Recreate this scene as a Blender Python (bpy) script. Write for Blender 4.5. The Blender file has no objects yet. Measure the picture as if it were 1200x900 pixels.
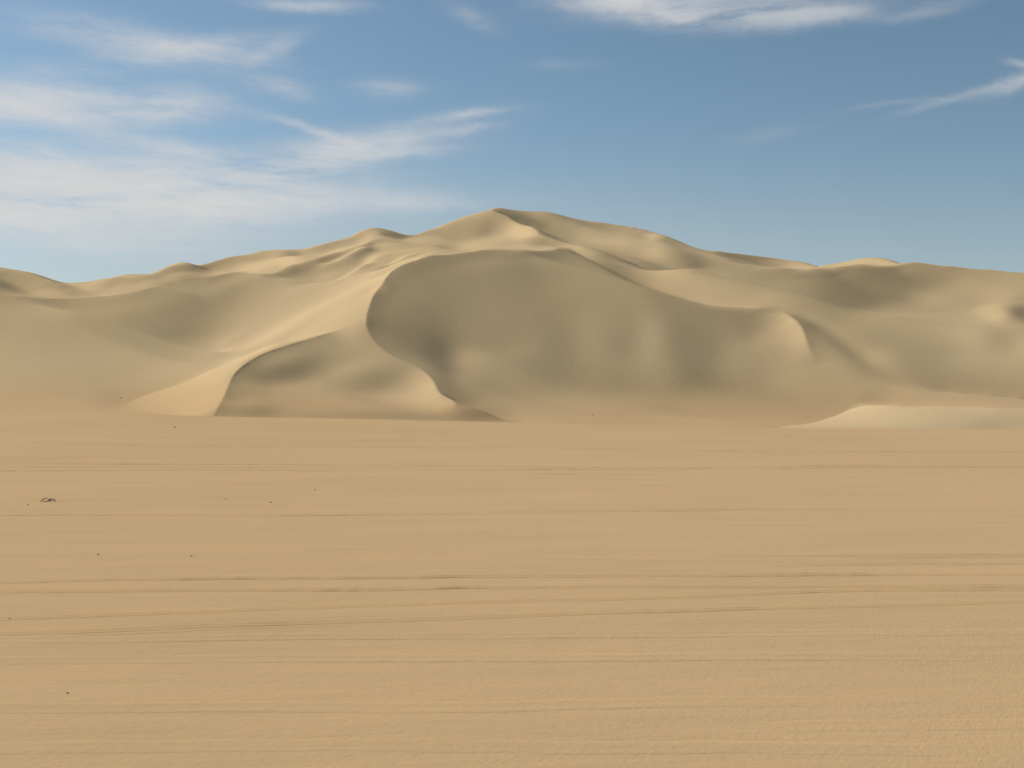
import bpy, math, random
import numpy as np

# =====================================================================
#  Desert: flat sand plain with tyre tracks, dune massif behind it
# =====================================================================
scene = bpy.context.scene
COL = scene.collection
rnd = random.Random(7)

FOC = 1287.0      # focal length in pixels of a 1200 px wide picture
CAM_H = 3.5       # eye height above the plain
HOR = 478.0       # horizon row

SUN_EL, SUN_AZ = math.radians(33), math.radians(27)      # azimuth from -X towards +Y
SUN_DIR = np.array([-math.cos(SUN_EL) * math.cos(SUN_AZ), math.cos(SUN_EL) * math.sin(SUN_AZ), math.sin(SUN_EL)])

# ------------------------------------------------------------ helpers
def link(o):
    COL.objects.link(o)
    return o

def tag(o, label=None, cat=None, group=None, kind=None):
    if label: o['label'] = label
    if cat: o['category'] = cat
    if group: o['group'] = group
    if kind: o['kind'] = kind
    return o

def mesh_object(name, verts, faces, mat, parent=None, smooth=True):
    me = bpy.data.meshes.new(name)
    verts = np.asarray(verts, np.float32)
    faces = np.asarray(faces, np.int32)
    k = faces.shape[1]
    me.vertices.add(len(verts)); me.vertices.foreach_set('co', verts.ravel())
    me.loops.add(faces.size); me.loops.foreach_set('vertex_index', faces.ravel())
    me.polygons.add(len(faces))
    me.polygons.foreach_set('loop_start', np.arange(0, faces.size, k, dtype=np.int32))
    me.polygons.foreach_set('use_smooth', np.full(len(faces), smooth))
    me.update(calc_edges=True); me.validate()
    me.materials.append(mat)
    o = bpy.data.objects.new(name, me)
    link(o)
    if parent: o.parent = parent
    return o

def grid_faces(nr, nc):
    i, j = np.meshgrid(np.arange(nr - 1), np.arange(nc - 1), indexing='ij')
    v = i * nc + j
    return np.stack([v, v + 1, v + nc + 1, v + nc], -1).reshape(-1, 4)

def smooth01(x):
    x = np.clip(x, 0, 1)
    return x * x * (3 - 2 * x)

# smooth value noise in 2D (numpy)
_P = np.random.RandomState(3).rand(256, 256)
def vnoise(x, y):
    x = np.asarray(x, float); y = np.asarray(y, float)
    xi = np.floor(x).astype(int); yi = np.floor(y).astype(int)
    fx = x - xi; fy = y - yi
    fx = fx * fx * (3 - 2 * fx); fy = fy * fy * (3 - 2 * fy)
    g = lambda a, b: _P[a & 255, b & 255]
    return (g(xi, yi) * (1 - fx) + g(xi + 1, yi) * fx) * (1 - fy) + (g(xi, yi + 1) * (1 - fx) + g(xi + 1, yi + 1) * fx) * fy

# ------------------------------------------------------------ materials
def nodes_of(m):
    m.use_nodes = True
    nt = m.node_tree
    for n in list(nt.nodes): nt.nodes.remove(n)
    out = nt.nodes.new('ShaderNodeOutputMaterial')
    b = nt.nodes.new('ShaderNodeBsdfPrincipled')
    nt.links.new(b.outputs[0], out.inputs[0])
    return nt, b

def N(nt, t, **kw):
    n = nt.nodes.new(t)
    for k, v in kw.items():
        if k.startswith('i_'):
            n.inputs[k[2:].replace('_', ' ')].default_value = v
        else:
            setattr(n, k, v)
    return n

def math_node(nt, op, a, b=None, c=None, clamp=False):
    n = nt.nodes.new('ShaderNodeMath'); n.operation = op; n.use_clamp = clamp
    for i, v in enumerate((a, b, c)):
        if v is None: continue
        if isinstance(v, (int, float)): n.inputs[i].default_value = v
        else: nt.links.new(v, n.inputs[i])
    return n.outputs[0]

def ramp(nt, fac, stops):
    r = nt.nodes.new('ShaderNodeValToRGB')
    r.color_ramp.elements[0].position, r.color_ramp.elements[0].color = stops[0][0], (*stops[0][1], 1)
    r.color_ramp.elements[1].position, r.color_ramp.elements[1].color = stops[-1][0], (*stops[-1][1], 1)
    for p, c in stops[1:-1]:
        e = r.color_ramp.elements.new(p); e.color = (*c, 1)
    nt.links.new(fac, r.inputs[0])
    return r.outputs[0]

SAND = np.array([0.470, 0.307, 0.152])

def sand_material(name, tint, ripple, patch, grain, streaks, pale=None, pale_from=-1.0, pale_to=15.0):
    """tint scales the base sand colour; ripple / patch / streaks switch relief on."""
    m = bpy.data.materials.new(name)
    nt, b = nodes_of(m)
    L = nt.links
    b.inputs['Roughness'].default_value = 1.0
    b.inputs['Specular IOR Level'].default_value = 0.0
    tc = N(nt, 'ShaderNodeTexCoord')
    co = tc.outputs['Object']
    # large soft colour drift, middle patches and grain (all of them real sand colours)
    big = N(nt, 'ShaderNodeTexNoise', i_Scale=0.022, i_Detail=3.0, i_Roughness=0.5); L.new(co, big.inputs['Vector'])
    mp = N(nt, 'ShaderNodeMapping'); mp.inputs['Scale'].default_value = (0.12, 0.5, 0.5); L.new(co, mp.inputs['Vector'])
    mid = N(nt, 'ShaderNodeTexNoise', i_Scale=1.0, i_Detail=5.0, i_Roughness=0.55); L.new(mp.outputs[0], mid.inputs['Vector'])
    fine = N(nt, 'ShaderNodeTexNoise', i_Scale=grain, i_Detail=4.0, i_Roughness=0.7); L.new(co, fine.inputs['Vector'])
    v = math_node(nt, 'MULTIPLY_ADD', big.outputs[0], 0.22, 0.89)
    v = math_node(nt, 'ADD', v, math_node(nt, 'MULTIPLY_ADD', mid.outputs[0], patch, -patch * .5))
    v = math_node(nt, 'ADD', v, math_node(nt, 'MULTIPLY_ADD', fine.outputs[0], 0.14, -0.07))
    c = N(nt, 'ShaderNodeMix', data_type='RGBA', blend_type='MIX')
    L.new(big.outputs[0], c.inputs['Factor'])
    base = SAND * np.array(tint)
    c.inputs[6].default_value = (*(base * [1.03, 1.0, 0.95]), 1)
    c.inputs[7].default_value = (*(base * [0.975, 1.0, 1.05]), 1)
    vm = N(nt, 'ShaderNodeVectorMath', operation='SCALE'); L.new(c.outputs[2], vm.inputs[0]); L.new(v, vm.inputs['Scale'])
    col = vm.outputs[0]
    if pale is not None:
        # finer, paler sand higher up the dunes; the coarse tan sand of the plain laps round their feet
        sx = N(nt, 'ShaderNodeSeparateXYZ'); L.new(co, sx.inputs[0])
        zz = math_node(nt, 'ADD', sx.outputs[2], math_node(nt, 'MULTIPLY_ADD', big.outputs[0], 5.0, -2.5))
        mr_ = N(nt, 'ShaderNodeMapRange', interpolation_type='SMOOTHSTEP'); L.new(zz, mr_.inputs[0]); mr_.inputs[1].default_value = pale_from; mr_.inputs[2].default_value = pale_to
        pm = N(nt, 'ShaderNodeMix', data_type='RGBA', blend_type='MULTIPLY'); L.new(mr_.outputs[0], pm.inputs['Factor']); L.new(col, pm.inputs[6]); pm.inputs[7].default_value = (*pale, 1)
        col = pm.outputs[2]
    L.new(col, b.inputs['Base Color'])
    h = None
    if ripple:
        # wind ripples: short crests a few centimetres apart, slanting across the view
        mr = N(nt, 'ShaderNodeMapping', vector_type='TEXTURE'); mr.inputs['Rotation'].default_value = (0, 0, math.radians(62)); mr.inputs['Scale'].default_value = (1 / 5.0, 1 / 19.0, 1.0); L.new(co, mr.inputs['Vector'])
        w = N(nt, 'ShaderNodeTexNoise', i_Scale=1.0, i_Detail=2.5, i_Roughness=0.5, i_Distortion=0.5)
        L.new(mr.outputs[0], w.inputs['Vector'])
        pn = N(nt, 'ShaderNodeTexNoise', i_Scale=0.35, i_Detail=3.0); L.new(co, pn.inputs['Vector'])
        amp = math_node(nt, 'MULTIPLY_ADD', pn.outputs[0], 1.5, -0.2, clamp=True)
        h = math_node(nt, 'MULTIPLY', math_node(nt, 'MULTIPLY', w.outputs[0], amp), ripple)
        h = math_node(nt, 'ADD', h, math_node(nt, 'MULTIPLY', mid.outputs[0], 0.10))
        h = math_node(nt, 'ADD', h, math_node(nt, 'MULTIPLY', fine.outputs[0], 0.006))
    else:
        sm = N(nt, 'ShaderNodeMapping'); sm.inputs['Scale'].default_value = (0.9, 0.16, 0.10); L.new(co, sm.inputs['Vector'])
        sn = N(nt, 'ShaderNodeTexNoise', i_Scale=1.0, i_Detail=5.0, i_Roughness=0.55); L.new(sm.outputs[0], sn.inputs['Vector'])
        h = math_node(nt, 'MULTIPLY', sn.outputs[0], streaks)
        h = math_node(nt, 'ADD', h, math_node(nt, 'MULTIPLY', fine.outputs[0], 0.05))
    bp = N(nt, 'ShaderNodeBump'); bp.inputs['Strength'].default_value = 1.0; bp.inputs['Distance'].default_value = 1.0
    L.new(h, bp.inputs['Height']); L.new(bp.outputs[0], b.inputs['Normal'])
    return m

M_PLAIN = sand_material('plain_sand', (1.0, 1.0, 1.0), 0.0055, 0.09, 9.0, 0)
M_DUNE = sand_material('dune_sand', (1.0, 1.0, 1.0), 0, 0.03, 2.2, 0.012, (1.11, 1.195, 1.28))
M_LOW = sand_material('pale_sand', (1.0, 1.0, 1.0), 0, 0.03, 2.2, 0.012, (1.13, 1.215, 1.30), -4.0, 0.5)
M_TRACK = sand_material('churned_sand', (0.975, 0.955, 0.92), 0.0055, 0.09, 14.0, 0)

def plain_material(name, col, rough=0.9, nscale=20.0):
    m = bpy.data.materials.new(name)
    nt, b = nodes_of(m)
    tc = N(nt, 'ShaderNodeTexCoord')
    n = N(nt, 'ShaderNodeTexNoise', i_Scale=nscale, i_Detail=4.0); nt.links.new(tc.outputs['Object'], n.inputs['Vector'])
    c = np.array(col)
    nt.links.new(ramp(nt, n.outputs[0], [(0.3, tuple(c * .6)), (0.7, tuple(c * 1.4))]), b.inputs['Base Color'])
    b.inputs['Roughness'].default_value = rough
    return m
M_STONE = plain_material('dark_stone', (0.25, 0.175, 0.105), 0.85, 30)
M_TWIG = plain_material('dry_twig', (0.060, 0.042, 0.026), 0.9, 40)
M_DRIFT = M_PLAIN

# ------------------------------------------------------------ the plain
def brink_z(u):
    v = np.interp(u, [-400, -60, 0, 150, 300, 450, 600, 750, 900, 1050, 1260, 1700],
                  [482, 484.5, 485, 485.5, 489, 491.5, 495, 499, 502, 503, 504.5, 506])
    return CAM_H - (v - HOR) / FOC * 190

def plain_z(X, Y):
    """Height of the sand plain: level round the camera, easing to the low brink 190 m out, dropping behind it."""
    X = np.asarray(X, float); Y = np.asarray(Y, float)
    bz = brink_z(600 + FOC * X / 190.0)
    t = smooth01((Y - 70) / 150.0) / smooth01(np.array(120 / 150.0))
    z = bz * np.minimum(t, 1.0)
    z = np.where(Y > 190, bz - 0.16 * (Y - 190), z)
    z = np.where(Y > 190, np.maximum(z, -2.2), z)
    und = (vnoise(X / 9.0 + 31, Y / 5.0 + 7) - .5) * 0.10 + (vnoise(X / 3.1 + 3, Y / 2.2) - .5) * 0.03
    return z + und * (np.abs(Y) < 150)

def spaced(a0, steps):
    out = [a0]
    for lim, st in steps:
        while out[-1] < lim: out.append(out[-1] + st)
    return out
py = spaced(-12, [(8, 1.0), (40, .3), (90, .7), (188, 2.0)])
py = [-9000, -3000, -1000, -300, -100, -40] + py + [189.2, 190, 191, 193, 196, 200, 206, 215, 230, 260, 300, 400, 600, 900, 1500, 3000, 6000, 12000]
pxh = spaced(0.0, [(22, .45), (80, 1.3), (200, 4)]) + [230, 280, 350, 500, 800, 1500, 3000, 6000, 12000]
pxs = np.r_[-np.array(pxh[:0:-1]), pxh]; pys = np.array(py)
GX, GY = np.meshgrid(pxs, pys)
GZ = plain_z(GX, GY)
plain = mesh_object('ground', np.stack([GX, GY, GZ], -1).reshape(-1, 3), grid_faces(*GX.shape), M_PLAIN)
tag(plain, kind='structure', label='flat tan sand plain crossed by tyre tracks in front of the dunes')

def on_plain(u, v):
    """Points of the plain that lie in the directions (u, v) from the eye."""
    a = (np.asarray(u, float) - 600) / FOC; s = (np.asarray(v, float) - HOR) / FOC
    Y = CAM_H / s
    for _ in range(60):
        Y = .5 * Y + .5 * np.maximum(2.0, (CAM_H - plain_z(a * Y, Y)) / s)
    Y = np.minimum(Y, 189)
    return np.stack([a * Y, Y, plain_z(a * Y, Y)], -1)

# ------------------------------------------------------------ dune massif
# crest and foot lines of the dunes: direction (u, v) seen from the camera spot, and distance in metres
A=[(-60.0,344.0,309.0),(-30.0,345.0,309.3),(0.0,346.0,309.4),(12.5,347.0,309.0),(25.0,348.0,308.5),(46.0,349.5,308.2),(67.0,351.0,308.2),(83.5,350.5,308.5),(100.0,350.0,308.3),(112.5,349.0,308.0),(125.0,348.0,307.9),(137.5,346.3,307.9),(150.0,344.7,308.1),(158.5,342.9,308.6),(167.0,341.0,309.0),(175.0,339.0,310.1),(183.0,337.0,311.3),(196.5,334.4,313.1),(210.0,331.7,314.5),(224.0,328.9,315.7),(238.0,326.0,316.7),(250.5,323.8,317.4),(263.0,321.7,318.4),(269.0,320.4,319.3),(275.0,319.0,319.6),(280.0,318.5,319.7),(285.0,318.0,319.6),(289.0,319.0,318.6),(293.0,320.0,317.7),(300.0,321.5,316.4),(307.0,323.0,314.9),(314.5,325.2,313.0),(322.0,327.5,311.1),(330.0,330.2,309.0),(338.0,333.0,306.8),(344.0,333.5,305.9),(350.0,334.0,304.8),(365.0,332.8,303.3),(380.0,331.5,301.0),(396.5,327.8,299.2),(413.0,324.0,298.5),(421.5,322.0,298.3),(430.0,320.0,298.9),(438.5,317.8,300.6),(447.0,315.5,303.4),(451.0,313.6,306.8),(455.0,311.7,309.8),(461.5,308.9,309.8),(468.0,306.0,309.8),(474.0,304.0,309.8),(480.0,302.0,309.8),(488.5,299.8,309.8),(497.0,297.5,309.6),(505.0,296.0,308.0),(513.0,294.5,307.4),(521.5,293.8,307.9),(530.0,293.0,309.0),(542.5,292.4,308.2),(555.0,291.8,307.4)]
BL=[(428.0,383.0,247.9),(428.5,377.5,250.1),(429.0,372.0,252.4),(431.0,366.0,254.9),(433.0,360.0,257.7),(435.0,355.0,260.1),(437.0,350.0,262.4),(440.0,345.0,264.9),(443.0,340.0,267.4),(447.5,334.0,270.2),(452.0,328.0,272.9),(456.0,324.0,275.0),(460.0,320.0,276.9),(464.0,317.0,278.0),(468.0,314.0,279.0),(474.0,311.8,280.2),(480.0,309.5,281.3),(485.0,307.8,282.1),(490.0,306.0,283.0),(493.5,304.2,283.8),(497.0,302.5,284.9)]
BR=[(673.0,292.5,299.4),(681.5,298.2,297.0),(690.0,304.0,294.6),(698.5,309.5,292.6),(707.0,315.0,289.6),(715.0,319.5,286.3),(723.0,324.0,284.1),(731.5,327.5,282.5),(740.0,331.0,280.8),(747.5,333.5,278.9),(755.0,336.0,276.5),(769.0,340.8,272.7),(783.0,345.5,268.8),(795.5,349.2,266.3),(808.0,353.0,264.9),(820.5,355.8,263.6),(833.0,358.5,262.6),(841.5,359.2,262.3),(850.0,360.0,262.1),(862.5,360.8,261.5),(875.0,361.5,260.8),(881.5,361.5,261.2),(888.0,361.5,260.6),(899.0,360.8,260.0),(910.0,360.0,259.4)]
BT=[(497.0,302.5,284.7),(502.0,301.8,285.3),(507.0,301.0,285.7),(512.5,301.0,285.9),(518.0,301.0,286.3),(524.0,300.0,286.8),(530.0,299.0,287.4),(538.5,298.0,288.1),(547.0,297.0,288.9),(555.0,295.8,289.5),(563.0,294.5,290.3),(574.0,294.0,290.7),(585.0,293.5,291.2),(596.0,293.8,292.0),(607.0,294.0,293.6),(623.5,294.2,295.3),(640.0,294.5,296.6),(645.0,293.8,297.4),(650.0,293.0,298.0),(653.5,292.0,298.6),(657.0,291.0,299.1),(662.0,291.0,299.1),(667.0,291.0,298.7),(670.0,291.8,298.3),(673.0,292.5,297.9)]
DS=[(443.0,268.0,402.2),(441.5,270.5,399.4),(440.0,273.0,396.6),(446.0,275.2,394.6),(452.0,277.5,392.6),(461.0,279.0,392.6),(470.0,280.5,392.6),(478.5,278.2,400.2),(487.0,276.0,407.8)]
GP=[(576.0,246.3,437.3),(578.0,247.9,432.7),(580.0,249.5,427.6),(585.0,251.0,423.8),(590.0,252.5,421.0),(596.0,256.2,416.5),(602.0,260.0,411.7),(607.0,262.5,407.3),(612.0,265.0,402.4),(617.5,266.0,399.4),(623.0,267.0,396.0),(625.5,269.0,392.6),(628.0,271.0,389.5),(630.0,273.5,385.4),(632.0,276.0,380.5),(638.5,277.5,374.2),(645.0,279.0,369.5),(651.0,281.0,363.2),(657.0,283.0,357.1),(664.5,286.5,347.5),(672.0,290.0,337.5),(674.0,291.5,335.6),(676.0,293.0,333.2)]
H=[(752.0,315.5,338.2),(763.5,316.0,339.8),(775.0,316.5,341.4),(784.0,315.8,343.0),(793.0,315.0,344.6),(803.0,314.3,346.2),(813.0,313.7,347.8),(823.0,313.1,348.6),(833.0,312.5,349.4),(845.5,312.2,349.8),(858.0,312.0,350.2),(870.5,312.4,350.2),(883.0,312.7,350.2),(891.5,313.5,350.2),(900.0,314.3,350.2),(906.5,315.1,349.8),(913.0,316.0,349.4),(930.0,316.6,349.0),(947.0,317.2,348.6),(955.0,316.9,348.6),(963.0,316.7,348.6),(971.5,315.9,348.6),(980.0,315.0,348.6),(988.5,314.0,348.6),(997.0,313.0,348.6),(1002.5,312.5,348.6),(1008.0,312.0,348.6),(1014.0,312.5,349.0),(1020.0,313.0,349.4),(1029.0,313.8,350.2),(1038.0,314.5,351.0),(1046.5,313.8,351.8),(1055.0,313.0,352.6),(1061.5,311.6,353.4),(1068.0,310.3,354.2),(1074.0,310.1,354.2),(1080.0,310.0,354.2),(1090.0,311.0,353.4),(1100.0,312.0,352.6),(1112.5,313.4,351.8),(1125.0,314.8,351.0),(1137.5,315.8,350.2),(1150.0,316.7,349.4),(1162.5,317.9,348.6),(1175.0,319.0,347.8),(1187.5,320.1,347.0),(1200.0,321.3,346.2),(1250.0,325.6,343.8),(1300.0,330.0,341.4)]
I=[(905.0,501.5,193.8),(910.0,501.0,194.4),(915.0,500.5,196.9),(932.5,498.2,202.4),(950.0,496.0,207.5),(962.5,492.5,211.2),(975.0,489.0,214.7),(983.5,484.5,217.6),(992.0,480.0,220.1),(998.5,477.8,221.3),(1005.0,475.5,221.7),(1012.5,474.8,221.3),(1020.0,474.0,219.4),(1035.0,474.5,216.2),(1050.0,475.0,214.4),(1075.0,475.5,213.5),(1100.0,476.0,211.4),(1125.0,476.5,208.9),(1150.0,477.0,206.7),(1175.0,478.0,205.2),(1200.0,479.0,204.8),(1250.0,480.5,205.8),(1300.0,482.0,206.9)]
J=[(246.0,492.0,191.8),(248.2,489.5,192.7),(250.5,487.0,194.2),(256.2,477.5,198.6),(262.0,468.0,204.4),(265.0,459.0,210.1),(268.0,450.0,215.2),(270.5,444.0,219.1),(273.0,438.0,222.3),(277.5,433.0,224.5),(282.0,428.0,226.5),(289.5,423.0,228.8),(297.0,418.0,231.0),(305.0,414.5,232.8),(313.0,411.0,234.5),(321.5,408.0,235.9),(330.0,405.0,237.3),(340.0,402.0,239.1),(350.0,399.0,240.7),(361.0,396.0,242.7),(372.0,393.0,244.7),(387.0,388.8,247.6),(402.0,384.5,250.4)]
JB=[(402.0,384.5,250.2),(406.0,384.0,250.1),(410.0,383.5,249.8),(415.0,383.2,249.2),(420.0,383.0,248.6),(424.0,383.0,248.2),(428.0,383.0,248.1)]
K=[(428.0,383.0,248.0),(431.0,389.5,245.6),(434.0,396.0,243.1),(439.0,402.0,240.7),(444.0,408.0,238.3),(452.0,413.0,235.9),(460.0,418.0,233.8),(468.0,421.5,232.2),(476.0,425.0,230.8),(482.0,427.5,229.8),(488.0,430.0,228.7),(494.0,434.5,226.6),(500.0,439.0,224.3),(504.0,443.5,222.0),(508.0,448.0,219.6),(510.0,452.0,217.3),(512.0,456.0,215.0),(515.0,460.0,212.4),(518.0,464.0,209.7),(523.0,466.5,207.5),(528.0,469.0,205.1),(532.0,473.5,201.8),(536.0,478.0,198.8),(538.5,482.0,196.9),(541.0,486.0,195.7),(537.5,490.0,194.4),(534.0,494.0,193.0)]
K2=[(528.0,469.0,211.0),(536.5,471.5,210.2),(545.0,474.0,209.4),(552.5,476.5,208.6),(560.0,479.0,207.8),(568.5,482.5,206.2),(577.0,486.0,204.6),(584.5,489.8,202.3),(592.0,493.5,200.0)]
LT=[(150.0,470.0,234.6),(154.0,468.5,236.2),(158.0,467.0,237.4),(172.0,462.5,240.0),(186.0,458.0,241.3),(198.0,454.0,241.3),(210.0,450.0,241.5),(221.5,444.8,242.3),(233.0,439.5,243.7),(244.5,434.8,244.4),(256.0,430.0,245.1),(268.0,425.5,246.7),(280.0,421.0,250.9),(290.0,416.8,251.8),(300.0,412.5,249.2)]
M=[(307.0,323.0,338.2),(314.5,321.0,339.0),(322.0,319.0,339.8),(330.0,316.5,340.6),(338.0,314.0,341.4),(346.5,312.0,342.2),(355.0,310.0,343.0),(363.5,307.0,344.2),(372.0,304.0,345.4),(376.0,302.8,345.8),(380.0,301.5,346.2),(388.5,299.2,347.4),(397.0,297.0,348.6),(405.0,294.3,349.8),(413.0,291.7,351.0),(420.0,289.4,352.2),(427.0,287.0,353.4),(433.5,286.2,354.6),(440.0,285.5,355.8),(447.5,285.8,357.0),(455.0,286.2,358.2),(467.5,286.9,359.4),(480.0,287.5,360.6),(492.5,287.8,360.6),(505.0,288.0,360.6),(517.5,288.4,360.6),(530.0,288.7,360.6),(537.5,289.4,360.6),(545.0,290.0,360.6)]
MS=[(427.0,287.3,353.4),(430.0,284.9,355.4),(433.0,282.5,357.4),(440.0,282.2,359.8),(447.0,282.0,362.2),(455.0,281.8,364.6),(463.0,281.7,367.0),(469.0,282.9,367.8),(475.0,284.0,368.6)]
N_=[(1105.0,458.0,222.4),(1115.0,458.8,222.9),(1125.0,459.5,223.0),(1143.5,460.8,222.7),(1162.0,462.0,222.0),(1181.0,464.0,221.3),(1200.0,466.0,220.4),(1250.0,468.0,220.4),(1300.0,470.0,220.8)]
NOSE=[(910.0,360.0,266.0),(916.0,364.5,262.9),(922.0,369.0,259.6),(927.0,374.0,257.0),(932.0,379.0,254.7),(935.5,383.5,253.0),(939.0,388.0,251.2),(941.0,392.5,249.3),(943.0,397.0,247.7),(944.5,402.0,246.1),(946.0,407.0,244.4),(949.0,412.5,242.6),(952.0,418.0,240.8),(955.0,423.0,239.3),(958.0,428.0,237.7)]
SKY_D=[(350.0,297.0,392.6),(356.5,295.0,393.4),(363.0,293.0,394.2),(371.5,290.5,395.0),(380.0,288.0,395.8),(388.5,285.5,396.6),(397.0,283.0,397.4),(405.0,280.9,398.2),(413.0,278.7,399.0),(421.5,273.7,399.8),(430.0,268.7,400.6),(433.5,268.2,401.0),(437.0,267.8,401.4),(440.0,267.9,401.8),(443.0,268.0,402.2),(449.0,269.5,403.0),(455.0,271.0,403.8),(463.5,272.5,405.0),(472.0,274.0,406.2),(479.5,275.0,407.0),(487.0,276.0,407.8)]
SKY_F=[(93.0,334.5,379.8),(111.5,331.6,383.0),(130.0,328.7,386.2),(131.5,328.1,386.6),(133.0,327.5,387.0),(137.5,326.8,387.4),(142.0,326.0,387.8),(150.0,325.5,388.6),(158.0,325.0,389.4),(170.5,323.5,390.2),(183.0,322.0,391.0),(185.5,320.5,391.8),(188.0,319.0,392.6),(190.5,317.5,393.0),(193.0,316.0,393.4),(196.5,315.2,393.8),(200.0,314.4,394.2),(213.5,313.7,395.4),(227.0,313.0,396.6),(237.0,311.2,397.4),(247.0,309.5,398.2),(259.5,306.2,399.4),(272.0,303.0,400.6),(284.5,300.5,401.8),(297.0,298.0,403.0),(308.5,296.5,404.2),(320.0,295.0,405.4),(329.0,295.1,406.2),(338.0,295.3,407.0),(347.5,295.7,407.8),(357.0,296.0,408.6)]
SKY_G=[(470.0,281.0,404.6),(478.5,278.5,407.4),(487.0,276.0,410.2),(500.0,271.8,415.4),(513.0,267.5,420.6),(525.5,262.8,425.4),(538.0,258.0,430.2),(546.5,255.4,433.0),(555.0,252.8,435.8),(563.8,250.4,438.2),(572.5,248.0,440.6),(574.2,247.2,441.0),(576.0,246.3,441.4)]
SKY_GR=[(576.0,246.3,441.4),(583.0,246.2,441.8),(590.0,246.0,442.2),(603.5,246.5,442.6),(617.0,247.0,443.0),(628.5,249.0,443.0),(640.0,251.0,443.0),(648.5,253.0,443.0),(657.0,255.0,443.0),(669.5,257.5,442.6),(682.0,260.0,442.2),(694.5,261.4,440.6),(707.0,262.7,439.0),(723.5,264.7,435.0),(740.0,266.7,431.0),(751.0,269.2,427.8),(762.0,271.7,424.6),(765.0,272.7,423.8),(768.0,273.7,423.0),(775.5,276.4,419.8),(783.0,279.0,416.6),(795.5,284.0,410.6),(808.0,289.0,404.6),(820.5,292.5,399.4),(833.0,296.0,394.2),(839.0,298.5,389.4),(845.0,301.0,384.6),(855.0,305.8,377.4),(865.0,310.5,370.2)]
SKY_L0=[(-60.0,306.0,376.6),(-30.0,311.0,376.6),(0.0,316.0,376.6),(20.0,319.5,376.6),(40.0,323.0,376.6),(48.5,325.5,377.0),(57.0,328.0,377.4),(66.0,330.5,377.8),(75.0,333.0,378.2),(84.0,333.8,379.0),(93.0,334.5,379.8)]
SKY_Q=[(824.0,298.5,415.0),(830.0,297.6,417.4),(836.0,296.6,419.8),(843.0,296.8,420.2),(850.0,296.9,420.6),(865.0,298.7,420.6),(880.0,300.5,420.6),(890.0,301.8,420.6),(900.0,303.0,420.6),(910.0,304.5,420.6),(920.0,306.0,420.6),(930.0,308.0,420.6),(940.0,310.0,420.6),(947.5,311.6,420.6),(955.0,313.3,420.6),(965.0,316.6,420.6),(975.0,320.0,420.6)]
SKY_T=[(940.0,318.0,386.2),(950.0,315.5,386.6),(960.0,313.0,387.0),(970.0,311.3,387.4),(980.0,309.7,387.8),(992.5,307.9,388.2),(1005.0,306.0,388.6),(1013.5,305.5,388.6),(1022.0,305.0,388.6),(1030.0,305.5,388.6),(1038.0,306.0,388.6),(1042.5,307.4,388.6),(1047.0,308.7,388.6),(1051.5,310.6,388.6),(1056.0,312.5,388.6),(1065.5,316.2,388.6),(1075.0,320.0,388.6)]
VR=[(910.0,360.0,257.4),(922.5,364.5,258.6),(935.0,369.0,259.8),(945.0,374.5,260.6),(955.0,380.0,261.4),(961.5,384.0,260.6),(968.0,388.0,259.8),(975.0,392.5,257.8),(982.0,397.0,255.8),(991.0,404.5,251.8),(1000.0,412.0,247.8),(1008.5,419.0,244.2),(1017.0,426.0,240.6),(1026.0,430.5,237.8),(1035.0,435.0,235.0),(1047.5,439.5,232.2),(1060.0,444.0,229.4),(1072.5,448.0,226.6),(1085.0,452.0,223.8),(1095.0,455.0,221.8),(1105.0,458.0,219.8)]
CURVES = [(c, 0) for c in (J, JB, BL, BT, N_, I, K[:-1], K2, A, M, MS, SKY_L0 + SKY_F[1:], SKY_D, DS, SKY_G, SKY_GR, GP, SKY_Q, SKY_T, H)] + [(VR, .15), (BR, .25), (NOSE, .03), (LT, .05)]

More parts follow.
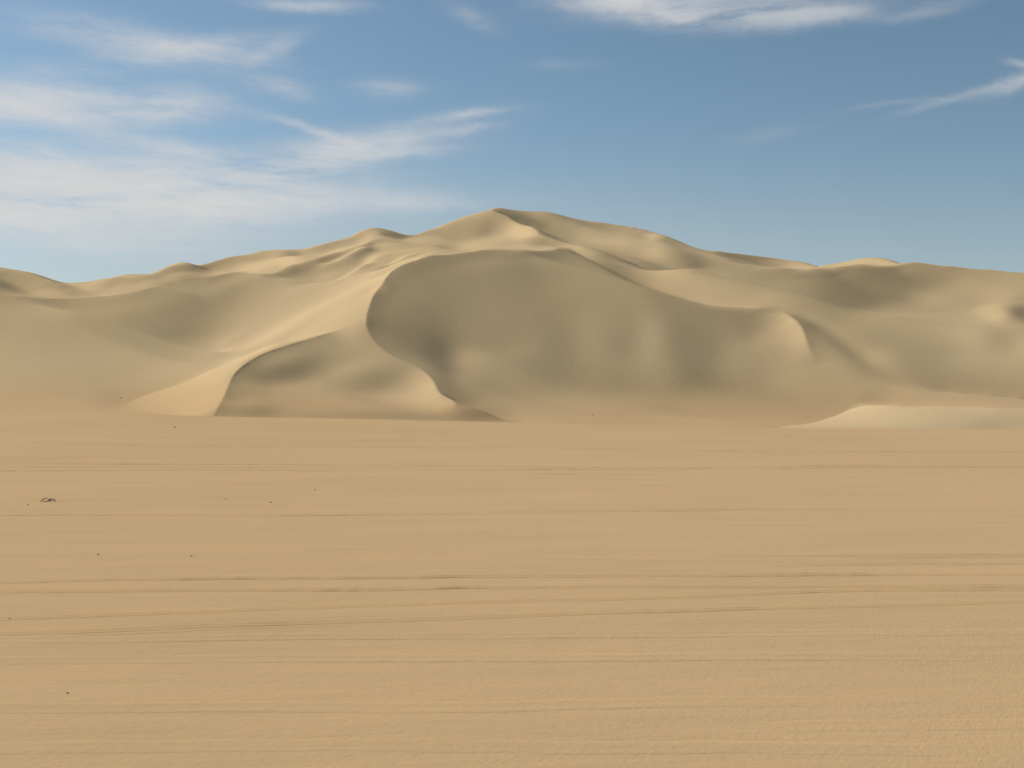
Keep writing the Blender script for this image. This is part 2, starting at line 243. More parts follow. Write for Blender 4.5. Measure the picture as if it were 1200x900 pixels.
def rebuild(LAT, CURVES, NR, NC, DU, DY, SR, SC):
    """Full height grid from the surveyed lattice: least bending between the lattice points, free to break along the dune crests."""
    ri = np.minimum(np.arange(LAT.shape[0]) * SR, NR - 1); ci = np.minimum(np.arange(LAT.shape[1]) * SC, NC - 1)
    t = np.array([np.interp(np.arange(NC), ci, r) for r in LAT])
    h = np.array([np.interp(np.arange(NR), ri, t[:, j]) for j in range(NC)]).T
    wY = np.ones((NR, NC)); wA = np.ones((NR, NC))
    for c, soft in CURVES:
        c = np.array(c, float)
        jj = np.where((DU >= c[0, 0]) & (DU <= c[-1, 0]))[0]
        if len(jj) < 3: continue
        ww = soft if soft else (.006 if c[:, 2].mean() < 316 else .15)
        sg = np.sign(DY[:, None] - np.interp(DU[jj], c[:, 0], c[:, 2])[None])
        m = np.zeros(sg.shape, bool); m[1:-1] = (sg[:-2] != sg[2:]) | (sg[1:-1] != sg[:-2])
        wY[:, jj] = np.where(m, np.minimum(ww, wY[:, jj]), wY[:, jj])
        m2 = np.zeros(sg.shape, bool); m2[:, 1:-1] = sg[:, :-2] != sg[:, 2:]
        wA[:, jj] = np.where(m2, np.minimum(ww, wA[:, jj]), wA[:, jj])
    PIN = np.zeros((NR, NC)); PIN[np.ix_(ri, ci)] = 4.0
    TG = np.zeros((NR, NC)); TG[np.ix_(ri, ci)] = LAT
    d = (DY[1:] - DY[:-1])[:, None]; k1 = 1 / (.5 * (d[1:] + d[:-1]))
    kx = (FOC / ((DU[1] - DU[0]) * DY[:, None])) ** 2
    def op(x):
        g = PIN * x
        c1 = ((x[2:] - x[1:-1]) / d[1:] - (x[1:-1] - x[:-2]) / d[:-1]) * k1
        t1 = wY[1:-1] * c1 * k1
        g[2:] += t1 / d[1:]; g[1:-1] -= t1 / d[1:] + t1 / d[:-1]; g[:-2] += t1 / d[:-1]
        t2 = wA[:, 1:-1] * (x[:, 2:] - 2 * x[:, 1:-1] + x[:, :-2]) * kx * kx
        g[:, 2:] += t2; g[:, 1:-1] -= 2 * t2; g[:, :-2] += t2
        return g
    b = PIN * TG
    # conjugate gradients with a diagonal preconditioner
    dg = PIN.copy(); dg[1:-1] += wY[1:-1] * ((1 / d[1:] + 1 / d[:-1]) * k1) ** 2; dg[2:] += wY[1:-1] * (k1 / d[1:]) ** 2; dg[:-2] += wY[1:-1] * (k1 / d[:-1]) ** 2
    t2 = wA[:, 1:-1] * kx * kx; dg[:, 1:-1] += 4 * t2; dg[:, 2:] += t2; dg[:, :-2] += t2
    r = b - op(h); z = r / dg; p = z.copy(); rz = (r * z).sum()
    for _ in range(90):
        q = op(p); al = rz / (p * q).sum()
        h += al * p; r -= al * q
        z = r / dg; r2 = (r * z).sum(); p = z + (r2 / rz) * p; rz = r2
    return h

def snap_crests(X_u, Ys, h, CURVES):
    """Shift the grid points nearest each crest onto it (by less than half a cell), so that crest lines run clean."""
    U = np.repeat(X_u[None], len(Ys), 0); YY = np.repeat(Ys[:, None], len(X_u), 1)
    du = X_u[1] - X_u[0]; h0 = h.copy()
    for c, soft in CURVES:
        if soft: continue
        c = np.array(c, float)
        t = np.r_[0, np.cumsum(np.hypot(np.diff(c[:, 0]) / 2.0, np.diff(c[:, 2]) / .45))]
        s = np.arange(0, t[-1], .1)
        cu = np.interp(s, t, c[:, 0]); cv = np.interp(s, t, c[:, 1]); cy = np.interp(s, t, c[:, 2])
        k = 41; ker = np.hanning(k + 2)[1:-1]; ker /= ker.sum()          # round the polyline into a flowing curve
        if len(s) > 3 * k:
            for a in (cu, cv, cy):
                a[k // 2:-(k // 2)] = np.convolve(a, ker, 'valid')
        j = np.rint((cu - X_u[0]) / du).astype(int)
        i = np.clip(np.searchsorted(Ys, cy), 1, len(Ys) - 1); i = np.where(cy - Ys[i - 1] < Ys[i] - cy, i - 1, i)
        ok = (j >= 0) & (j < len(X_u))
        dj = (cu - X_u[np.clip(j, 0, len(X_u) - 1)]) / du
        step = np.gradient(Ys)[i]; di = (cy - Ys[i]) / step
        best = {}
        dy_du = np.gradient(cy) / np.where(np.abs(np.gradient(cu)) < 1e-6, 1e-6, np.gradient(cu)) * du / step
        steep = np.abs(dy_du) > 1
        for q in np.where(ok)[0]:
            key = (i[q], j[q]); e = abs(di[q]) if steep[q] else abs(dj[q])
            if key not in best or e < best[key][0]: best[key] = (e, q)
        for (a, b), (e, q) in best.items():
            if e > .2 or Ys[a] > 318: continue
            if not (2 <= a < len(Ys) - 2 and 2 <= b < len(X_u) - 2): continue
            # height where the slopes on the two sides of the crest meet
            if steep[q]:
                x1 = (cu[q] - X_u[b - 1]) / du; x2 = (X_u[b + 1] - cu[q]) / du
                e1 = h0[a, b - 1] + (h0[a, b - 1] - h0[a, b - 2]) * x1; e2 = h0[a, b + 1] + (h0[a, b + 1] - h0[a, b + 2]) * x2
            else:
                e1 = h0[a - 1, b] + (h0[a - 1, b] - h0[a - 2, b]) / (Ys[a - 1] - Ys[a - 2]) * (cy[q] - Ys[a - 1])
                e2 = h0[a + 1, b] + (h0[a + 1, b] - h0[a + 2, b]) / (Ys[a + 2] - Ys[a + 1]) * (Ys[a + 1] - cy[q])
            hc = min(max(.5 * (e1 + e2), h0[a, b] - .12), h0[a, b] + .12)
            U[a, b] = cu[q]; YY[a, b] = cy[q]; h[a, b] = hc
    return U, YY, h

def brink(h, X_u, Ys, c, lift, back):
    """Raise the last metres of the windward slope into the sharp brink that stands over a slip face."""
    c = np.array(c, float)
    yc = np.interp(X_u, c[:, 0], c[:, 2])
    jj = np.where((X_u > c[0, 0]) & (X_u < c[-1, 0]))[0]
    t = np.linspace(0, len(c) - 1, 400)
    cu = np.interp(t, np.arange(len(c)), c[:, 0]); cy = np.interp(t, np.arange(len(c)), c[:, 2])
    cx = (cu - 600) / FOC * cy
    out = h.copy()
    for j in range(jj[0], jj[-1] + 1):
        rows = np.where((Ys > yc[j] - .1) & (Ys < yc[j] + 14))[0]
        X = (X_u[j] - 600) / FOC * Ys[rows]
        d = np.sqrt(((X[:, None] - cx[None]) ** 2 + (Ys[rows][:, None] - cy[None]) ** 2).min(1))
        e = min((X_u[j] - c[0, 0]) / 12.0, (c[-1, 0] - X_u[j]) / 75.0)
        e = min(1.0, e); e = e * e * (3 - 2 * e)
        out[rows, j] += lift * e * np.exp(-d / back)
    return out

def spur(h, X_u, Ys, c, lift, half):
    """Build up the narrow sand spur that runs down along the line c."""
    c = np.array(c, float); t = np.linspace(0, len(c) - 1, 300)
    cu = np.interp(t, np.arange(len(c)), c[:, 0]); cy = np.interp(t, np.arange(len(c)), c[:, 2]); cx = (cu - 600) / FOC * cy
    w = np.minimum(1, np.minimum(t, len(c) - 1 - t) / (len(c) * .3))
    jj = np.where((X_u > c[:, 0].min() - 60) & (X_u < c[:, 0].max() + 60))[0]
    ii = np.where((Ys > c[:, 2].min() - 10) & (Ys < c[:, 2].max() + 10))[0]
    out = h.copy()
    for j in jj:
        d2 = ((X_u[j] - 600) / FOC * Ys[ii][:, None] - cx[None]) ** 2 + (Ys[ii][:, None] - cy[None]) ** 2
        k = d2.argmin(1); d = np.sqrt(d2[np.arange(len(ii)), k])
        out[ii, j] += lift * w[k] * np.exp(-d / half) * (1 - np.exp(-(12 - np.minimum(d, 12)) / 4))
    return out

NR, NC = 453, 661
DU = np.linspace(-60, 1260, NC)
DY = np.r_[np.arange(190, 322, .45), np.arange(322, 460, 1.0), np.arange(460, 640.1, 9)]
# surveyed heights of every third grid point in centimetres, as second differences
SURVEY = [
[252,-1,0,-1,-1,-1,0,-1,-1,-1,0,-1,0,0,-1,0,0,0,-1,0,0,-1,0,0,0,-1,0,0,-1,0,0,-1,0,0,-3,-5,-6,-7,-6,-6,-7,-6,-7,-6,-3,-2,-2,-3,-2,-2,-2,-2,-2,-2,-2,-2,-2,-2,-2,-2,-2,-2,-1,-2,-1,-2,-1,-2,-1,-2,-1,-2,-1,-2,-1,-1,-2,-1,-2,-1,-2,-1,-2,-1,-2,-1,-2,-2,-2,-2,-3,-2,-2,-2,-2,-2,-2,-2,-2,-2,-2,-2,-2,-2,0,1,1,2,1,1,1,2,1,1,1,1,1,-1,-2,-2,-3,-2,-2,-3,-2,-2,-3,-2,-2,-3,-2,-3,-2,-2,-3,-2,-2,-2,-1,-2,-2,-2,-1,-2,-2,-2,-1,-2,-2,-2,-2,-1,-2,-2,-4,-5,-5,-6,-5,-5,-5,-4,-4,-4,-4,-4,-1,0,-1,-1,0,-1,0,-1,-1,0,-1,0,-1,0,-1,-1,0,-1,0,-1,-1,0,-1,-1,0,-1,0,-1,-1,0,-1,-1,0,-1,-1,0,-1,0,-1,-1,0,-1,-1,0,-1,-1,0,-1,0,-1,-1,0,-1,-1,0],
[0,0,0,0,0,0,0,0,0,0,0,0,0,0,0,0,0,0,0,0,0,0,0,0,0,0,0,0,0,0,0,0,0,0,0,0,0,0,0,0,0,0,0,0,0,0,0,0,0,0,0,0,0,0,0,0,0,0,0,0,0,0,0,0,0,0,0,0,0,0,0,0,0,0,0,-1,1,-1,1,-1,1,-1,1,0,0,-1,1,-1,0,0,1,0,0,0,0,0,0,0,0,-1,0,0,0,0,1,0,0,0,0,0,1,-1,0,0,0,0,0,0,0,0,0,0,0,0,0,0,0,0,0,0,0,0,0,0,0,0,0,0,0,0,0,0,0,0,0,0,-1,1,0,0,0,0,0,0,0,0,0,0,0,0,0,0,0,0,0,0,0,0,0,0,0,0,0,0,0,0,0,0,0,-1,1,0,0,0,-1,1,0,0,0,0,0,0,-1,1,0,0,0,0,0,0,0,0,0,0,0,0,0,0,0,0,0,0,0,0,0,0,0,0,0,0,0],
[0,0,-1,1,0,0,0,0,0,0,0,0,0,0,0,0,0,0,0,0,0,0,0,0,-1,1,0,0,0,0,0,0,0,0,0,0,0,0,0,0,0,0,1,-1,0,0,0,0,0,0,-1,1,-1,-1,1,0,-1,0,0,0,1,0,0,0,0,0,0,0,0,0,0,0,0,0,-1,1,-1,1,-1,1,-1,1,-1,0,0,0,0,0,0,0,0,0,0,0,0,0,0,0,0,2,0,-1,-1,0,0,0,1,-1,1,1,-1,0,0,0,0,0,1,0,0,0,0,0,-1,1,0,-1,1,0,-1,1,-1,1,0,-1,1,0,0,0,-1,1,0,0,-1,0,1,0,0,-1,1,0,0,-1,1,0,0,0,-1,1,0,0,-1,0,0,0,0,1,0,-1,0,1,-1,1,-1,0,1,-1,1,-1,0,1,-1,1,-1,0,1,-1,1,-1,0,1,-1,0,1,-1,0,0,0,0,-1,1,0,0,0,-1,1,0,0,0,0,0,0,0,0,0,0,0,0,-1,0,1,-1],
[1,0,1,-1,0,0,0,0,0,0,0,0,0,0,0,0,0,0,0,0,0,0,0,0,0,0,0,0,0,0,-1,1,-1,-1,0,0,0,0,0,-1,0,0,-1,2,-1,0,0,2,2,4,8,13,5,-7,-4,0,2,-1,-2,-2,-3,-3,-2,0,0,2,1,2,0,3,1,2,1,2,2,1,3,1,2,-1,1,2,2,1,1,1,-1,1,1,-1,0,0,1,0,-1,1,-2,4,7,5,1,-4,-4,-4,-6,-6,-5,-5,-6,-6,-3,-1,-2,-1,0,0,-2,1,0,0,1,0,1,-1,0,1,0,0,1,0,1,-1,0,1,0,0,0,0,0,0,0,0,0,0,-1,1,0,0,0,0,0,0,-2,0,0,0,2,0,1,1,4,5,-3,-4,-1,-1,-1,0,0,0,0,0,1,1,0,1,-1,1,1,0,0,0,0,0,-1,1,1,1,0,1,1,1,1,1,1,0,1,1,1,0,1,-1,0,0,-3,-2,-1,-1,1,-1,1,0,-1,1,-1,1,2,2,3,4,9],
[5,0,-1,0,0,1,-1,0,1,0,-1,1,0,-1,1,0,-1,0,0,0,-1,1,-1,0,1,0,-1,0,0,-1,0,-2,-1,-2,-1,0,0,0,-1,-1,-1,-1,0,0,1,0,3,5,7,12,17,14,30,-14,-5,-1,0,0,1,0,-4,-6,-8,-4,0,0,3,2,3,1,3,2,3,2,3,2,1,3,1,3,2,-1,1,0,1,0,1,-1,-2,0,-1,0,-1,1,2,1,5,3,2,1,2,-2,0,0,0,-3,-11,-15,-16,-12,-9,-7,-2,-1,-2,0,0,0,1,1,0,1,0,1,0,1,0,1,0,0,1,1,1,0,0,0,1,0,0,-1,0,0,0,0,-1,-1,0,1,-1,0,0,-1,-1,-1,1,1,1,2,2,3,1,-4,3,1,0,0,0,0,0,-1,1,0,-1,2,1,0,2,1,1,1,2,0,0,1,-1,-1,1,2,2,1,1,2,0,2,2,1,2,1,2,2,0,0,-1,-3,-2,-2,-2,-1,0,2,0,2,1,1,3,4,5,8,8,10,9],
[8,0,0,0,0,-1,0,0,0,0,0,0,-1,1,-1,0,1,-1,0,0,0,-1,0,-1,0,0,0,-1,0,-1,-1,-1,-1,-1,-1,-1,0,-1,-1,-1,-1,-1,0,0,1,3,3,6,10,11,8,8,2,28,-10,-3,-1,3,4,3,0,-3,-4,-5,-5,-2,-2,-1,1,0,0,1,0,1,0,1,1,-1,1,1,1,1,0,0,-1,-1,-2,0,-1,-2,-1,-1,0,-1,2,3,6,5,7,10,4,-1,-1,-2,-8,-13,-14,-13,-10,-5,-3,-1,-1,0,2,0,0,0,1,0,1,0,0,1,1,-1,1,0,1,1,-1,1,-1,1,0,1,-1,0,0,-1,0,0,0,-1,1,0,-1,-1,0,-1,-1,0,1,0,0,2,1,1,1,-1,-3,-2,-3,2,3,1,1,0,1,1,1,0,1,-1,-1,0,-1,-1,1,0,1,1,2,1,3,4,0,1,2,1,2,1,2,0,1,2,0,2,0,0,0,-1,-1,-2,0,0,-1,2,1,2,2,2,4,4,7,6,7,6,5,-1,-5],
[9,0,0,0,0,0,0,0,-1,0,0,0,0,-1,0,0,-1,0,0,-1,0,0,0,0,-1,-1,0,0,-1,-1,-1,0,-1,0,0,0,0,0,-1,0,0,-1,-1,0,1,2,4,7,8,7,5,3,4,23,-5,-2,2,2,0,-3,-1,0,-1,-2,-2,-2,-2,-1,-1,1,0,0,0,-1,0,0,-1,0,0,1,0,0,-1,-1,-1,-1,-1,-2,-1,-1,-2,0,0,3,2,4,4,7,6,7,-8,-2,-4,-7,-11,-12,-10,-7,-2,1,2,2,2,2,1,1,1,0,0,0,0,-1,1,0,0,1,0,0,0,0,0,0,0,0,0,-1,0,0,0,0,-1,-2,-1,1,0,0,1,-1,0,0,1,0,0,1,1,0,0,-1,-1,-2,-1,-1,2,0,-1,1,0,1,0,1,-1,0,1,0,0,1,0,1,0,1,1,1,1,3,2,1,2,2,1,1,2,1,1,2,0,0,1,0,0,0,-1,-1,0,1,0,2,3,3,3,2,4,4,5,7,5,5,1,-3,-5,-7,-9],
[9,0,1,0,-1,0,0,0,-1,0,0,-1,0,0,0,-1,-1,0,0,0,-1,0,0,-1,0,0,-1,-1,0,0,0,-1,1,-1,0,0,0,0,0,0,-1,1,0,0,1,2,5,6,8,4,3,0,1,20,-2,0,0,-3,-4,-2,-1,2,2,0,0,-1,0,0,-1,-1,0,-1,0,0,0,-1,1,0,0,-2,-2,-1,-1,-1,-1,0,-2,-2,-2,0,1,0,2,2,4,4,5,5,6,-2,-13,-3,-7,-11,-9,-6,-2,0,0,0,4,4,3,2,0,0,0,1,-1,0,0,0,0,0,1,0,0,0,0,0,1,0,0,0,0,-1,0,-2,-1,0,0,0,-1,-1,-1,-1,0,1,0,1,-1,2,1,0,0,0,-1,0,-3,-1,1,2,0,1,-2,0,1,0,0,-1,-1,0,0,1,1,0,2,2,1,1,0,2,3,1,2,2,1,0,2,2,0,1,1,1,1,0,0,-1,0,-1,0,2,1,3,4,5,4,5,4,4,3,5,4,1,-1,-5,-6,-8,-9,-7,-7],
[11,0,-1,0,0,0,-1,-1,1,-1,0,-1,0,-1,-1,0,0,-1,0,-1,1,-1,-1,1,-1,-1,0,0,-1,0,0,0,0,1,0,0,-1,0,0,0,0,-1,1,0,2,4,6,8,4,2,2,2,0,-9,37,-13,-9,-4,-2,0,1,2,3,2,0,1,-1,0,-1,-1,-2,0,-1,-1,-1,0,-1,0,0,1,-1,-1,-2,-1,-1,-2,-1,-2,-1,0,2,3,2,3,3,4,5,4,3,-18,-5,-10,-8,-5,-2,0,0,0,-1,8,5,3,1,-1,1,-1,0,-1,0,0,0,1,0,0,0,0,0,1,0,0,-1,0,0,-2,0,0,-1,0,-1,-1,-2,0,1,0,-1,0,-1,0,1,0,2,-1,1,0,0,-1,0,-2,0,1,0,0,1,0,0,-1,0,0,-1,-1,2,1,0,0,2,0,0,1,1,2,2,3,1,1,2,1,1,2,1,1,1,1,1,-1,0,1,-1,1,-1,1,2,3,4,6,6,5,5,4,4,1,3,-2,-3,-5,-8,-8,-9,-7,-6,-5,-4],
[12,-1,0,0,0,-1,-1,0,-1,-1,-1,0,-1,0,0,-1,0,0,-1,0,-1,0,0,-1,0,0,0,-1,0,0,0,1,-1,0,1,0,0,0,0,-1,1,0,0,3,2,4,7,5,2,2,0,3,1,-1,8,-10,-4,1,2,2,1,1,1,2,1,0,-1,-2,0,-1,-1,0,-1,1,0,-1,1,0,-1,-2,0,-2,0,-2,-2,-2,-1,1,0,1,2,2,3,3,4,4,4,4,-3,-26,-10,-3,-2,0,0,0,-1,-1,15,5,0,-1,0,0,-1,0,-1,0,0,0,0,0,1,0,-1,0,0,-1,0,-1,0,-1,-1,0,-1,-1,-1,1,0,-1,1,-1,-1,-1,1,1,1,0,0,1,0,0,-1,0,-1,-1,-1,1,1,0,-1,0,0,0,1,0,-3,-2,1,1,-1,1,2,1,0,3,2,1,2,1,2,1,2,1,1,1,2,1,1,0,1,1,-1,1,0,0,1,0,2,2,5,3,5,4,5,4,3,0,-2,-1,-3,-4,-7,-8,-8,-6,-5,-4,-2,-3,-1],
[11,1,-1,-1,0,-1,0,-1,-1,0,0,-1,-1,0,-1,0,-1,0,-1,0,0,0,0,-1,0,0,-1,0,1,-1,0,0,0,1,0,1,1,-1,0,0,0,1,3,3,4,5,4,2,0,1,1,-1,3,3,-5,-4,3,2,0,-2,0,0,1,2,1,0,0,0,-1,0,0,-1,0,1,0,0,-2,-1,0,0,-1,0,-2,-1,-3,-5,0,0,5,4,0,1,2,3,2,4,4,4,-13,-24,-3,0,0,-2,0,0,0,14,8,0,-1,-1,-1,0,-1,0,0,0,0,0,0,0,-1,0,0,-1,0,-1,-1,-1,0,-1,0,-1,-1,0,0,-2,0,0,0,0,0,1,0,0,1,0,0,0,0,0,0,-1,-1,1,0,0,0,0,1,0,-1,0,0,-1,-1,-2,0,2,3,1,0,-1,1,1,2,2,1,2,2,1,1,2,1,2,0,1,0,1,0,0,1,0,2,1,2,3,3,2,2,3,3,2,2,0,-1,-3,-4,-5,-7,-6,-7,-4,-3,-2,-1,-1,0,1,1],
[13,-2,0,-1,-1,0,-1,0,-1,0,-1,-1,0,-1,0,-2,1,-1,0,0,-1,0,-1,1,0,-1,0,1,-1,1,-1,0,0,0,1,2,0,1,0,0,0,3,2,3,5,6,3,-1,0,-1,1,1,-2,3,2,8,-5,-6,-3,-1,1,1,2,1,1,1,1,0,-1,-2,1,0,0,-2,-1,0,0,-1,-1,-1,0,-2,-2,-3,-3,0,0,6,1,0,3,2,2,3,3,4,4,-3,-37,3,0,-2,0,0,0,0,11,14,-1,-1,-1,-1,0,-1,-1,0,0,-1,0,0,0,-1,-1,0,-1,0,-1,-1,-1,0,-2,-1,-1,0,0,0,-1,0,0,0,0,1,1,0,1,1,-1,1,0,0,-1,0,-1,-1,0,0,0,0,0,0,0,0,1,0,0,0,-1,-3,2,1,0,1,1,2,2,1,1,1,2,1,1,1,2,1,1,0,1,0,1,0,1,1,1,3,1,2,3,1,1,2,1,1,0,1,-1,-3,-4,-7,-7,-6,-6,-4,0,0,0,0,2,2,1,3,3],
[11,1,-2,0,-1,-1,0,-2,0,-1,-1,1,-1,-1,-1,1,-1,0,0,-1,0,0,0,0,-1,1,0,-1,0,0,0,0,0,0,1,1,3,0,0,0,2,1,2,3,4,5,2,0,-1,1,0,0,2,-1,27,-17,-8,-3,1,1,0,0,0,0,1,0,-1,-1,0,1,-2,0,1,0,0,-1,-1,-1,-1,-2,-2,-1,-2,-4,-1,5,4,-1,1,2,1,2,2,2,4,4,6,-19,-20,0,0,0,-1,0,0,12,16,-1,-1,-1,0,-1,-1,-1,0,-1,0,0,0,-1,-1,-1,0,-1,-1,-1,-1,-1,-1,-1,0,-1,-1,-1,-1,-1,0,1,1,1,0,0,1,0,1,0,0,0,0,-1,-1,0,-1,1,0,-1,0,1,-1,0,0,0,0,0,-1,-1,0,2,0,-1,-1,0,2,3,1,1,2,1,2,2,1,2,0,1,1,1,1,1,1,1,2,1,2,1,2,2,0,0,0,-1,0,1,2,-2,-10,-13,-10,-4,-2,0,2,1,1,1,3,4,2,4,3,1,3],
[11,-1,0,-1,-1,0,-1,-1,-1,0,-1,-1,0,0,0,-1,-1,0,0,0,0,-1,1,-1,1,-1,0,0,0,0,1,-1,0,0,0,1,2,3,-1,1,0,1,3,6,7,1,-1,0,1,1,0,1,-1,1,1,-1,-1,4,0,-1,-3,0,-1,1,0,0,0,0,-1,-1,1,-1,-1,0,1,0,-1,0,-1,-1,-3,-3,-6,1,6,2,1,0,1,1,2,2,2,3,3,3,-4,-19,-9,0,-2,2,-2,1,16,11,0,0,0,0,-2,0,-1,0,0,-1,-1,-1,0,-1,-1,-1,-1,-2,-1,-1,-1,0,-1,-2,-1,0,0,0,0,0,0,0,-1,1,1,2,0,1,0,-1,1,-1,0,-1,0,-1,1,-1,-1,0,-1,-1,1,0,0,0,-1,0,0,0,1,2,-2,-2,3,2,1,1,1,2,1,1,1,1,2,1,2,1,1,1,1,1,1,1,1,3,1,1,0,-2,-2,-1,0,3,2,-7,-13,-13,-5,0,1,0,1,2,3,2,2,3,2,2,2,1,1,3,1],
[11,-1,-1,-1,0,-2,-1,1,-1,-2,1,-1,0,-1,0,0,0,-1,0,0,0,0,0,0,-1,1,0,0,0,-1,0,0,0,0,0,0,0,3,2,0,1,1,6,6,2,1,1,1,1,-2,0,0,1,1,4,3,5,-3,-4,-3,0,-1,0,-1,0,0,0,-1,1,0,-1,1,-1,0,-2,0,-1,-1,-2,-2,-2,-6,3,2,2,1,-1,2,3,1,2,1,2,3,1,-1,-5,-20,2,-2,-1,0,7,15,2,2,1,0,0,-1,1,-1,0,-1,-1,0,-1,-1,-2,-1,-2,0,-2,-1,-1,-1,-2,-2,0,0,0,-1,-1,0,1,1,1,1,1,0,1,0,-1,1,-1,1,-1,0,-2,0,0,-1,-1,0,0,-1,1,-1,0,0,0,-1,1,1,1,3,2,1,-3,-3,2,1,0,1,1,1,1,2,1,2,1,2,1,1,1,1,1,1,1,2,2,-1,0,-2,-2,-2,-1,1,-3,-11,-11,-3,0,0,0,3,2,3,4,3,2,3,3,0,1,-1,-1,-1,0,-2,-3],
[10,-1,-1,-1,-1,0,-1,-1,0,0,-1,0,-1,0,0,-1,0,0,0,0,0,0,0,0,0,0,0,-1,0,1,-1,0,0,0,0,0,0,1,2,2,2,6,4,3,1,1,1,0,0,0,2,-2,1,1,-7,28,-10,-4,-1,-1,-2,-1,0,0,0,-1,-1,1,-1,1,0,-1,0,-1,-1,-1,0,-2,-1,-4,-5,3,2,3,0,-1,2,1,-1,3,1,2,3,0,1,-2,5,-24,-2,-2,16,10,3,-3,0,-1,1,0,1,1,0,0,-2,-1,-1,-1,-2,-1,-2,-1,-1,-2,-1,-1,-2,-1,0,0,-2,0,0,0,1,0,0,1,2,0,1,2,0,0,1,-1,-1,-1,0,-1,-1,0,-2,0,-1,-1,1,0,-1,0,-1,0,0,2,1,1,2,1,0,0,1,1,-6,2,2,0,1,1,1,1,2,2,2,1,1,1,1,0,1,2,1,1,-1,-2,-4,-3,-3,-1,-6,-9,-5,0,0,0,1,3,5,5,6,5,3,1,0,0,-1,-1,-2,-2,-1,-2,-2,-2,-2],
[8,-1,0,-1,-1,-1,0,0,-1,0,-1,0,0,0,-1,1,0,0,-1,0,0,0,0,0,0,-1,0,1,-1,0,0,0,1,-1,0,0,0,0,4,1,3,7,4,1,2,1,1,1,-1,2,-2,3,0,-1,3,0,1,2,1,-1,-2,-1,-2,-1,0,0,0,0,1,-1,1,0,0,-1,-1,-1,-2,-2,-4,-1,1,0,3,-1,-2,2,0,2,2,1,2,2,1,0,1,1,-17,-2,15,24,-6,-9,-4,-2,0,1,0,2,1,0,0,0,-1,-1,-2,-3,-1,-2,-2,-1,-1,-2,-1,-1,0,-1,-1,-1,1,0,-1,1,1,2,2,1,0,2,1,-1,0,-1,0,-1,-1,-1,-1,-1,0,-2,1,-2,0,0,-1,0,0,0,1,1,1,1,1,1,1,1,1,0,1,0,-4,0,-2,1,1,2,1,2,2,1,1,1,1,1,1,1,2,1,0,-3,-6,-5,-4,-4,-5,-6,-1,1,-1,1,2,4,6,7,7,5,2,1,-1,-1,-1,-2,-3,-2,-2,-2,-2,-2,-2,-2,-1],
[8,-1,-1,0,-1,-1,0,-1,0,-1,0,0,0,0,0,0,-1,0,1,-1,0,0,0,0,0,0,0,0,0,-1,0,1,-1,0,0,0,0,0,0,5,8,4,3,1,1,1,0,1,2,0,0,-1,0,1,4,0,3,3,-1,-3,-1,-2,0,-1,-1,0,1,-1,0,0,-1,-1,1,0,0,-3,-2,-3,0,0,2,2,-3,-1,2,0,1,0,2,2,1,1,1,1,1,5,-17,18,8,-6,-5,-2,0,0,0,1,1,1,1,0,0,-2,-1,-3,-2,-2,-2,-2,-1,-2,-1,-1,-1,-1,0,0,0,0,0,1,2,1,2,1,1,2,1,0,0,-1,-1,0,-3,0,-1,-2,-1,-1,-2,0,-1,0,0,-1,0,0,1,2,1,1,2,1,1,1,0,0,0,1,-1,1,3,-11,2,1,1,1,3,2,0,1,1,0,1,2,1,4,2,-4,-8,-8,-5,-5,-3,-2,0,0,0,0,4,7,9,8,6,5,1,-1,-2,-3,-2,-3,-2,-3,-2,-3,-2,-2,-2,-2,-1,-1,-2],
[7,-1,-1,-1,0,0,-1,-1,0,1,0,-1,0,0,0,-1,1,0,-1,1,0,0,-1,0,0,0,0,-1,1,0,0,-1,0,0,0,0,0,-1,2,7,4,2,4,3,1,2,0,0,0,0,1,1,0,2,0,12,-1,-5,-2,1,-1,-2,-2,0,0,0,0,1,-1,-1,0,1,-1,-2,-1,-1,-2,0,-1,2,1,-2,0,1,0,1,1,1,1,1,1,1,1,2,4,8,-7,0,-4,-2,1,0,0,1,0,1,1,1,-1,1,-2,-2,-2,-2,-3,-1,-2,-2,-2,-1,-1,0,-1,0,-1,0,1,2,1,1,2,2,2,2,1,0,0,0,-2,0,-2,-2,0,-3,-1,-1,-2,0,0,-1,0,0,-1,1,1,0,1,1,2,1,0,1,1,0,1,0,0,1,1,0,-2,0,-7,0,3,2,1,0,2,1,1,1,3,3,6,8,-10,-15,-13,-7,-2,1,0,-1,0,2,6,14,14,9,3,0,-2,-3,-3,-3,-3,-3,-3,-2,-4,-1,-3,-2,-2,-1,-2,-1,-1,-1,1],
[6,-1,-1,0,0,-1,0,0,0,-1,0,0,0,0,0,0,0,0,0,-1,0,0,0,0,0,0,-1,1,-1,0,0,0,0,1,1,-1,-1,3,4,4,3,3,2,3,2,1,1,0,-1,0,-1,1,2,1,-4,12,-6,0,2,0,0,-1,0,-1,0,-1,-1,-1,0,1,0,-1,-1,0,-1,0,0,-1,1,-1,-1,-1,1,1,1,0,0,3,0,1,2,1,1,5,5,3,-16,2,0,1,1,1,1,0,1,0,-1,0,0,-2,-2,-2,-3,-2,-1,-3,-2,-1,0,-2,-1,0,0,0,1,1,2,1,2,3,2,2,1,1,0,0,-1,-2,-1,-2,-1,-1,-3,-1,-1,-1,-1,-1,-1,1,-1,1,1,1,0,2,2,1,1,0,2,0,0,0,0,0,1,0,1,-1,1,1,-4,-7,3,1,0,2,0,1,3,4,5,11,-4,-21,-15,-5,-1,-1,-1,-1,1,7,13,18,15,5,-1,-2,-3,-4,-4,-4,-4,-4,-3,-3,-2,-3,-2,-3,-2,0,-2,-2,0,0,-1,1,1],
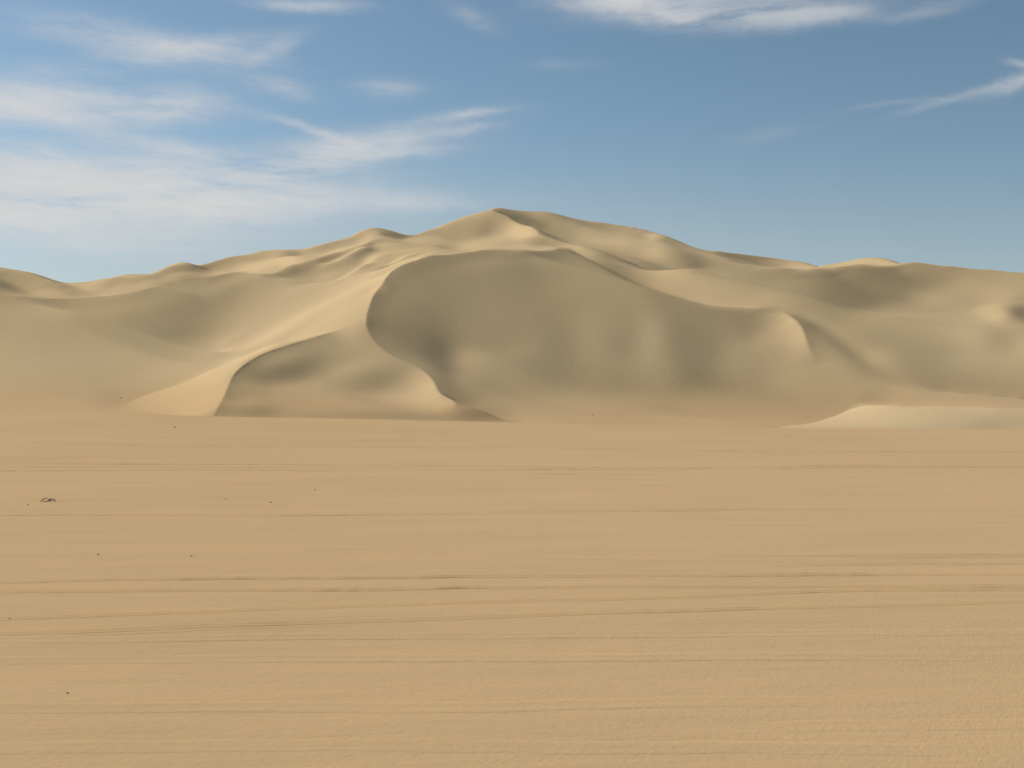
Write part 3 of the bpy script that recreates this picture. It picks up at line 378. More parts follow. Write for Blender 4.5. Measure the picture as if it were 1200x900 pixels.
[5,0,-1,0,-1,0,0,-1,0,0,0,0,0,0,0,0,0,-1,0,1,-1,0,0,0,0,0,1,-1,0,0,0,1,-1,0,-1,1,3,3,5,3,2,3,1,2,2,0,1,0,1,0,0,0,0,-1,6,2,4,-3,-2,1,0,0,-3,-1,-2,0,0,0,0,0,0,1,0,-1,-1,-1,0,1,0,0,-1,0,0,-1,1,2,2,0,2,1,0,3,4,3,4,2,-12,-2,0,1,1,1,2,1,-1,-2,0,-3,-1,-2,-2,-3,-2,-2,-3,-1,-1,-1,-1,0,0,0,1,1,1,2,1,3,3,3,1,2,0,-1,-1,-1,-1,-1,-2,-2,-2,-2,-1,-1,-2,-1,0,-1,2,-1,1,1,1,1,3,2,0,2,0,2,-1,0,0,0,0,1,0,-1,0,1,0,0,1,-6,-6,1,1,1,3,5,4,7,7,-27,-15,-4,-1,-2,1,3,5,12,18,17,9,2,-2,-4,-4,-5,-5,-4,-4,-4,-5,-3,-4,-2,-3,-2,-1,-1,0,-2,0,0,-1,2,2,4,5],
[4,0,0,-1,0,0,0,0,-1,1,0,0,-1,0,0,0,0,0,0,-1,1,0,-1,0,1,0,0,0,1,0,0,-1,1,0,2,1,3,3,1,2,3,2,2,2,1,0,2,1,-2,1,1,0,0,2,-1,24,-14,-7,0,2,1,0,0,-1,-1,-2,-2,1,1,-1,0,-1,0,1,1,1,-1,0,-2,-1,1,1,0,2,1,0,2,3,1,-1,3,1,4,3,4,-18,1,1,0,0,1,2,1,1,-1,-1,-4,-1,-3,-3,-2,-2,-2,-2,-1,-1,-1,-1,0,0,0,1,1,2,3,2,4,3,2,0,1,-1,0,-1,-1,-3,-1,-2,-2,-2,-2,-2,0,-2,0,1,0,1,0,1,2,1,3,2,0,1,2,0,1,-1,1,0,0,0,0,-1,0,0,0,0,-1,-1,-2,0,-8,-1,2,4,5,4,4,-6,-29,-3,-1,-1,0,5,12,18,20,15,6,0,-3,-5,-6,-5,-5,-5,-5,-5,-6,-5,-2,-4,-1,-2,-1,-1,-1,0,-1,0,0,3,3,3,8,9,8],
[4,0,0,0,-1,1,-1,0,0,-1,0,1,0,-1,0,1,-1,1,-1,0,0,-1,1,0,-1,1,0,1,0,0,1,0,1,2,1,3,1,1,3,1,2,1,3,1,1,2,-1,0,3,-2,2,1,1,1,2,4,-2,3,2,0,-1,-4,-3,-2,0,2,0,-2,-1,2,0,1,1,2,0,0,0,1,0,-1,-1,3,2,2,1,1,0,0,1,3,0,4,1,3,-1,-13,-3,-2,-1,0,1,3,2,-1,-1,-3,-2,-4,-3,-1,-3,-2,-1,-2,0,-2,0,0,0,1,2,1,3,3,4,4,2,1,1,0,-1,-1,-3,-2,-2,-1,-3,-2,-2,-1,-1,-1,-1,1,0,0,1,2,2,3,1,3,1,1,1,1,0,0,-1,1,-1,0,0,0,0,-1,-1,0,-1,-2,-1,-1,-1,0,-6,-2,4,5,2,-1,-11,-21,-1,0,1,3,19,24,22,13,5,-1,-5,-7,-6,-7,-6,-6,-5,-7,-5,-5,-3,-2,-2,-1,-1,0,-1,0,0,-1,0,3,7,5,8,13,13,8,7],
[4,0,0,-1,1,-1,0,0,0,0,0,0,0,0,0,-1,0,0,1,0,-1,0,0,0,1,0,1,1,1,2,0,2,0,0,2,1,1,2,0,2,3,2,0,2,1,0,0,-1,0,3,0,2,2,1,5,-5,17,-2,-1,1,-1,-2,-4,-3,-4,-3,2,2,1,-1,0,0,1,0,2,1,2,0,2,4,4,3,2,1,0,0,0,-2,0,1,3,0,1,-1,-2,-22,0,-1,1,1,2,1,0,0,-2,-3,-3,-2,-2,-3,-1,-1,-2,0,-2,1,-1,1,1,2,3,4,3,4,3,2,1,0,-1,-2,-2,-2,-3,-2,-2,-3,-1,-2,-1,-1,0,0,0,0,2,2,2,1,2,2,3,1,1,1,1,0,0,0,0,0,-1,0,-1,-1,-2,0,-1,-1,-2,-1,-1,-1,1,2,6,-9,0,-5,-4,-12,-9,1,15,15,14,17,15,12,4,0,-7,-9,-8,-9,-8,-6,-5,-6,-7,-5,-4,-1,0,-1,-1,1,0,-2,-5,-4,5,4,17,20,18,15,11,5,0,1,4],
[5,-1,0,0,0,-1,1,0,0,-1,1,-1,0,1,-1,0,0,0,-1,0,1,0,1,0,1,1,1,2,1,1,1,0,1,1,1,0,1,1,2,1,1,3,2,-1,1,0,1,0,0,0,0,1,1,4,1,3,11,2,4,0,-3,-4,-3,-3,2,-2,-1,0,-1,0,0,0,2,2,1,1,3,3,5,5,5,3,3,1,-2,-1,-1,-2,0,-1,1,0,-1,-2,2,-32,2,1,0,0,0,0,-1,-1,-3,-2,-2,-2,-1,-1,-2,-1,0,-2,1,0,2,2,3,3,4,4,5,2,1,0,-1,-2,-3,-3,-2,-4,-1,-3,-2,-2,-1,-1,0,0,0,1,1,2,2,2,3,2,3,2,1,0,1,0,0,0,0,-1,-1,-1,0,-1,-1,-1,-1,-2,-2,-2,-2,0,1,5,8,8,8,9,-8,-5,-8,1,9,15,2,3,6,10,5,1,-8,-11,-10,-11,-10,-6,-4,-4,-9,-10,-4,1,3,-1,-7,-2,2,1,-4,7,28,22,14,18,6,1,-2,0,2,0,1,2,3],
[4,0,0,0,0,0,0,0,0,0,-1,1,0,-1,0,0,0,0,1,0,0,1,0,2,1,1,2,1,0,1,0,1,1,0,0,1,1,0,2,3,1,2,1,2,-1,1,0,2,-1,0,0,-1,3,1,1,10,22,0,-4,-2,-2,0,0,0,-2,1,-5,-4,-2,-2,-1,3,-1,2,1,4,5,7,7,7,7,4,1,-1,-1,-3,-3,-2,-2,-1,-3,-2,-2,0,-38,7,0,0,-2,-1,-1,-1,0,-3,0,-2,-1,-2,-1,0,0,0,-1,1,0,2,3,3,4,5,4,4,0,1,-2,-2,-3,-3,-3,-3,-3,-2,-3,-1,-2,-1,-1,1,1,1,2,1,2,3,2,3,2,3,1,0,1,1,-1,0,-1,-1,-1,0,0,-2,-1,-2,-1,-2,-2,-1,-1,0,2,5,9,9,9,8,5,4,6,5,2,3,0,0,-3,-1,2,-1,-7,-12,-8,-9,-8,-8,-8,-11,-13,-9,0,-5,2,-1,0,8,9,13,16,18,22,14,-2,1,1,0,1,-1,1,0,0,1,1,3,0],
[5,0,-1,1,-1,1,-1,0,0,0,0,-1,1,0,0,0,0,0,0,0,1,2,1,1,2,1,1,0,2,1,2,0,0,0,-1,1,1,1,1,1,3,-1,1,1,1,0,-1,0,2,0,1,1,0,0,1,6,36,2,-8,-4,4,5,7,3,-4,-6,-3,-6,-3,-5,-2,-3,2,1,3,5,6,6,8,4,2,1,1,0,0,1,-1,-1,-4,-3,-3,-3,-2,-7,-28,-1,0,-3,-1,-2,0,-1,-1,0,-2,0,-1,0,-1,0,1,1,1,2,3,4,4,6,4,4,1,-1,-1,-4,-2,-4,-3,-4,-2,-3,-4,-2,-2,-2,0,1,1,2,1,2,2,3,4,2,3,2,2,0,0,1,-2,-1,-1,-1,0,0,-1,-1,-1,0,-2,-1,-2,-2,0,-1,3,4,10,12,10,8,4,3,3,2,1,-1,3,1,-1,-2,-6,2,-2,-9,-7,-8,-9,-9,-9,-7,-4,-7,-9,-10,12,16,13,16,13,8,14,6,1,-1,1,-1,-1,0,1,0,-1,0,0,1,1,1,1,1,2],
[5,0,0,0,0,0,-1,0,0,0,0,0,0,0,0,0,0,0,1,2,0,1,2,2,0,2,1,2,2,0,0,0,0,-1,-1,0,1,1,2,2,1,2,0,0,1,1,0,-1,1,1,0,0,1,1,-1,4,1,37,-2,-1,6,10,7,1,-1,-2,-5,-4,-9,-3,-3,-2,-3,0,2,3,4,5,2,2,1,2,1,3,2,0,0,0,0,-3,-3,-3,-5,-33,-3,-2,-3,-2,-2,0,-1,0,0,0,0,-1,0,1,1,0,1,2,4,5,6,6,5,3,2,-1,-1,-3,-4,-2,-5,-4,-4,-3,-4,-3,-2,-2,-1,1,1,2,2,1,3,3,3,3,2,3,2,2,-1,1,-1,-2,0,-2,-1,0,-1,-1,0,-1,-1,-3,-1,-1,0,1,2,5,9,14,11,8,3,2,1,0,0,-1,-1,0,0,-4,-9,-2,9,0,-7,-8,-10,-11,-9,-7,0,3,-6,9,18,25,3,8,2,0,0,0,0,1,-1,0,-2,-1,-1,1,0,1,1,0,0,1,0,2,2,1,1],
[5,0,1,-1,0,0,0,0,-1,1,-1,0,0,0,1,0,1,0,1,0,2,2,1,1,3,1,2,1,-1,0,1,0,-1,0,-2,2,1,2,0,1,1,1,1,1,-1,-1,2,2,-1,0,0,1,0,0,1,1,3,35,4,-1,2,4,5,6,3,0,0,-2,-1,-4,-5,-6,-3,-2,-1,0,0,1,0,0,1,3,3,3,3,3,2,1,0,1,-3,-8,-19,-21,-5,-3,-2,-2,0,0,1,1,1,0,1,1,0,1,1,3,3,5,7,6,6,4,2,0,-1,-3,-4,-4,-3,-6,-4,-3,-4,-4,-2,-2,-1,0,1,1,3,3,2,4,2,3,3,4,2,2,2,-1,0,-2,-1,-2,-3,0,-1,-2,-1,-1,-1,-2,-1,0,0,1,3,6,8,13,13,5,2,-1,1,-1,0,0,-1,1,-1,-3,-7,-4,7,4,-3,-9,-9,-11,-9,-6,-1,8,3,3,17,12,9,1,0,1,0,-1,0,0,-1,-1,-1,-3,-1,1,1,1,1,0,1,1,1,1,2,0,1,2,2],
[6,0,-1,0,0,0,0,-1,1,-1,1,0,-1,1,0,1,0,2,0,3,1,1,2,3,0,2,0,0,1,0,-1,1,1,-1,-2,0,1,1,1,1,3,0,0,-2,1,2,-1,-2,2,0,1,1,1,0,0,0,5,0,42,-1,-7,0,5,5,4,5,3,1,0,0,-3,-3,-5,-6,-4,-3,-2,-1,-1,1,1,2,3,3,3,3,4,2,1,-3,-7,-13,-29,-3,-2,-1,-1,0,-1,1,2,1,1,2,0,1,2,1,4,4,7,8,7,6,3,0,0,-3,-4,-4,-6,-4,-6,-4,-4,-4,-3,-1,-2,1,1,3,3,4,2,3,3,1,5,3,4,3,2,0,-2,-2,-2,-2,-3,-1,-1,-3,-1,-1,0,-1,-1,0,0,1,4,5,8,10,11,5,-1,1,0,0,-1,0,0,0,0,0,-2,-4,1,3,-1,-7,-9,-10,-9,-5,0,8,12,4,6,8,3,2,0,0,0,-1,-1,0,-2,-1,-2,-2,-1,0,1,1,1,1,1,1,1,2,2,1,1,1,2,0,1],
[6,-1,1,-1,0,0,0,0,-1,1,0,0,0,0,1,0,2,1,2,1,3,2,2,1,1,0,1,0,0,1,0,-1,-1,-1,0,-1,2,2,1,0,-1,1,2,0,1,-2,0,1,-1,2,1,1,-1,1,1,-3,3,-1,21,26,-6,-2,-1,0,5,4,7,5,2,0,-1,-4,-6,-4,-4,-3,-2,-3,-2,0,2,2,1,2,3,3,3,2,-2,-7,-18,-22,0,-1,0,1,-1,-1,0,0,2,3,1,2,2,2,3,4,6,8,8,7,4,2,0,-1,-5,-4,-5,-6,-5,-6,-4,-4,-4,-2,-1,0,3,3,4,3,5,3,3,2,2,5,2,4,2,0,0,-1,-2,-2,-3,-3,-3,-2,-2,-1,-2,0,-1,1,0,1,4,6,6,8,7,4,0,0,1,0,0,-1,1,-1,0,0,1,-1,-1,1,-1,-3,-7,-8,-10,-5,0,9,15,8,-1,1,1,0,1,-1,-1,-1,-2,-1,-2,-2,-1,-1,0,0,-1,2,2,1,0,1,1,2,1,2,0,3,1,2,1,2,0],
[6,0,0,0,0,-1,0,0,0,-1,1,0,1,1,1,1,1,2,2,3,1,2,1,1,1,1,0,1,0,0,0,0,-1,0,-1,-1,1,1,2,1,0,-2,0,1,-2,0,1,1,2,-1,1,0,1,0,0,-2,-8,10,1,29,19,-8,-6,0,0,5,4,5,3,1,-1,-2,-2,-2,-1,-1,-4,-4,-1,0,2,-1,1,0,3,3,1,-3,-9,-18,-10,0,0,1,0,-1,0,-1,-2,2,2,1,3,2,4,4,5,8,8,9,6,2,0,-1,-3,-4,-4,-6,-6,-5,-5,-5,-4,-2,-1,0,3,4,4,6,5,5,2,2,2,2,4,3,3,1,0,-1,-2,-3,-3,-4,-3,-2,-2,-3,-1,-1,1,-1,1,0,3,6,4,5,6,3,1,0,0,1,0,0,0,0,0,0,0,1,0,-1,0,-1,-4,-7,-8,-7,0,5,14,10,-1,-1,0,-1,0,0,-1,-3,-2,-3,-2,-2,0,-1,0,-1,1,1,2,1,1,0,2,0,1,1,2,1,2,2,3,1,2,0,0],
[6,0,-1,1,-1,0,0,0,0,1,-1,2,1,1,1,2,2,2,2,1,3,1,1,0,1,1,0,0,-1,-1,-1,-1,1,1,1,-2,1,1,2,2,-3,2,-3,-1,1,1,0,-1,0,0,1,1,1,1,0,-3,-9,3,3,1,46,10,-12,-6,0,2,2,3,3,1,1,0,2,1,0,-2,-2,-3,-1,1,-3,-1,-2,2,1,2,-2,-1,-25,-4,1,0,0,0,-1,-1,-1,1,0,0,1,2,3,4,5,8,9,10,8,2,0,-1,-1,-3,-5,-6,-6,-5,-5,-5,-4,-2,-1,1,3,5,6,7,7,5,3,2,1,1,1,2,1,0,0,0,-1,0,-1,-2,-4,-3,-3,-3,-1,-2,-1,0,0,2,2,4,4,3,4,2,0,0,-1,0,1,1,0,1,0,0,-1,0,1,1,-1,-1,-1,-3,-5,-6,-2,3,2,9,6,-1,0,-2,-1,0,-1,-3,-4,-2,-3,-2,-1,0,-1,1,0,2,1,1,1,2,0,1,0,1,0,2,1,2,3,1,2,3,-1,-3,-8],
[6,0,0,-1,1,-1,1,0,0,0,2,0,1,2,1,2,2,2,3,2,1,1,1,1,0,-1,-1,-1,1,0,2,2,0,-1,-1,-3,1,2,-1,-2,2,-1,1,0,-1,-1,0,0,0,1,0,2,1,1,1,-6,-6,-13,12,4,-3,43,17,-9,-2,-4,0,0,2,2,3,4,2,1,0,-2,0,0,0,-3,-3,-3,0,1,2,-1,-2,-29,6,0,0,1,0,-2,-1,-1,0,0,2,-1,0,4,4,6,9,10,10,5,0,0,-1,-2,-5,-6,-6,-5,-5,-4,-4,-2,0,1,5,5,7,8,7,5,2,0,0,0,0,0,1,-1,0,0,0,0,0,-1,-1,-1,-1,-1,-2,-2,-2,-1,0,1,1,3,3,3,1,0,-1,-1,-1,0,0,1,2,0,1,0,0,0,0,1,2,-1,-1,0,-3,-4,-2,0,-3,-10,11,13,0,-1,-1,-1,-2,-4,-4,-4,-2,-2,-1,0,0,-2,2,0,2,1,2,1,2,0,0,0,0,1,2,1,2,2,2,1,1,-2,-6,-8,-9],
[6,0,0,0,0,1,-1,1,0,1,1,1,2,1,3,2,3,2,1,2,0,1,0,0,-1,0,2,2,1,2,-2,-2,-1,0,1,-2,-2,-1,0,1,-1,0,-1,0,0,1,-1,1,-1,1,2,-1,2,1,0,-9,-2,-6,-8,15,1,3,46,20,-15,-6,-4,-1,-2,4,5,4,2,-1,-1,1,1,2,-2,-4,-3,-2,1,2,2,-6,-22,4,1,1,0,0,-2,-1,-2,-1,0,1,2,2,3,2,5,9,10,8,4,0,0,-1,-4,-6,-6,-6,-4,-5,-3,-2,0,2,5,8,6,8,6,2,0,0,0,0,1,-1,0,0,0,0,0,0,1,-1,1,-1,-1,-1,-1,-1,-1,0,-1,1,0,1,3,0,1,-1,0,0,0,-1,0,0,1,0,1,0,1,0,0,0,-1,3,0,-1,0,-2,-1,-1,-4,-11,-18,22,17,0,-1,-1,-4,-5,-4,-3,-3,-1,-1,-1,0,-1,0,2,0,2,1,2,0,2,1,0,0,0,1,0,1,2,2,2,1,0,-5,-7,-7,-7,-5],
[7,-1,0,1,0,0,0,0,2,1,1,2,2,2,2,2,2,2,2,0,2,0,0,0,2,1,0,-1,-1,-1,1,1,1,0,0,1,-3,-4,-1,0,0,-3,1,-1,0,-1,0,2,2,-1,-1,2,1,0,-7,-7,4,-1,-9,-3,8,0,-4,33,40,-3,-10,-7,3,2,3,2,0,-1,-1,1,1,1,-2,-2,-1,2,4,3,1,-17,-5,0,0,-1,0,-2,-1,-3,-1,-1,0,2,4,4,4,5,8,7,6,3,0,0,-2,-6,-6,-6,-5,-4,-3,-2,1,2,5,8,8,5,4,1,0,0,1,0,0,0,0,0,0,1,-1,1,0,0,0,0,0,0,-2,-1,0,-1,0,-1,0,0,1,1,0,1,0,0,0,0,0,0,0,0,0,1,-1,1,0,0,1,1,2,0,-2,0,0,-1,-3,-9,-16,-14,25,19,1,-1,-4,-6,-5,-4,-3,-1,-1,-1,0,1,0,1,0,1,1,1,1,1,3,1,1,0,0,0,-1,2,1,2,2,-1,-2,-6,-7,-7,-6,-6,-5],
[6,1,1,-1,1,1,1,1,0,1,2,2,1,3,2,3,1,2,1,1,-1,1,1,1,-1,0,-1,1,2,0,1,-1,1,3,1,3,-6,-6,-1,-3,-1,1,-4,-1,-1,-2,0,-3,1,4,3,2,0,-6,-9,0,4,0,0,-8,0,4,0,1,14,43,4,-1,-5,2,0,-1,-1,2,1,-2,-1,-2,-1,1,4,5,6,2,-15,-8,1,1,-1,-1,-2,-2,-2,0,-2,-1,1,3,4,6,6,7,5,5,2,1,-1,-5,-7,-6,-5,-3,-3,-2,0,4,4,9,9,4,1,0,0,0,0,1,0,1,0,0,0,0,0,0,0,0,0,1,0,1,-1,-1,0,-1,-2,0,0,0,0,0,0,0,1,1,-1,1,0,0,0,1,0,0,0,0,0,0,1,1,1,1,0,-1,0,0,-2,-4,-12,-14,-9,15,27,-1,-4,-7,-5,-4,-3,0,-1,-1,0,1,0,0,1,1,1,0,1,0,2,3,1,2,1,0,-1,-1,1,0,2,0,-2,-3,-7,-7,-6,-6,-6,-4,-5],
[8,0,0,1,0,1,1,1,1,2,1,3,3,1,3,2,1,1,0,1,1,0,0,-1,1,0,1,1,-2,0,-1,1,1,0,3,4,3,-2,-9,-9,1,-3,-1,0,-2,-1,-1,4,-1,0,1,0,-6,-7,-3,5,3,-1,0,1,0,-1,-2,-1,8,5,44,4,5,-8,-5,0,4,2,0,-1,-3,-2,1,4,7,8,1,-1,-20,1,1,-2,-1,-1,-2,-1,-1,-1,0,1,2,3,4,5,4,5,5,3,0,-4,-7,-6,-5,-3,-3,-1,0,4,5,6,10,4,1,0,0,0,0,0,1,0,1,-1,1,0,0,0,0,-1,0,0,1,0,1,0,0,-1,-1,-1,1,-1,0,0,0,0,-1,1,0,0,1,0,0,0,0,1,0,0,1,0,0,0,0,1,3,0,-1,-1,-1,-1,-4,-13,-11,-8,4,36,-2,-6,-9,-5,-3,-1,0,-1,-1,0,1,0,1,2,0,1,1,1,0,3,2,1,3,2,0,0,-1,-1,-1,0,-1,-3,-5,-7,-7,-6,-6,-5,-4,-5,-4],
[9,1,0,1,1,1,1,1,1,1,3,2,2,3,2,1,2,0,1,0,0,0,0,1,1,-1,0,-3,0,1,1,2,2,4,4,1,0,2,-1,-3,-13,-7,-4,-4,1,-2,1,1,-1,0,-1,-4,-5,-2,1,3,2,0,0,0,2,11,14,5,-7,-7,-9,28,20,-3,-7,7,1,1,1,-2,-3,0,3,8,8,1,1,-19,2,-1,-2,-1,-1,-1,-1,-1,0,1,2,4,4,3,1,1,2,4,3,-2,-5,-7,-6,-4,-2,-1,1,3,5,7,7,7,1,0,-1,1,-1,1,-1,0,1,1,0,1,0,1,-1,0,0,-1,0,-1,1,1,1,1,-1,0,-1,-1,-1,0,0,1,-1,0,0,-1,0,1,0,0,1,0,0,1,0,1,-1,0,0,0,1,3,1,0,-1,-2,0,-5,-12,-8,-5,-3,35,-1,-6,-7,-5,-4,-2,-2,-1,0,1,1,0,1,2,0,2,1,1,1,2,1,3,3,3,1,0,-2,-1,-2,-2,-4,-4,-6,-7,-7,-6,-6,-5,-5,-4,-3,-2],
[11,0,1,1,1,1,1,1,1,3,2,2,3,3,1,1,1,1,0,0,1,0,1,0,-2,-1,0,2,2,1,2,3,1,1,0,-1,1,2,1,1,1,-1,-7,-9,-6,-4,-7,1,-7,2,-5,-4,0,0,1,3,2,-1,0,1,0,-1,4,14,1,-11,-7,5,17,18,23,-11,0,0,1,1,0,1,5,9,2,2,-1,-11,-4,-2,-1,-1,0,-1,0,1,2,3,5,5,2,0,-1,-2,3,2,-4,-6,-8,-6,-1,-1,1,2,5,5,7,6,4,1,-1,1,0,-1,1,-1,0,1,-1,1,1,1,0,0,0,0,-1,0,-1,0,0,2,1,0,0,-1,-1,-1,0,0,1,-1,1,-1,0,0,0,0,1,0,-1,1,1,0,1,0,0,-1,0,0,1,3,4,-5,-1,0,-5,-10,-7,-6,-7,29,9,-4,-6,-6,-5,-4,-3,-1,0,0,2,1,1,1,1,1,1,1,1,1,2,3,3,4,2,0,-1,-2,-4,-4,-6,-4,-8,-6,-7,-6,-6,-4,-4,-3,-3,-3,-3],
[12,2,1,1,1,0,2,1,2,2,3,3,3,0,2,1,1,0,1,0,0,0,0,-1,0,3,0,2,1,1,1,-1,1,-1,1,1,2,0,0,3,0,-1,1,2,-3,-5,-6,-13,-4,-11,-3,-5,0,1,0,4,1,0,0,0,0,1,-1,-5,4,3,0,-1,1,23,17,12,-4,2,-1,0,3,2,7,6,3,1,-1,-15,0,0,0,0,-2,1,2,3,5,4,3,-1,1,1,0,0,-1,-3,-7,-7,-5,-2,0,2,3,5,6,5,4,1,1,1,1,-1,0,0,0,0,0,0,1,1,1,1,0,0,-1,-1,0,0,-1,0,1,1,0,1,0,-2,0,0,-1,1,-1,1,0,-1,-1,0,0,0,1,0,1,0,0,0,1,0,0,0,-1,1,2,3,0,-3,0,-4,-9,-8,-6,-5,16,19,-1,-5,-7,-7,-4,-3,-2,0,1,1,0,1,2,1,0,1,1,1,2,3,3,3,3,2,-1,-2,-5,-4,-5,-6,-5,-7,-6,-7,-5,-5,-4,-4,-3,-3,-2,-1,-2],
[15,0,1,2,1,2,1,1,3,2,3,3,2,2,1,1,-1,0,0,1,0,0,0,0,2,0,2,-1,1,0,-1,0,0,2,0,2,1,0,2,0,1,0,0,1,-3,0,3,-2,-3,-10,-13,-7,-3,-8,-1,3,2,-1,-1,0,1,1,-1,0,-1,2,0,0,-1,2,12,24,15,-5,0,2,0,3,7,7,5,1,-16,2,1,0,-1,-1,2,2,4,4,2,1,0,0,0,2,1,2,-4,-9,-6,-3,0,2,2,3,5,4,1,2,-1,1,0,0,1,1,1,-1,0,-1,1,0,1,0,2,0,1,-1,1,0,-1,-1,-1,0,0,1,2,0,-1,0,-2,0,0,0,0,0,1,0,-1,-1,0,1,0,0,0,0,1,0,0,0,1,0,-1,0,4,4,-5,0,-5,-8,-8,-4,-2,5,24,0,-6,-8,-5,-4,-3,-1,0,0,0,1,1,0,0,1,1,2,1,2,3,2,3,3,1,-2,-4,-7,-5,-6,-5,-5,-5,-6,-5,-5,-4,-4,-4,-2,-2,-2,-1,-2,0],
[17,1,2,0,2,1,2,3,1,4,4,2,1,1,-1,1,0,1,0,0,0,0,0,2,0,1,-1,1,-1,-1,1,0,1,1,2,1,0,1,1,0,0,0,1,-2,-1,2,0,-2,-1,-1,-3,-12,-17,-8,-1,3,0,0,0,0,-1,0,2,-1,-1,0,1,1,0,0,0,4,24,17,3,-2,0,4,8,5,5,7,-11,3,-4,-2,0,3,2,4,2,0,0,-1,-1,1,2,2,3,0,-2,-5,-2,0,3,2,1,2,0,-1,0,-2,1,-1,0,1,0,1,-1,1,0,0,0,0,1,1,0,2,-1,1,-1,0,0,-1,0,-1,1,1,1,-1,-1,0,0,-1,1,-1,1,0,-1,0,0,0,0,-1,0,1,-1,0,-1,1,0,0,-1,-2,1,5,3,3,-5,-3,-8,-8,-3,-4,-6,29,6,-7,-9,-6,-4,-1,-1,0,0,1,0,0,1,0,1,1,1,1,2,3,1,4,1,0,-4,-6,-8,-6,-6,-5,-3,-4,-4,-4,-4,-4,-4,-3,-1,-2,-2,0,-1,-1,-1],
[19,2,1,2,1,2,2,3,4,3,1,2,0,0,1,-1,1,0,0,1,0,1,1,0,0,-1,0,-1,-1,1,0,2,1,1,0,1,0,2,0,0,0,1,-1,-1,2,0,-2,-1,0,-2,-4,-3,-9,-11,-7,-4,1,-1,-1,0,0,1,-1,1,-1,0,0,0,0,2,0,1,-1,16,18,9,5,5,3,2,8,6,1,-8,-2,2,3,2,3,0,-1,0,-2,0,1,1,3,2,2,0,-1,0,0,0,-1,1,0,0,-1,1,-1,0,-2,0,0,-1,1,0,1,0,-1,1,0,1,0,2,0,0,1,-1,1,-1,0,-1,0,0,-1,1,1,0,0,-1,0,0,-1,0,0,0,1,0,-1,-1,0,0,-1,-2,-1,-1,0,0,0,0,-2,2,3,4,4,7,-11,-9,-7,-4,-5,-3,24,6,-9,-9,-5,-3,0,0,1,0,0,-1,1,0,-1,2,0,1,2,2,2,1,3,-1,-2,-6,-6,-7,-6,-5,-5,-3,-4,-2,-3,-3,-4,-2,-3,-1,-2,-1,0,-1,-1,1,-1],
[22,1,2,2,2,2,3,3,2,3,1,0,1,0,0,1,0,0,1,0,0,1,0,-1,0,0,-1,-1,1,0,1,1,1,1,1,1,1,0,0,1,-1,-1,0,1,0,0,-1,-1,-2,-3,-3,-4,-5,-9,-14,0,1,-2,0,-1,0,-1,2,0,0,-1,0,0,-1,1,1,2,-2,4,18,12,17,5,1,-2,2,9,-1,1,4,2,2,1,0,-2,-1,-1,0,1,1,1,2,3,2,1,-2,0,0,-1,1,-1,1,0,0,-1,-1,-1,1,-1,-1,0,0,0,0,1,0,0,0,1,1,0,1,0,0,0,0,0,0,0,-1,0,1,0,0,0,-1,0,-1,0,0,0,0,1,-1,1,0,0,0,-1,-3,-3,-1,-2,0,-1,1,-1,3,2,5,3,2,-7,-9,-4,-3,-5,-6,12,13,-8,-7,-4,-1,1,-1,0,0,0,0,0,-1,1,1,1,1,2,1,1,1,0,-2,-3,-6,-6,-7,-7,-5,-4,-2,-2,-2,-3,-2,-3,-1,-3,0,-2,0,-1,0,-1,0,-1,1],
[24,2,1,2,3,3,2,3,4,0,2,0,0,0,1,0,0,1,0,-1,2,-1,0,0,-1,-1,0,0,0,1,2,0,1,1,1,0,0,0,1,-1,1,0,0,0,0,-1,0,-2,-3,-4,-4,-7,-8,-6,-10,1,3,-2,-1,0,-1,0,1,0,-1,0,0,0,0,-1,1,0,2,0,1,12,17,12,5,6,3,5,8,4,-2,1,0,-1,-3,0,0,1,1,1,0,3,2,2,2,0,0,-1,-1,1,0,0,0,-1,0,0,0,0,-2,0,0,-1,0,0,0,0,0,1,1,0,0,1,1,-1,0,1,-1,1,0,0,0,1,-1,0,-1,0,0,-1,0,0,0,0,1,-1,1,0,1,0,-1,-1,-1,-2,-4,-1,-2,0,-1,2,2,4,3,3,2,-17,-2,-3,-6,-6,2,16,-6,-6,-2,0,0,0,0,0,-1,0,0,0,1,0,2,0,2,0,1,0,-2,-2,-4,-7,-5,-7,-5,-4,-4,-2,-3,-3,-1,-1,-3,0,-2,0,-1,0,-1,0,-1,0,0,1,-1],
[26,2,2,2,2,4,3,3,2,1,0,1,-1,1,0,0,1,0,0,1,-1,0,-1,0,-1,0,0,1,1,0,0,2,0,1,1,0,1,0,0,0,0,0,0,1,-1,0,-2,-2,-5,-6,-10,-8,-7,-6,-3,6,2,-1,-2,-1,0,-1,0,0,1,-1,1,-1,-1,0,0,-1,0,2,9,17,7,12,7,1,2,2,20,-9,4,-2,-3,-1,2,1,1,0,1,1,2,2,3,1,1,1,0,-1,0,0,-1,1,-1,1,0,-1,0,-1,0,-1,-1,0,0,0,0,-1,2,0,1,0,1,0,0,0,0,-1,1,0,1,0,1,-1,1,-1,0,-1,-1,0,0,0,0,0,0,1,1,0,1,1,-1,-2,-1,-1,-1,-4,-3,-1,1,1,2,3,4,2,6,-19,-6,-8,-7,-7,21,-3,-4,-1,-1,0,-1,-1,0,0,0,0,0,1,0,2,0,1,0,0,-1,-2,-3,-5,-7,-5,-6,-4,-5,-3,-2,-2,-1,-1,-2,-1,0,-2,0,-1,0,-1,1,-1,0,1,0,-1,0],
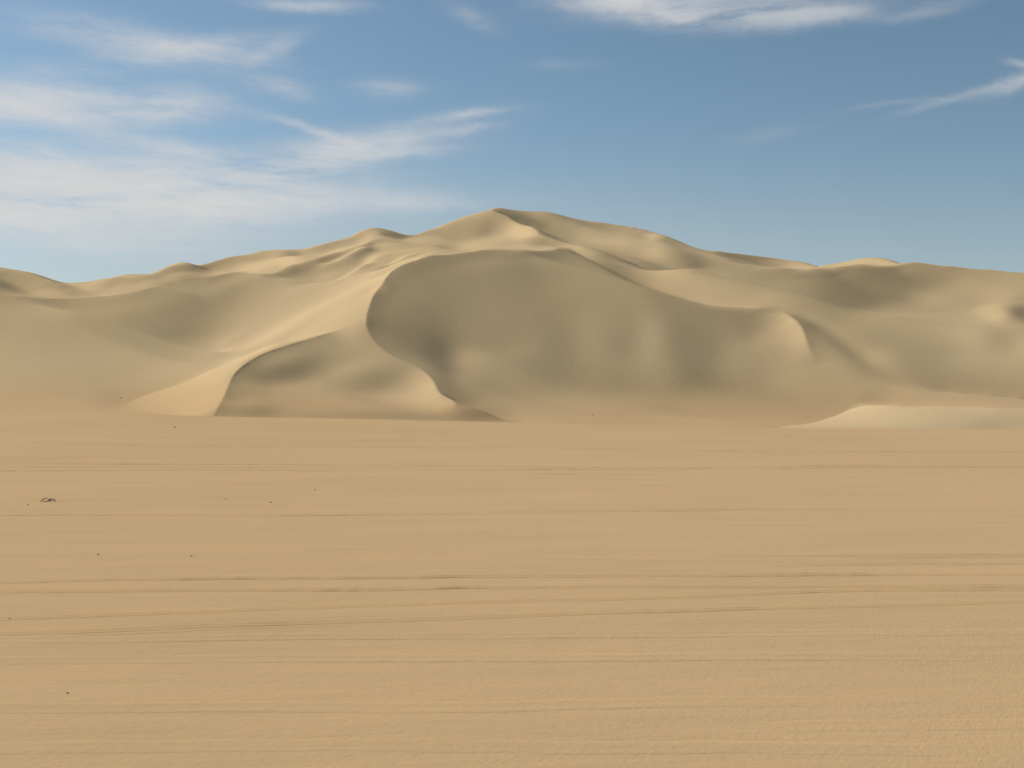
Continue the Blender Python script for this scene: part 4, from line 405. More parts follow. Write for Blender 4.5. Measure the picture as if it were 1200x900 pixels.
[28,2,3,3,3,2,4,2,1,1,1,-1,1,0,0,1,0,-1,1,-1,0,0,-1,-1,1,0,0,0,0,2,0,1,1,0,1,1,0,0,0,0,0,0,1,0,0,-2,-2,-6,-8,-11,-8,-7,-5,-2,0,6,5,-3,-1,-2,-1,-1,1,0,-1,0,0,0,-1,0,-1,0,1,19,12,7,6,5,2,2,0,2,12,9,-11,-3,2,3,1,0,2,1,1,1,3,2,1,2,1,0,0,0,0,-1,1,-1,0,0,0,-1,0,0,-1,-1,1,-1,-1,-1,1,1,0,1,1,1,0,0,-1,0,0,0,1,0,0,1,0,1,-1,0,-2,0,-1,0,0,0,0,2,0,0,1,1,2,-1,0,-1,-1,-1,-1,-1,-3,-3,-1,1,3,4,2,2,-11,-13,-6,-6,-5,14,3,-3,-2,-1,0,-2,0,-2,0,-1,1,0,1,0,2,-1,1,0,0,-2,-4,-4,-5,-6,-5,-4,-4,-4,-2,-2,-2,-2,-1,-1,0,-1,0,0,-1,0,0,0,-1,1,0,0,-1,1,0],
[31,2,2,3,3,4,2,2,1,1,-1,1,0,0,0,0,0,1,-1,0,-1,0,0,0,0,0,1,0,1,0,1,0,1,1,0,0,1,1,-1,1,0,1,0,-1,-1,-3,-7,-9,-12,-8,-7,-3,2,5,10,3,-1,-8,-5,-2,-2,0,1,0,-2,0,-1,0,0,-1,0,11,25,6,0,3,3,0,2,2,2,0,24,-18,2,4,1,-1,1,2,1,1,1,3,2,2,2,1,1,1,-1,0,-1,0,0,0,0,0,-1,1,-1,-1,0,0,-1,0,-1,0,0,1,1,0,0,1,1,-1,0,0,0,0,0,1,0,0,1,0,1,-1,-1,-2,0,-1,1,0,1,0,0,2,0,2,0,2,-1,0,-1,-1,-1,-1,0,-3,-2,2,3,0,1,1,-25,-5,-7,-7,5,17,-3,-2,-2,-1,-2,-1,-3,1,-1,1,0,1,1,1,0,0,-1,-2,-3,-4,-4,-5,-5,-4,-4,-4,-3,-2,-1,-2,0,-1,-1,0,-2,1,-1,0,0,0,0,0,1,-1,0,0,1,-1,1],
[32,3,3,3,3,3,3,1,1,0,0,0,1,0,0,0,0,-1,0,0,-1,-1,1,0,0,0,0,1,1,0,1,1,1,0,0,2,-1,0,1,0,2,0,0,-1,-4,-9,-11,-13,-8,-5,0,3,7,11,15,1,-13,2,-9,-12,-3,-1,0,0,-1,-2,0,0,-1,5,20,17,2,1,0,0,1,2,2,0,1,2,3,15,0,-5,-2,3,1,1,0,3,4,2,1,1,0,1,1,0,1,-1,0,0,-1,1,0,-1,1,-1,0,-1,0,0,-1,-1,0,0,0,1,0,1,1,0,0,0,-1,0,0,0,1,0,1,1,0,1,0,-1,-2,-1,-1,0,0,1,1,0,2,0,1,1,2,0,0,-1,0,0,0,-1,-1,2,1,1,-1,-3,-1,-6,-25,-8,-8,-1,25,3,-2,-4,-3,-3,-2,-2,1,-1,1,0,1,0,0,0,-1,0,-3,-3,-5,-4,-5,-5,-4,-3,-3,-2,-2,-1,-1,-1,-1,0,0,-1,1,-1,1,-1,0,1,-1,1,-1,1,0,0,-1,1,-1],
[35,3,3,3,4,2,2,1,0,1,0,0,-1,1,0,-1,0,0,-1,0,0,0,0,0,0,1,0,1,0,1,0,1,0,1,1,0,1,0,1,1,0,1,-2,-4,-10,-12,-12,-7,-2,1,2,7,10,12,10,-14,-15,2,4,-9,-11,-2,1,0,-3,-2,0,-1,15,25,3,1,0,0,1,1,1,2,0,1,2,0,0,18,-7,3,3,-1,1,2,4,3,1,0,1,0,1,2,0,1,-1,1,-1,0,0,-1,0,0,-1,0,0,0,0,-1,0,0,-1,1,0,0,1,1,0,0,-1,0,0,0,-1,2,0,1,1,0,0,1,0,-1,-2,-1,-1,0,0,1,0,2,0,1,1,2,0,1,0,1,-1,0,1,1,2,0,1,-3,-4,-4,-1,-32,-10,-4,0,28,5,-5,-4,-3,-2,-3,-2,-1,-1,0,-1,0,0,1,-1,0,-2,-3,-3,-5,-4,-5,-3,-4,-3,-2,-2,-1,-1,-1,-1,0,0,-1,0,1,-1,1,-1,1,0,0,0,0,0,0,0,0,1,-1,1],
[37,3,3,4,3,2,1,1,0,0,0,0,1,0,0,0,-1,-1,0,0,0,0,0,0,1,0,1,0,0,1,1,0,1,1,1,-1,1,1,1,2,0,-2,-5,-12,-13,-11,-6,-1,2,4,8,9,10,9,1,-22,-7,-2,0,-3,-10,-1,0,0,-3,-3,0,23,19,0,0,-1,1,1,0,1,0,2,0,2,1,2,2,8,10,-3,-2,2,4,3,3,-1,1,1,0,0,2,0,1,0,0,-1,1,-1,0,0,0,0,0,0,-1,0,-1,0,0,-1,1,0,1,0,0,1,0,0,0,-1,-1,0,1,0,1,1,0,1,2,0,-1,-2,-1,-2,0,0,0,1,1,1,2,1,1,0,1,0,1,-1,1,1,0,1,1,0,-3,-5,-7,-11,-10,-21,-1,-3,24,14,-4,-4,-4,-3,-4,-1,-2,-1,-2,-1,1,0,0,-1,0,-3,-3,-4,-5,-4,-4,-3,-3,-2,-2,-2,0,-1,0,-1,0,0,0,0,0,0,0,0,0,0,1,-1,1,-1,1,0,0,-1,0,1,-1],
[39,3,4,4,2,2,0,0,1,0,1,0,-1,0,-1,0,0,0,0,-1,1,0,0,1,0,0,1,0,1,0,1,0,1,1,0,1,1,1,2,0,-1,-7,-13,-14,-9,-4,0,3,4,7,9,10,9,5,-14,-18,-3,-2,-1,-6,-5,-3,2,1,-7,-2,27,15,-1,0,0,0,1,0,0,1,1,1,1,1,1,1,1,26,-12,3,3,3,3,1,-1,2,1,0,-1,1,1,1,1,0,0,0,-1,1,-1,0,0,0,0,-1,0,0,-1,0,-1,1,0,0,0,1,1,-1,1,0,-1,0,0,-1,1,1,0,0,1,1,1,1,-1,-1,-2,-1,-1,0,1,0,2,1,1,1,2,0,1,0,0,0,0,1,1,0,-2,-4,-7,-11,-12,-9,-10,-2,-2,21,19,-7,-6,-5,-2,-2,-2,-3,-1,-1,0,0,0,0,-2,-2,-3,-4,-4,-5,-3,-3,-3,-2,-2,-2,0,-1,-1,0,-1,1,0,0,0,0,0,0,1,-1,1,0,0,0,0,1,-1,-1,1,0,0,-1,1],
[42,3,4,3,2,1,0,0,0,0,0,1,0,-1,1,-1,0,0,0,0,0,0,0,0,0,1,0,2,0,1,0,1,1,0,0,2,1,2,1,-1,-9,-13,-13,-8,-4,1,4,5,7,8,9,9,4,-3,-24,-10,0,-1,0,0,4,-14,-3,0,-1,31,9,-4,-3,-1,0,0,0,1,1,0,1,1,1,1,1,1,2,11,12,-2,4,2,-3,1,4,1,-2,-4,0,6,0,1,0,0,1,0,0,-1,0,0,0,0,-1,0,-1,0,0,0,0,0,0,0,0,1,0,1,0,-1,1,-1,-1,1,0,0,0,2,0,2,1,0,-1,-2,-2,-1,0,0,1,2,1,2,0,2,0,1,1,0,0,1,0,-2,-3,-5,-10,-12,-11,-4,-2,6,-13,-1,16,21,-8,-6,-4,-2,-2,-2,0,-1,-1,-1,-1,-1,-2,-3,-2,-4,-4,-4,-3,-3,-4,-2,-1,-2,-1,0,-1,0,0,-1,1,0,0,0,0,0,0,0,1,0,0,1,-1,0,0,0,0,1,-1,0,1,0,-1],
[43,5,4,2,1,0,1,0,0,0,0,0,0,0,0,0,0,0,0,0,0,1,-1,1,1,0,1,-1,1,0,1,1,1,0,2,1,2,2,-2,-10,-14,-13,-7,-2,3,4,5,6,8,9,8,4,-2,-20,-19,1,0,1,1,19,11,4,-22,-8,25,4,-4,-4,-3,-3,-2,0,0,-1,1,1,1,0,1,1,1,1,1,28,-1,5,-4,-5,5,4,-3,-6,-6,5,9,0,2,0,1,0,-1,0,0,0,0,0,-1,0,0,0,0,-1,0,-1,0,1,0,0,1,-1,1,0,0,1,-1,0,0,-1,0,1,1,0,1,1,1,0,0,-2,-1,-1,0,1,0,2,2,0,2,1,0,1,-1,1,-1,-1,-1,-1,-2,-5,-5,-7,-7,-7,-2,-7,-12,12,25,-6,-6,-4,-2,-1,-1,0,-2,-1,-2,-2,-2,-3,-4,-3,-5,-3,-3,-3,-3,-2,-1,-1,-2,0,-1,0,0,0,0,0,0,0,0,0,0,1,0,0,0,1,0,-1,1,0,0,0,0,-1,1,0,-1,0,1],
[47,4,3,1,1,1,-1,1,-1,1,0,-1,1,0,-1,0,0,0,0,1,0,0,1,0,0,1,0,1,0,2,0,1,0,1,2,2,2,-2,-10,-15,-12,-6,0,3,4,6,5,8,8,8,4,-5,-19,-23,-3,7,0,0,0,5,7,7,7,3,2,1,-2,-2,-2,-2,-3,-1,-1,0,0,0,1,1,1,0,1,0,1,5,34,-10,-4,8,0,-11,-8,0,13,7,0,1,0,0,0,0,1,0,-1,0,0,-1,1,-1,0,-1,0,0,0,0,0,-1,1,0,0,1,0,1,0,-1,0,0,0,0,0,0,0,1,1,1,1,0,-1,0,-1,-1,0,0,3,1,1,2,1,-3,-4,-5,-5,-6,-4,-6,-8,-8,1,6,7,9,-9,-9,-1,-4,12,20,-9,-6,-4,-2,0,-1,-1,-1,-2,-3,-3,-4,-4,-4,-4,-3,-3,-3,-3,-1,-2,-2,-1,-1,1,-1,0,0,0,0,0,0,0,0,0,0,1,0,0,0,0,1,0,0,0,0,0,0,0,0,-1,1,0,0,-1],
[49,4,3,1,0,-1,1,-1,1,-1,1,0,0,0,0,1,0,0,0,0,1,-1,1,0,0,1,0,1,1,0,1,1,1,2,2,2,-2,-11,-15,-11,-4,1,3,5,5,5,7,8,8,3,-9,-25,-25,-6,10,7,1,0,3,1,3,3,3,5,5,4,2,0,0,-2,-1,-2,-2,0,0,0,0,0,0,0,-1,0,-2,-2,29,9,7,-9,-16,-1,9,13,2,0,0,0,0,1,0,1,-1,0,0,-1,0,0,0,0,0,0,0,0,-1,0,-1,0,0,1,0,0,1,-1,1,0,0,-1,0,1,0,0,1,0,1,1,1,0,-1,-1,0,0,0,1,2,2,2,-1,-25,-25,-16,-10,-11,1,2,3,-3,-9,8,7,9,18,2,4,3,9,11,-5,-5,-3,-1,0,-2,-1,-2,-3,-2,-4,-5,-4,-4,-3,-3,-4,-2,-2,-2,-1,-1,0,-1,0,-1,1,0,-1,0,0,0,1,0,0,0,0,0,0,0,1,0,0,0,1,0,0,-1,0,0,0,0,0,-1,0,1],
[52,4,1,0,1,0,0,0,-1,0,0,0,0,1,0,0,0,1,0,0,0,1,0,0,1,0,1,1,1,0,2,0,2,2,2,-2,-11,-15,-11,-2,1,5,5,4,6,7,8,6,1,-16,-30,-20,-4,2,10,8,0,2,1,2,2,3,3,2,4,2,3,3,1,1,-1,-1,0,-2,-1,0,-1,0,0,0,-1,-2,-4,-5,36,18,-17,-13,9,12,6,0,0,0,0,0,1,0,0,0,1,-1,0,0,0,0,-1,0,-1,0,0,-1,1,-1,0,0,0,0,1,0,0,1,-1,1,0,0,0,0,0,0,1,1,1,0,0,0,1,-1,0,0,0,2,2,-17,-45,-22,0,-1,-9,7,-6,5,4,0,-1,10,4,7,9,-5,16,10,4,5,-4,-4,-1,0,0,-3,-1,-3,-2,-3,-4,-4,-4,-5,-3,-4,-3,-2,-2,-1,-1,-2,0,0,0,0,0,-1,0,1,0,0,0,0,0,0,0,1,-1,1,0,0,1,-1,1,-1,0,1,0,-1,0,1,0,-1,0,0,-1],
[56,2,0,1,-1,0,0,-1,1,0,0,1,0,0,0,0,1,0,1,0,-1,1,0,1,0,1,1,0,1,2,0,2,2,3,-2,-11,-15,-10,-1,2,5,4,5,6,6,8,5,-3,-24,-29,-14,-3,0,3,9,7,1,1,2,3,2,2,3,3,1,3,2,2,2,1,2,0,-1,0,-1,-1,0,-1,0,0,-2,-2,-3,-6,1,26,4,15,5,1,0,0,-1,0,0,0,0,1,0,0,0,0,0,0,0,-1,0,0,0,0,-1,0,-1,0,0,-1,0,0,0,1,0,1,1,0,-1,1,0,0,0,1,0,1,1,1,0,0,-1,1,0,0,-1,-18,-38,-20,-1,-5,1,0,-4,4,0,1,-1,0,10,16,2,2,-5,-3,11,13,8,-1,-2,-1,-1,-1,0,0,-3,-2,-3,-4,-5,-4,-5,-3,-5,-2,-2,-2,-2,-1,0,0,-1,0,0,0,0,0,0,0,0,1,0,-1,1,0,0,0,0,0,1,-1,0,1,0,1,-1,0,0,0,0,-1,0,0,0,0,0],
[60,-1,0,0,0,0,-1,1,-1,1,-1,0,1,0,1,1,-1,1,0,0,1,0,0,1,1,1,0,2,1,0,2,3,2,-3,-10,-15,-8,0,2,5,5,5,5,8,8,2,-10,-29,-27,-9,0,0,1,1,9,7,1,1,1,2,2,2,2,3,3,1,3,2,1,2,1,1,0,0,-1,0,-1,0,0,-1,0,-2,-2,-4,8,34,9,-2,-1,0,0,-1,0,0,0,0,1,0,0,0,0,0,0,0,-1,1,-1,0,0,-1,0,0,-1,0,-1,0,0,0,0,0,1,0,0,1,1,0,0,0,1,0,1,0,1,1,0,1,0,0,-5,-20,-28,-23,-4,-1,1,-1,0,0,-1,1,3,1,2,6,12,6,1,-4,0,6,8,7,2,-1,-1,-1,0,0,-1,-2,-2,-3,-6,-4,-4,-6,-3,-4,-3,-2,-2,-1,0,-1,0,0,0,0,0,-1,0,1,0,0,0,-1,0,1,-1,1,0,0,0,0,0,1,0,0,0,0,1,-1,0,0,0,0,-1,0,0,0,0],
[61,-1,0,-1,0,0,0,0,0,0,0,1,0,1,0,0,1,0,0,0,1,0,1,0,1,1,2,0,1,2,2,2,-2,-8,-15,-8,0,4,6,5,6,5,7,6,-2,-18,-31,-22,-4,0,0,1,-1,3,9,8,1,1,1,0,1,2,2,1,2,3,2,2,2,1,1,1,1,0,1,-1,0,0,0,0,0,0,-2,-1,5,42,-2,-4,2,0,-1,-1,0,0,0,0,0,0,1,0,0,1,-1,0,0,0,0,-1,0,0,0,-1,0,-1,0,-1,-1,0,0,1,0,1,0,0,1,1,1,0,0,1,0,1,1,0,1,0,-2,-25,-32,-14,-8,0,0,0,3,-1,-2,0,-1,1,9,6,7,8,4,0,-1,2,7,6,3,0,-2,-1,-1,1,-1,-1,-3,-2,-5,-5,-4,-5,-5,-2,-3,-4,-2,-2,-1,0,0,0,-1,0,1,-1,0,1,0,-1,1,0,0,0,0,0,1,-1,0,0,0,0,1,0,0,1,0,0,-1,0,0,0,0,0,0,0,0,-1,0],
[62,-2,0,1,0,-1,0,-1,1,-1,2,-1,1,0,1,0,0,0,1,1,0,0,1,2,1,0,1,2,1,2,2,-1,-8,-14,-7,1,4,6,5,5,5,7,5,-7,-26,-31,-14,-2,0,0,1,-1,0,2,12,10,0,0,0,1,0,0,1,1,2,2,1,2,2,2,2,1,1,0,0,1,0,0,-1,1,0,1,1,2,7,-5,23,13,1,-2,-1,0,0,-1,-1,1,0,0,0,1,0,0,1,-1,0,-1,1,-1,0,0,-1,1,-1,0,-1,0,-1,0,0,0,1,0,1,0,1,0,0,1,1,0,1,1,0,1,0,-18,-39,-21,-1,1,-2,0,0,0,1,2,-3,0,-1,5,22,5,3,3,-1,0,3,5,3,2,0,-1,-1,-1,0,-2,-2,-2,-3,-5,-4,-4,-4,-4,-3,-3,-4,-1,-1,-1,-1,0,-1,1,0,0,-1,1,0,0,0,0,0,0,0,0,1,-1,0,0,0,0,1,0,-1,1,0,0,1,0,0,0,0,0,-1,-1,0,0,0,0,0],
[63,0,-1,-1,0,0,-1,1,-1,1,0,1,0,0,1,0,1,0,0,0,1,1,1,1,1,1,2,1,2,1,0,-8,-12,-7,2,5,5,5,5,6,7,2,-15,-32,-26,-8,-1,0,1,0,-1,0,0,12,22,-5,-1,0,0,0,-1,0,-1,1,0,1,2,1,2,2,1,2,0,2,0,0,0,0,1,0,2,1,2,4,2,0,33,1,0,-1,-1,-1,-1,0,0,0,0,0,1,0,0,0,0,0,0,1,-1,0,-1,0,0,0,0,-1,0,-1,0,0,1,0,0,0,0,1,0,0,1,0,1,2,1,0,1,-8,-34,-29,-11,3,0,0,-1,1,-1,3,-2,0,-3,2,9,19,7,3,2,-1,1,2,3,2,1,0,-2,0,-1,0,-2,-2,-3,-5,-4,-3,-4,-4,-4,-3,-2,-4,-1,-2,0,-1,1,-1,0,0,0,0,0,0,0,0,0,0,0,0,0,0,0,1,-1,1,0,0,0,-1,1,0,1,0,-1,1,0,-1,0,0,0,0,0,-1,0,0,-1],
[65,-2,-1,0,-1,0,1,-1,1,0,-1,1,0,1,0,1,0,1,0,2,0,1,1,0,2,2,0,2,1,0,-6,-10,-7,2,4,6,7,4,7,5,-4,-24,-33,-19,-4,0,0,1,-1,0,0,3,17,27,-2,-12,1,0,-1,-1,-1,-1,-1,-2,0,0,1,1,1,2,1,1,2,0,1,0,1,0,1,0,1,2,2,3,-2,-5,35,13,-1,-1,-1,-1,-1,-1,0,0,0,0,0,0,1,0,0,1,0,-1,0,0,0,-1,1,-1,0,-1,0,0,1,0,0,0,-1,0,1,0,0,1,1,1,1,0,1,-1,-21,-34,-16,-8,3,-1,2,-1,2,-3,0,1,-3,-1,0,6,38,-1,1,0,-1,1,2,2,2,1,-1,-1,0,-2,0,-3,-3,-4,-4,-3,-3,-5,-3,-3,-2,-4,-3,-1,-1,-1,-1,1,-1,0,1,-1,0,0,0,0,0,0,0,1,-1,0,0,1,-1,0,0,0,0,0,0,1,0,1,-1,1,0,0,0,0,0,-1,0,0,0,-1,0,0,0],
[66,-1,-1,0,-1,0,-1,0,0,0,1,0,1,1,0,0,1,0,1,0,1,1,1,2,1,1,1,1,0,-4,-10,-6,2,5,7,6,4,7,2,-10,-32,-29,-12,-2,0,0,0,0,-1,2,10,23,17,6,-11,-8,1,1,-1,-2,-1,-3,-2,-1,-1,-1,-1,0,1,0,2,1,0,2,0,1,0,1,0,2,1,0,2,3,-4,-5,6,47,2,-1,-2,-1,-1,-1,-1,0,-1,1,0,0,1,0,0,0,0,0,0,0,0,0,-1,0,0,0,-1,1,-1,0,0,1,0,1,0,0,1,0,1,1,0,1,-9,-30,-26,-12,-2,1,4,-3,0,-1,3,-4,0,0,0,-2,12,21,14,2,-1,0,0,1,1,2,0,-1,0,-1,-2,-2,-3,-4,-3,-3,-4,-4,-4,-2,-3,-3,-4,-1,-2,-1,-1,0,0,-1,0,0,0,0,0,0,1,-1,1,-1,0,0,0,1,0,-1,1,0,0,-1,1,0,0,0,0,0,1,0,1,-1,0,0,-1,1,-1,0,-1,1,-1,0,0],
[67,-2,0,-1,0,-1,0,1,0,0,0,1,0,0,0,1,1,0,1,0,1,2,2,1,0,1,1,0,-3,-7,-6,1,6,7,5,5,4,-1,-18,-35,-22,-8,-1,1,0,-1,0,0,9,17,20,10,3,-4,-7,-2,1,-1,0,-1,-2,-3,-2,-3,-3,-2,-1,0,-1,1,0,0,1,0,1,1,1,0,1,0,1,2,1,5,-4,-7,0,21,35,2,-1,-1,-2,-1,-1,-1,0,0,0,0,0,0,1,0,0,1,0,-1,0,0,0,0,-1,0,0,-1,1,0,0,0,1,-1,1,1,0,1,1,0,-2,-22,-30,-18,-6,0,2,5,-6,6,-5,-1,1,0,-2,0,2,-5,29,24,1,-2,-3,-1,2,2,2,0,0,0,-2,-2,-2,-3,-4,-4,-4,-4,-3,-3,-4,-3,-2,-4,-1,-1,-1,-1,-1,0,0,0,0,0,-1,0,1,0,-1,1,-1,1,0,0,0,-1,1,0,-1,0,0,1,-1,1,0,1,0,-1,1,0,0,0,0,0,0,-1,0,-1,1,-1,0,0,-1],
[68,0,-3,0,0,0,0,-1,0,1,1,-1,1,0,1,1,0,1,0,2,1,1,1,1,1,0,0,-2,-5,-7,2,6,7,5,5,2,-4,-26,-34,-17,-5,1,0,-1,0,1,5,17,18,13,5,1,-5,-5,2,-1,0,1,-1,-1,-2,-2,-3,-3,-3,-2,-3,-2,-1,-1,0,0,1,0,0,0,1,1,0,1,1,0,2,6,6,-13,-19,9,43,23,1,-2,-1,-2,-1,-1,-1,-1,0,1,0,0,0,0,1,0,0,1,-1,0,1,-1,-1,-1,0,1,0,1,0,0,0,1,0,0,1,2,-2,-14,-29,-23,-10,-1,1,0,2,0,3,-2,-1,-3,0,2,-1,-1,5,29,17,1,-4,-2,1,2,2,1,1,0,0,-2,-2,-3,-4,-4,-5,-3,-5,-4,-3,-3,-2,-3,-3,-1,-1,-2,0,0,0,0,-1,-1,0,0,1,0,-1,0,1,-1,1,-1,1,-1,1,0,-1,0,1,0,0,0,0,0,0,0,0,1,0,0,0,0,0,0,-1,0,0,0,-1,0,0,-1,0],
[70,-2,-1,-1,0,-1,0,1,0,0,0,1,0,0,1,0,1,1,2,0,2,1,0,0,0,0,0,-4,-5,1,6,6,5,3,1,-10,-32,-29,-12,-1,0,-1,1,-1,4,15,21,14,7,2,-2,-5,-4,-3,1,5,2,-1,0,-2,-1,-2,-3,-3,-3,-3,-2,-3,-2,-2,-1,-1,0,0,1,0,-1,1,1,0,0,2,0,10,-8,-23,-2,-1,15,33,32,2,-1,-2,-1,-1,-1,-1,-2,-1,0,1,1,1,1,0,0,0,0,0,0,0,0,-1,0,0,1,0,0,0,1,0,1,1,0,-10,-26,-25,-14,-3,0,1,0,3,3,2,0,-4,0,-4,-3,2,0,7,13,35,-3,-3,-1,0,1,1,2,2,2,0,-2,-2,-4,-5,-4,-6,-5,-4,-3,-3,-4,-3,-2,-2,-1,-1,-1,1,-1,-1,0,0,-1,0,0,0,-1,0,1,0,-1,1,-1,1,-1,1,0,0,0,0,0,0,0,0,0,0,0,1,0,0,0,1,0,0,-1,0,0,-1,0,-1,0,0,-1,0,0],
[72,-2,-1,-2,0,0,0,-1,1,1,0,0,0,1,0,2,0,1,0,2,0,1,0,0,1,0,-2,-4,-1,6,6,4,1,1,-17,-34,-24,-8,-1,0,0,0,2,15,22,18,8,2,-1,-4,-3,-4,-1,-3,-6,6,6,3,0,-1,-2,-2,-3,-2,-2,-4,-3,-2,-3,-2,-2,-1,-1,-1,0,0,0,0,0,0,1,-1,1,-4,-14,-2,0,-1,0,17,15,33,17,-3,-1,-1,-1,-1,-2,-2,-2,0,1,1,1,2,0,0,0,1,0,0,-1,1,-1,1,-1,1,1,1,0,1,0,-7,-22,-28,-16,-5,-1,1,2,3,7,6,-1,-8,-5,-1,0,-4,0,1,2,6,49,-4,-2,-3,0,1,3,2,2,2,-1,-1,-3,-5,-6,-4,-6,-5,-4,-4,-3,-3,-2,-2,-2,-1,-1,0,-1,-1,1,0,-1,-1,0,0,0,-1,1,0,-1,0,1,-1,1,0,0,0,-1,1,0,0,0,0,0,0,0,0,0,0,1,0,0,0,0,0,0,-1,0,0,-1,1,-1,-1,0,0,-1],
[73,-2,-1,-1,-1,0,0,0,1,0,0,0,0,1,1,0,1,1,2,0,0,0,0,1,-1,0,-3,0,4,6,2,2,-2,-24,-33,-19,-4,0,0,-1,1,11,24,22,13,2,-1,-1,-3,-4,-4,0,2,-5,-5,0,4,3,2,1,-2,-1,-2,-2,-3,-2,-3,-3,-2,-3,-2,-2,-2,-1,-1,0,0,-1,0,1,-2,1,0,-8,-10,-2,0,0,-1,2,7,21,46,5,0,-2,-2,0,-1,-3,-3,-1,-2,-1,0,1,2,2,2,1,0,0,0,0,1,-1,2,0,1,0,1,-5,-21,-27,-19,-6,0,0,1,4,8,9,4,-6,-13,-2,-1,-1,-2,-1,-1,-1,19,40,-3,-5,-2,1,2,3,3,3,1,-1,-2,-4,-5,-6,-5,-6,-5,-3,-4,-3,-3,-2,-2,-2,-1,-1,-1,0,0,0,-1,0,0,-1,0,0,0,0,-1,0,1,0,-1,1,0,0,0,0,0,0,0,0,0,0,0,0,0,0,1,-1,1,0,0,0,0,0,-1,0,0,-1,0,-1,0,0,0,-1,0],
[74,-1,-2,-1,-1,0,0,1,0,0,0,0,1,0,1,1,1,1,-1,0,1,-1,1,0,1,-1,0,2,5,1,2,-6,-28,-31,-14,-2,0,-1,0,7,22,28,16,7,0,-1,-2,-4,-3,-3,-1,2,1,0,-7,-3,-1,1,2,0,1,-1,-1,-2,-2,-3,-2,-3,-2,-2,-3,-2,-1,-1,-1,-2,0,0,-1,-1,0,-1,-1,-7,-12,0,0,0,-1,0,0,9,10,57,6,-4,0,0,-2,0,0,-4,-4,-2,-1,-2,0,1,3,2,0,1,2,-1,-2,3,2,2,1,-3,-18,-29,-20,-8,0,0,1,4,11,11,9,-6,-5,-11,-11,0,2,-3,-1,-1,-3,19,35,1,-4,0,2,3,3,3,1,1,-1,-3,-4,-6,-6,-6,-5,-4,-4,-5,-2,-3,-2,-3,-1,-1,-1,0,0,0,0,-1,0,0,-1,0,0,0,-1,0,1,0,-1,1,0,0,0,0,0,0,0,-1,1,0,0,0,0,0,1,-1,0,1,-1,1,0,-1,1,-1,1,-1,-1,0,-1,0,0,0,-1,-1,0],
[75,-1,-2,-1,-1,0,0,1,1,0,-1,0,0,1,1,0,1,0,1,0,-1,1,0,0,1,0,2,4,2,0,-12,-31,-27,-9,-1,0,-1,3,15,30,26,10,3,-1,-1,-1,-2,-3,-3,-1,0,-1,0,-1,-2,-5,-4,-1,-1,2,0,0,0,-1,-2,-1,-3,-1,-3,-3,-2,-1,-3,-1,-1,-1,-1,-1,-1,-1,-1,-1,-1,-9,-11,-1,0,0,0,0,0,-1,3,7,41,29,-2,1,1,-2,-1,-1,0,-1,-3,-4,-1,1,-1,-1,-1,1,-1,-1,4,4,3,-4,-16,-27,-23,-6,-1,1,2,6,10,13,9,6,-11,-3,-16,-12,2,-2,-1,-1,-2,-2,10,32,10,-2,2,2,2,4,2,2,0,-2,-3,-5,-7,-5,-6,-4,-5,-5,-3,-2,-4,-2,-2,-1,-1,0,0,0,0,-1,0,1,-1,-1,0,0,-1,0,0,0,0,-1,1,0,0,0,0,0,0,0,0,0,0,0,0,0,1,-1,0,1,-1,0,0,0,0,1,-1,0,0,-1,0,0,0,-1,-1,0,-1,1,-1],
[76,-1,-1,-2,-1,0,0,1,0,-1,0,1,0,0,1,0,0,1,0,1,0,-1,-1,2,1,2,3,2,-2,-17,-32,-22,-5,0,0,-1,8,24,34,18,4,-1,0,-1,-1,0,-1,0,-2,0,-2,-3,-2,-2,-3,-1,-2,-3,-2,-1,0,0,0,0,0,-2,-1,-3,-2,-1,-2,-2,-1,-2,-2,0,-2,-1,-2,-1,-1,-2,0,-7,2,18,2,-20,-16,-1,8,5,-5,2,-4,-7,15,17,26,20,1,-1,-2,0,-1,-1,0,0,-1,-3,-3,-4,0,4,1,-4,-17,-26,-18,-7,1,1,5,8,9,11,9,5,0,-9,-4,-13,-17,-3,0,2,1,-1,-5,7,32,15,-3,1,2,3,4,2,2,-1,-1,-4,-7,-6,-6,-6,-5,-5,-3,-3,-4,-3,-1,-2,-1,0,-1,0,0,0,0,0,0,-1,0,0,-1,0,0,-1,0,0,-1,1,0,0,0,0,0,0,0,0,0,1,-1,0,0,0,0,0,0,0,1,-1,0,0,1,-1,0,0,-1,0,-1,0,-1,0,0,-1,0,-1,1],
[78,-2,-1,-1,-1,-1,1,-1,1,-1,0,-1,1,0,0,1,1,0,1,-1,-2,-1,1,2,2,3,3,-5,-22,-31,-16,-3,0,-1,2,14,32,29,9,1,-1,1,-1,0,0,-1,0,-1,0,-2,-1,-2,-3,-2,-2,-2,-2,-1,-1,-3,-1,0,-1,-1,0,0,0,-1,-2,-2,-1,-2,-2,-1,-1,-2,-1,-2,-1,-2,-2,-1,-2,5,14,2,0,-1,-5,-2,10,4,-12,-27,-12,2,7,3,3,16,7,39,1,2,-2,-2,1,-1,0,-2,0,-1,-1,-4,-8,-20,-17,-6,-4,0,3,4,6,7,7,5,2,-2,-6,-5,-14,-20,2,-2,0,-2,0,2,-4,31,21,-2,2,3,3,3,3,2,-1,-2,-6,-6,-6,-7,-5,-5,-4,-3,-4,-3,-3,-2,-2,0,-1,0,1,-1,0,0,0,-1,0,0,-1,0,0,-1,0,0,0,-1,1,0,0,0,0,0,0,0,0,0,1,-1,0,1,-1,0,0,1,-1,0,0,0,0,0,0,0,-1,0,0,-1,0,-1,0,0,-1,0,0,0,0],
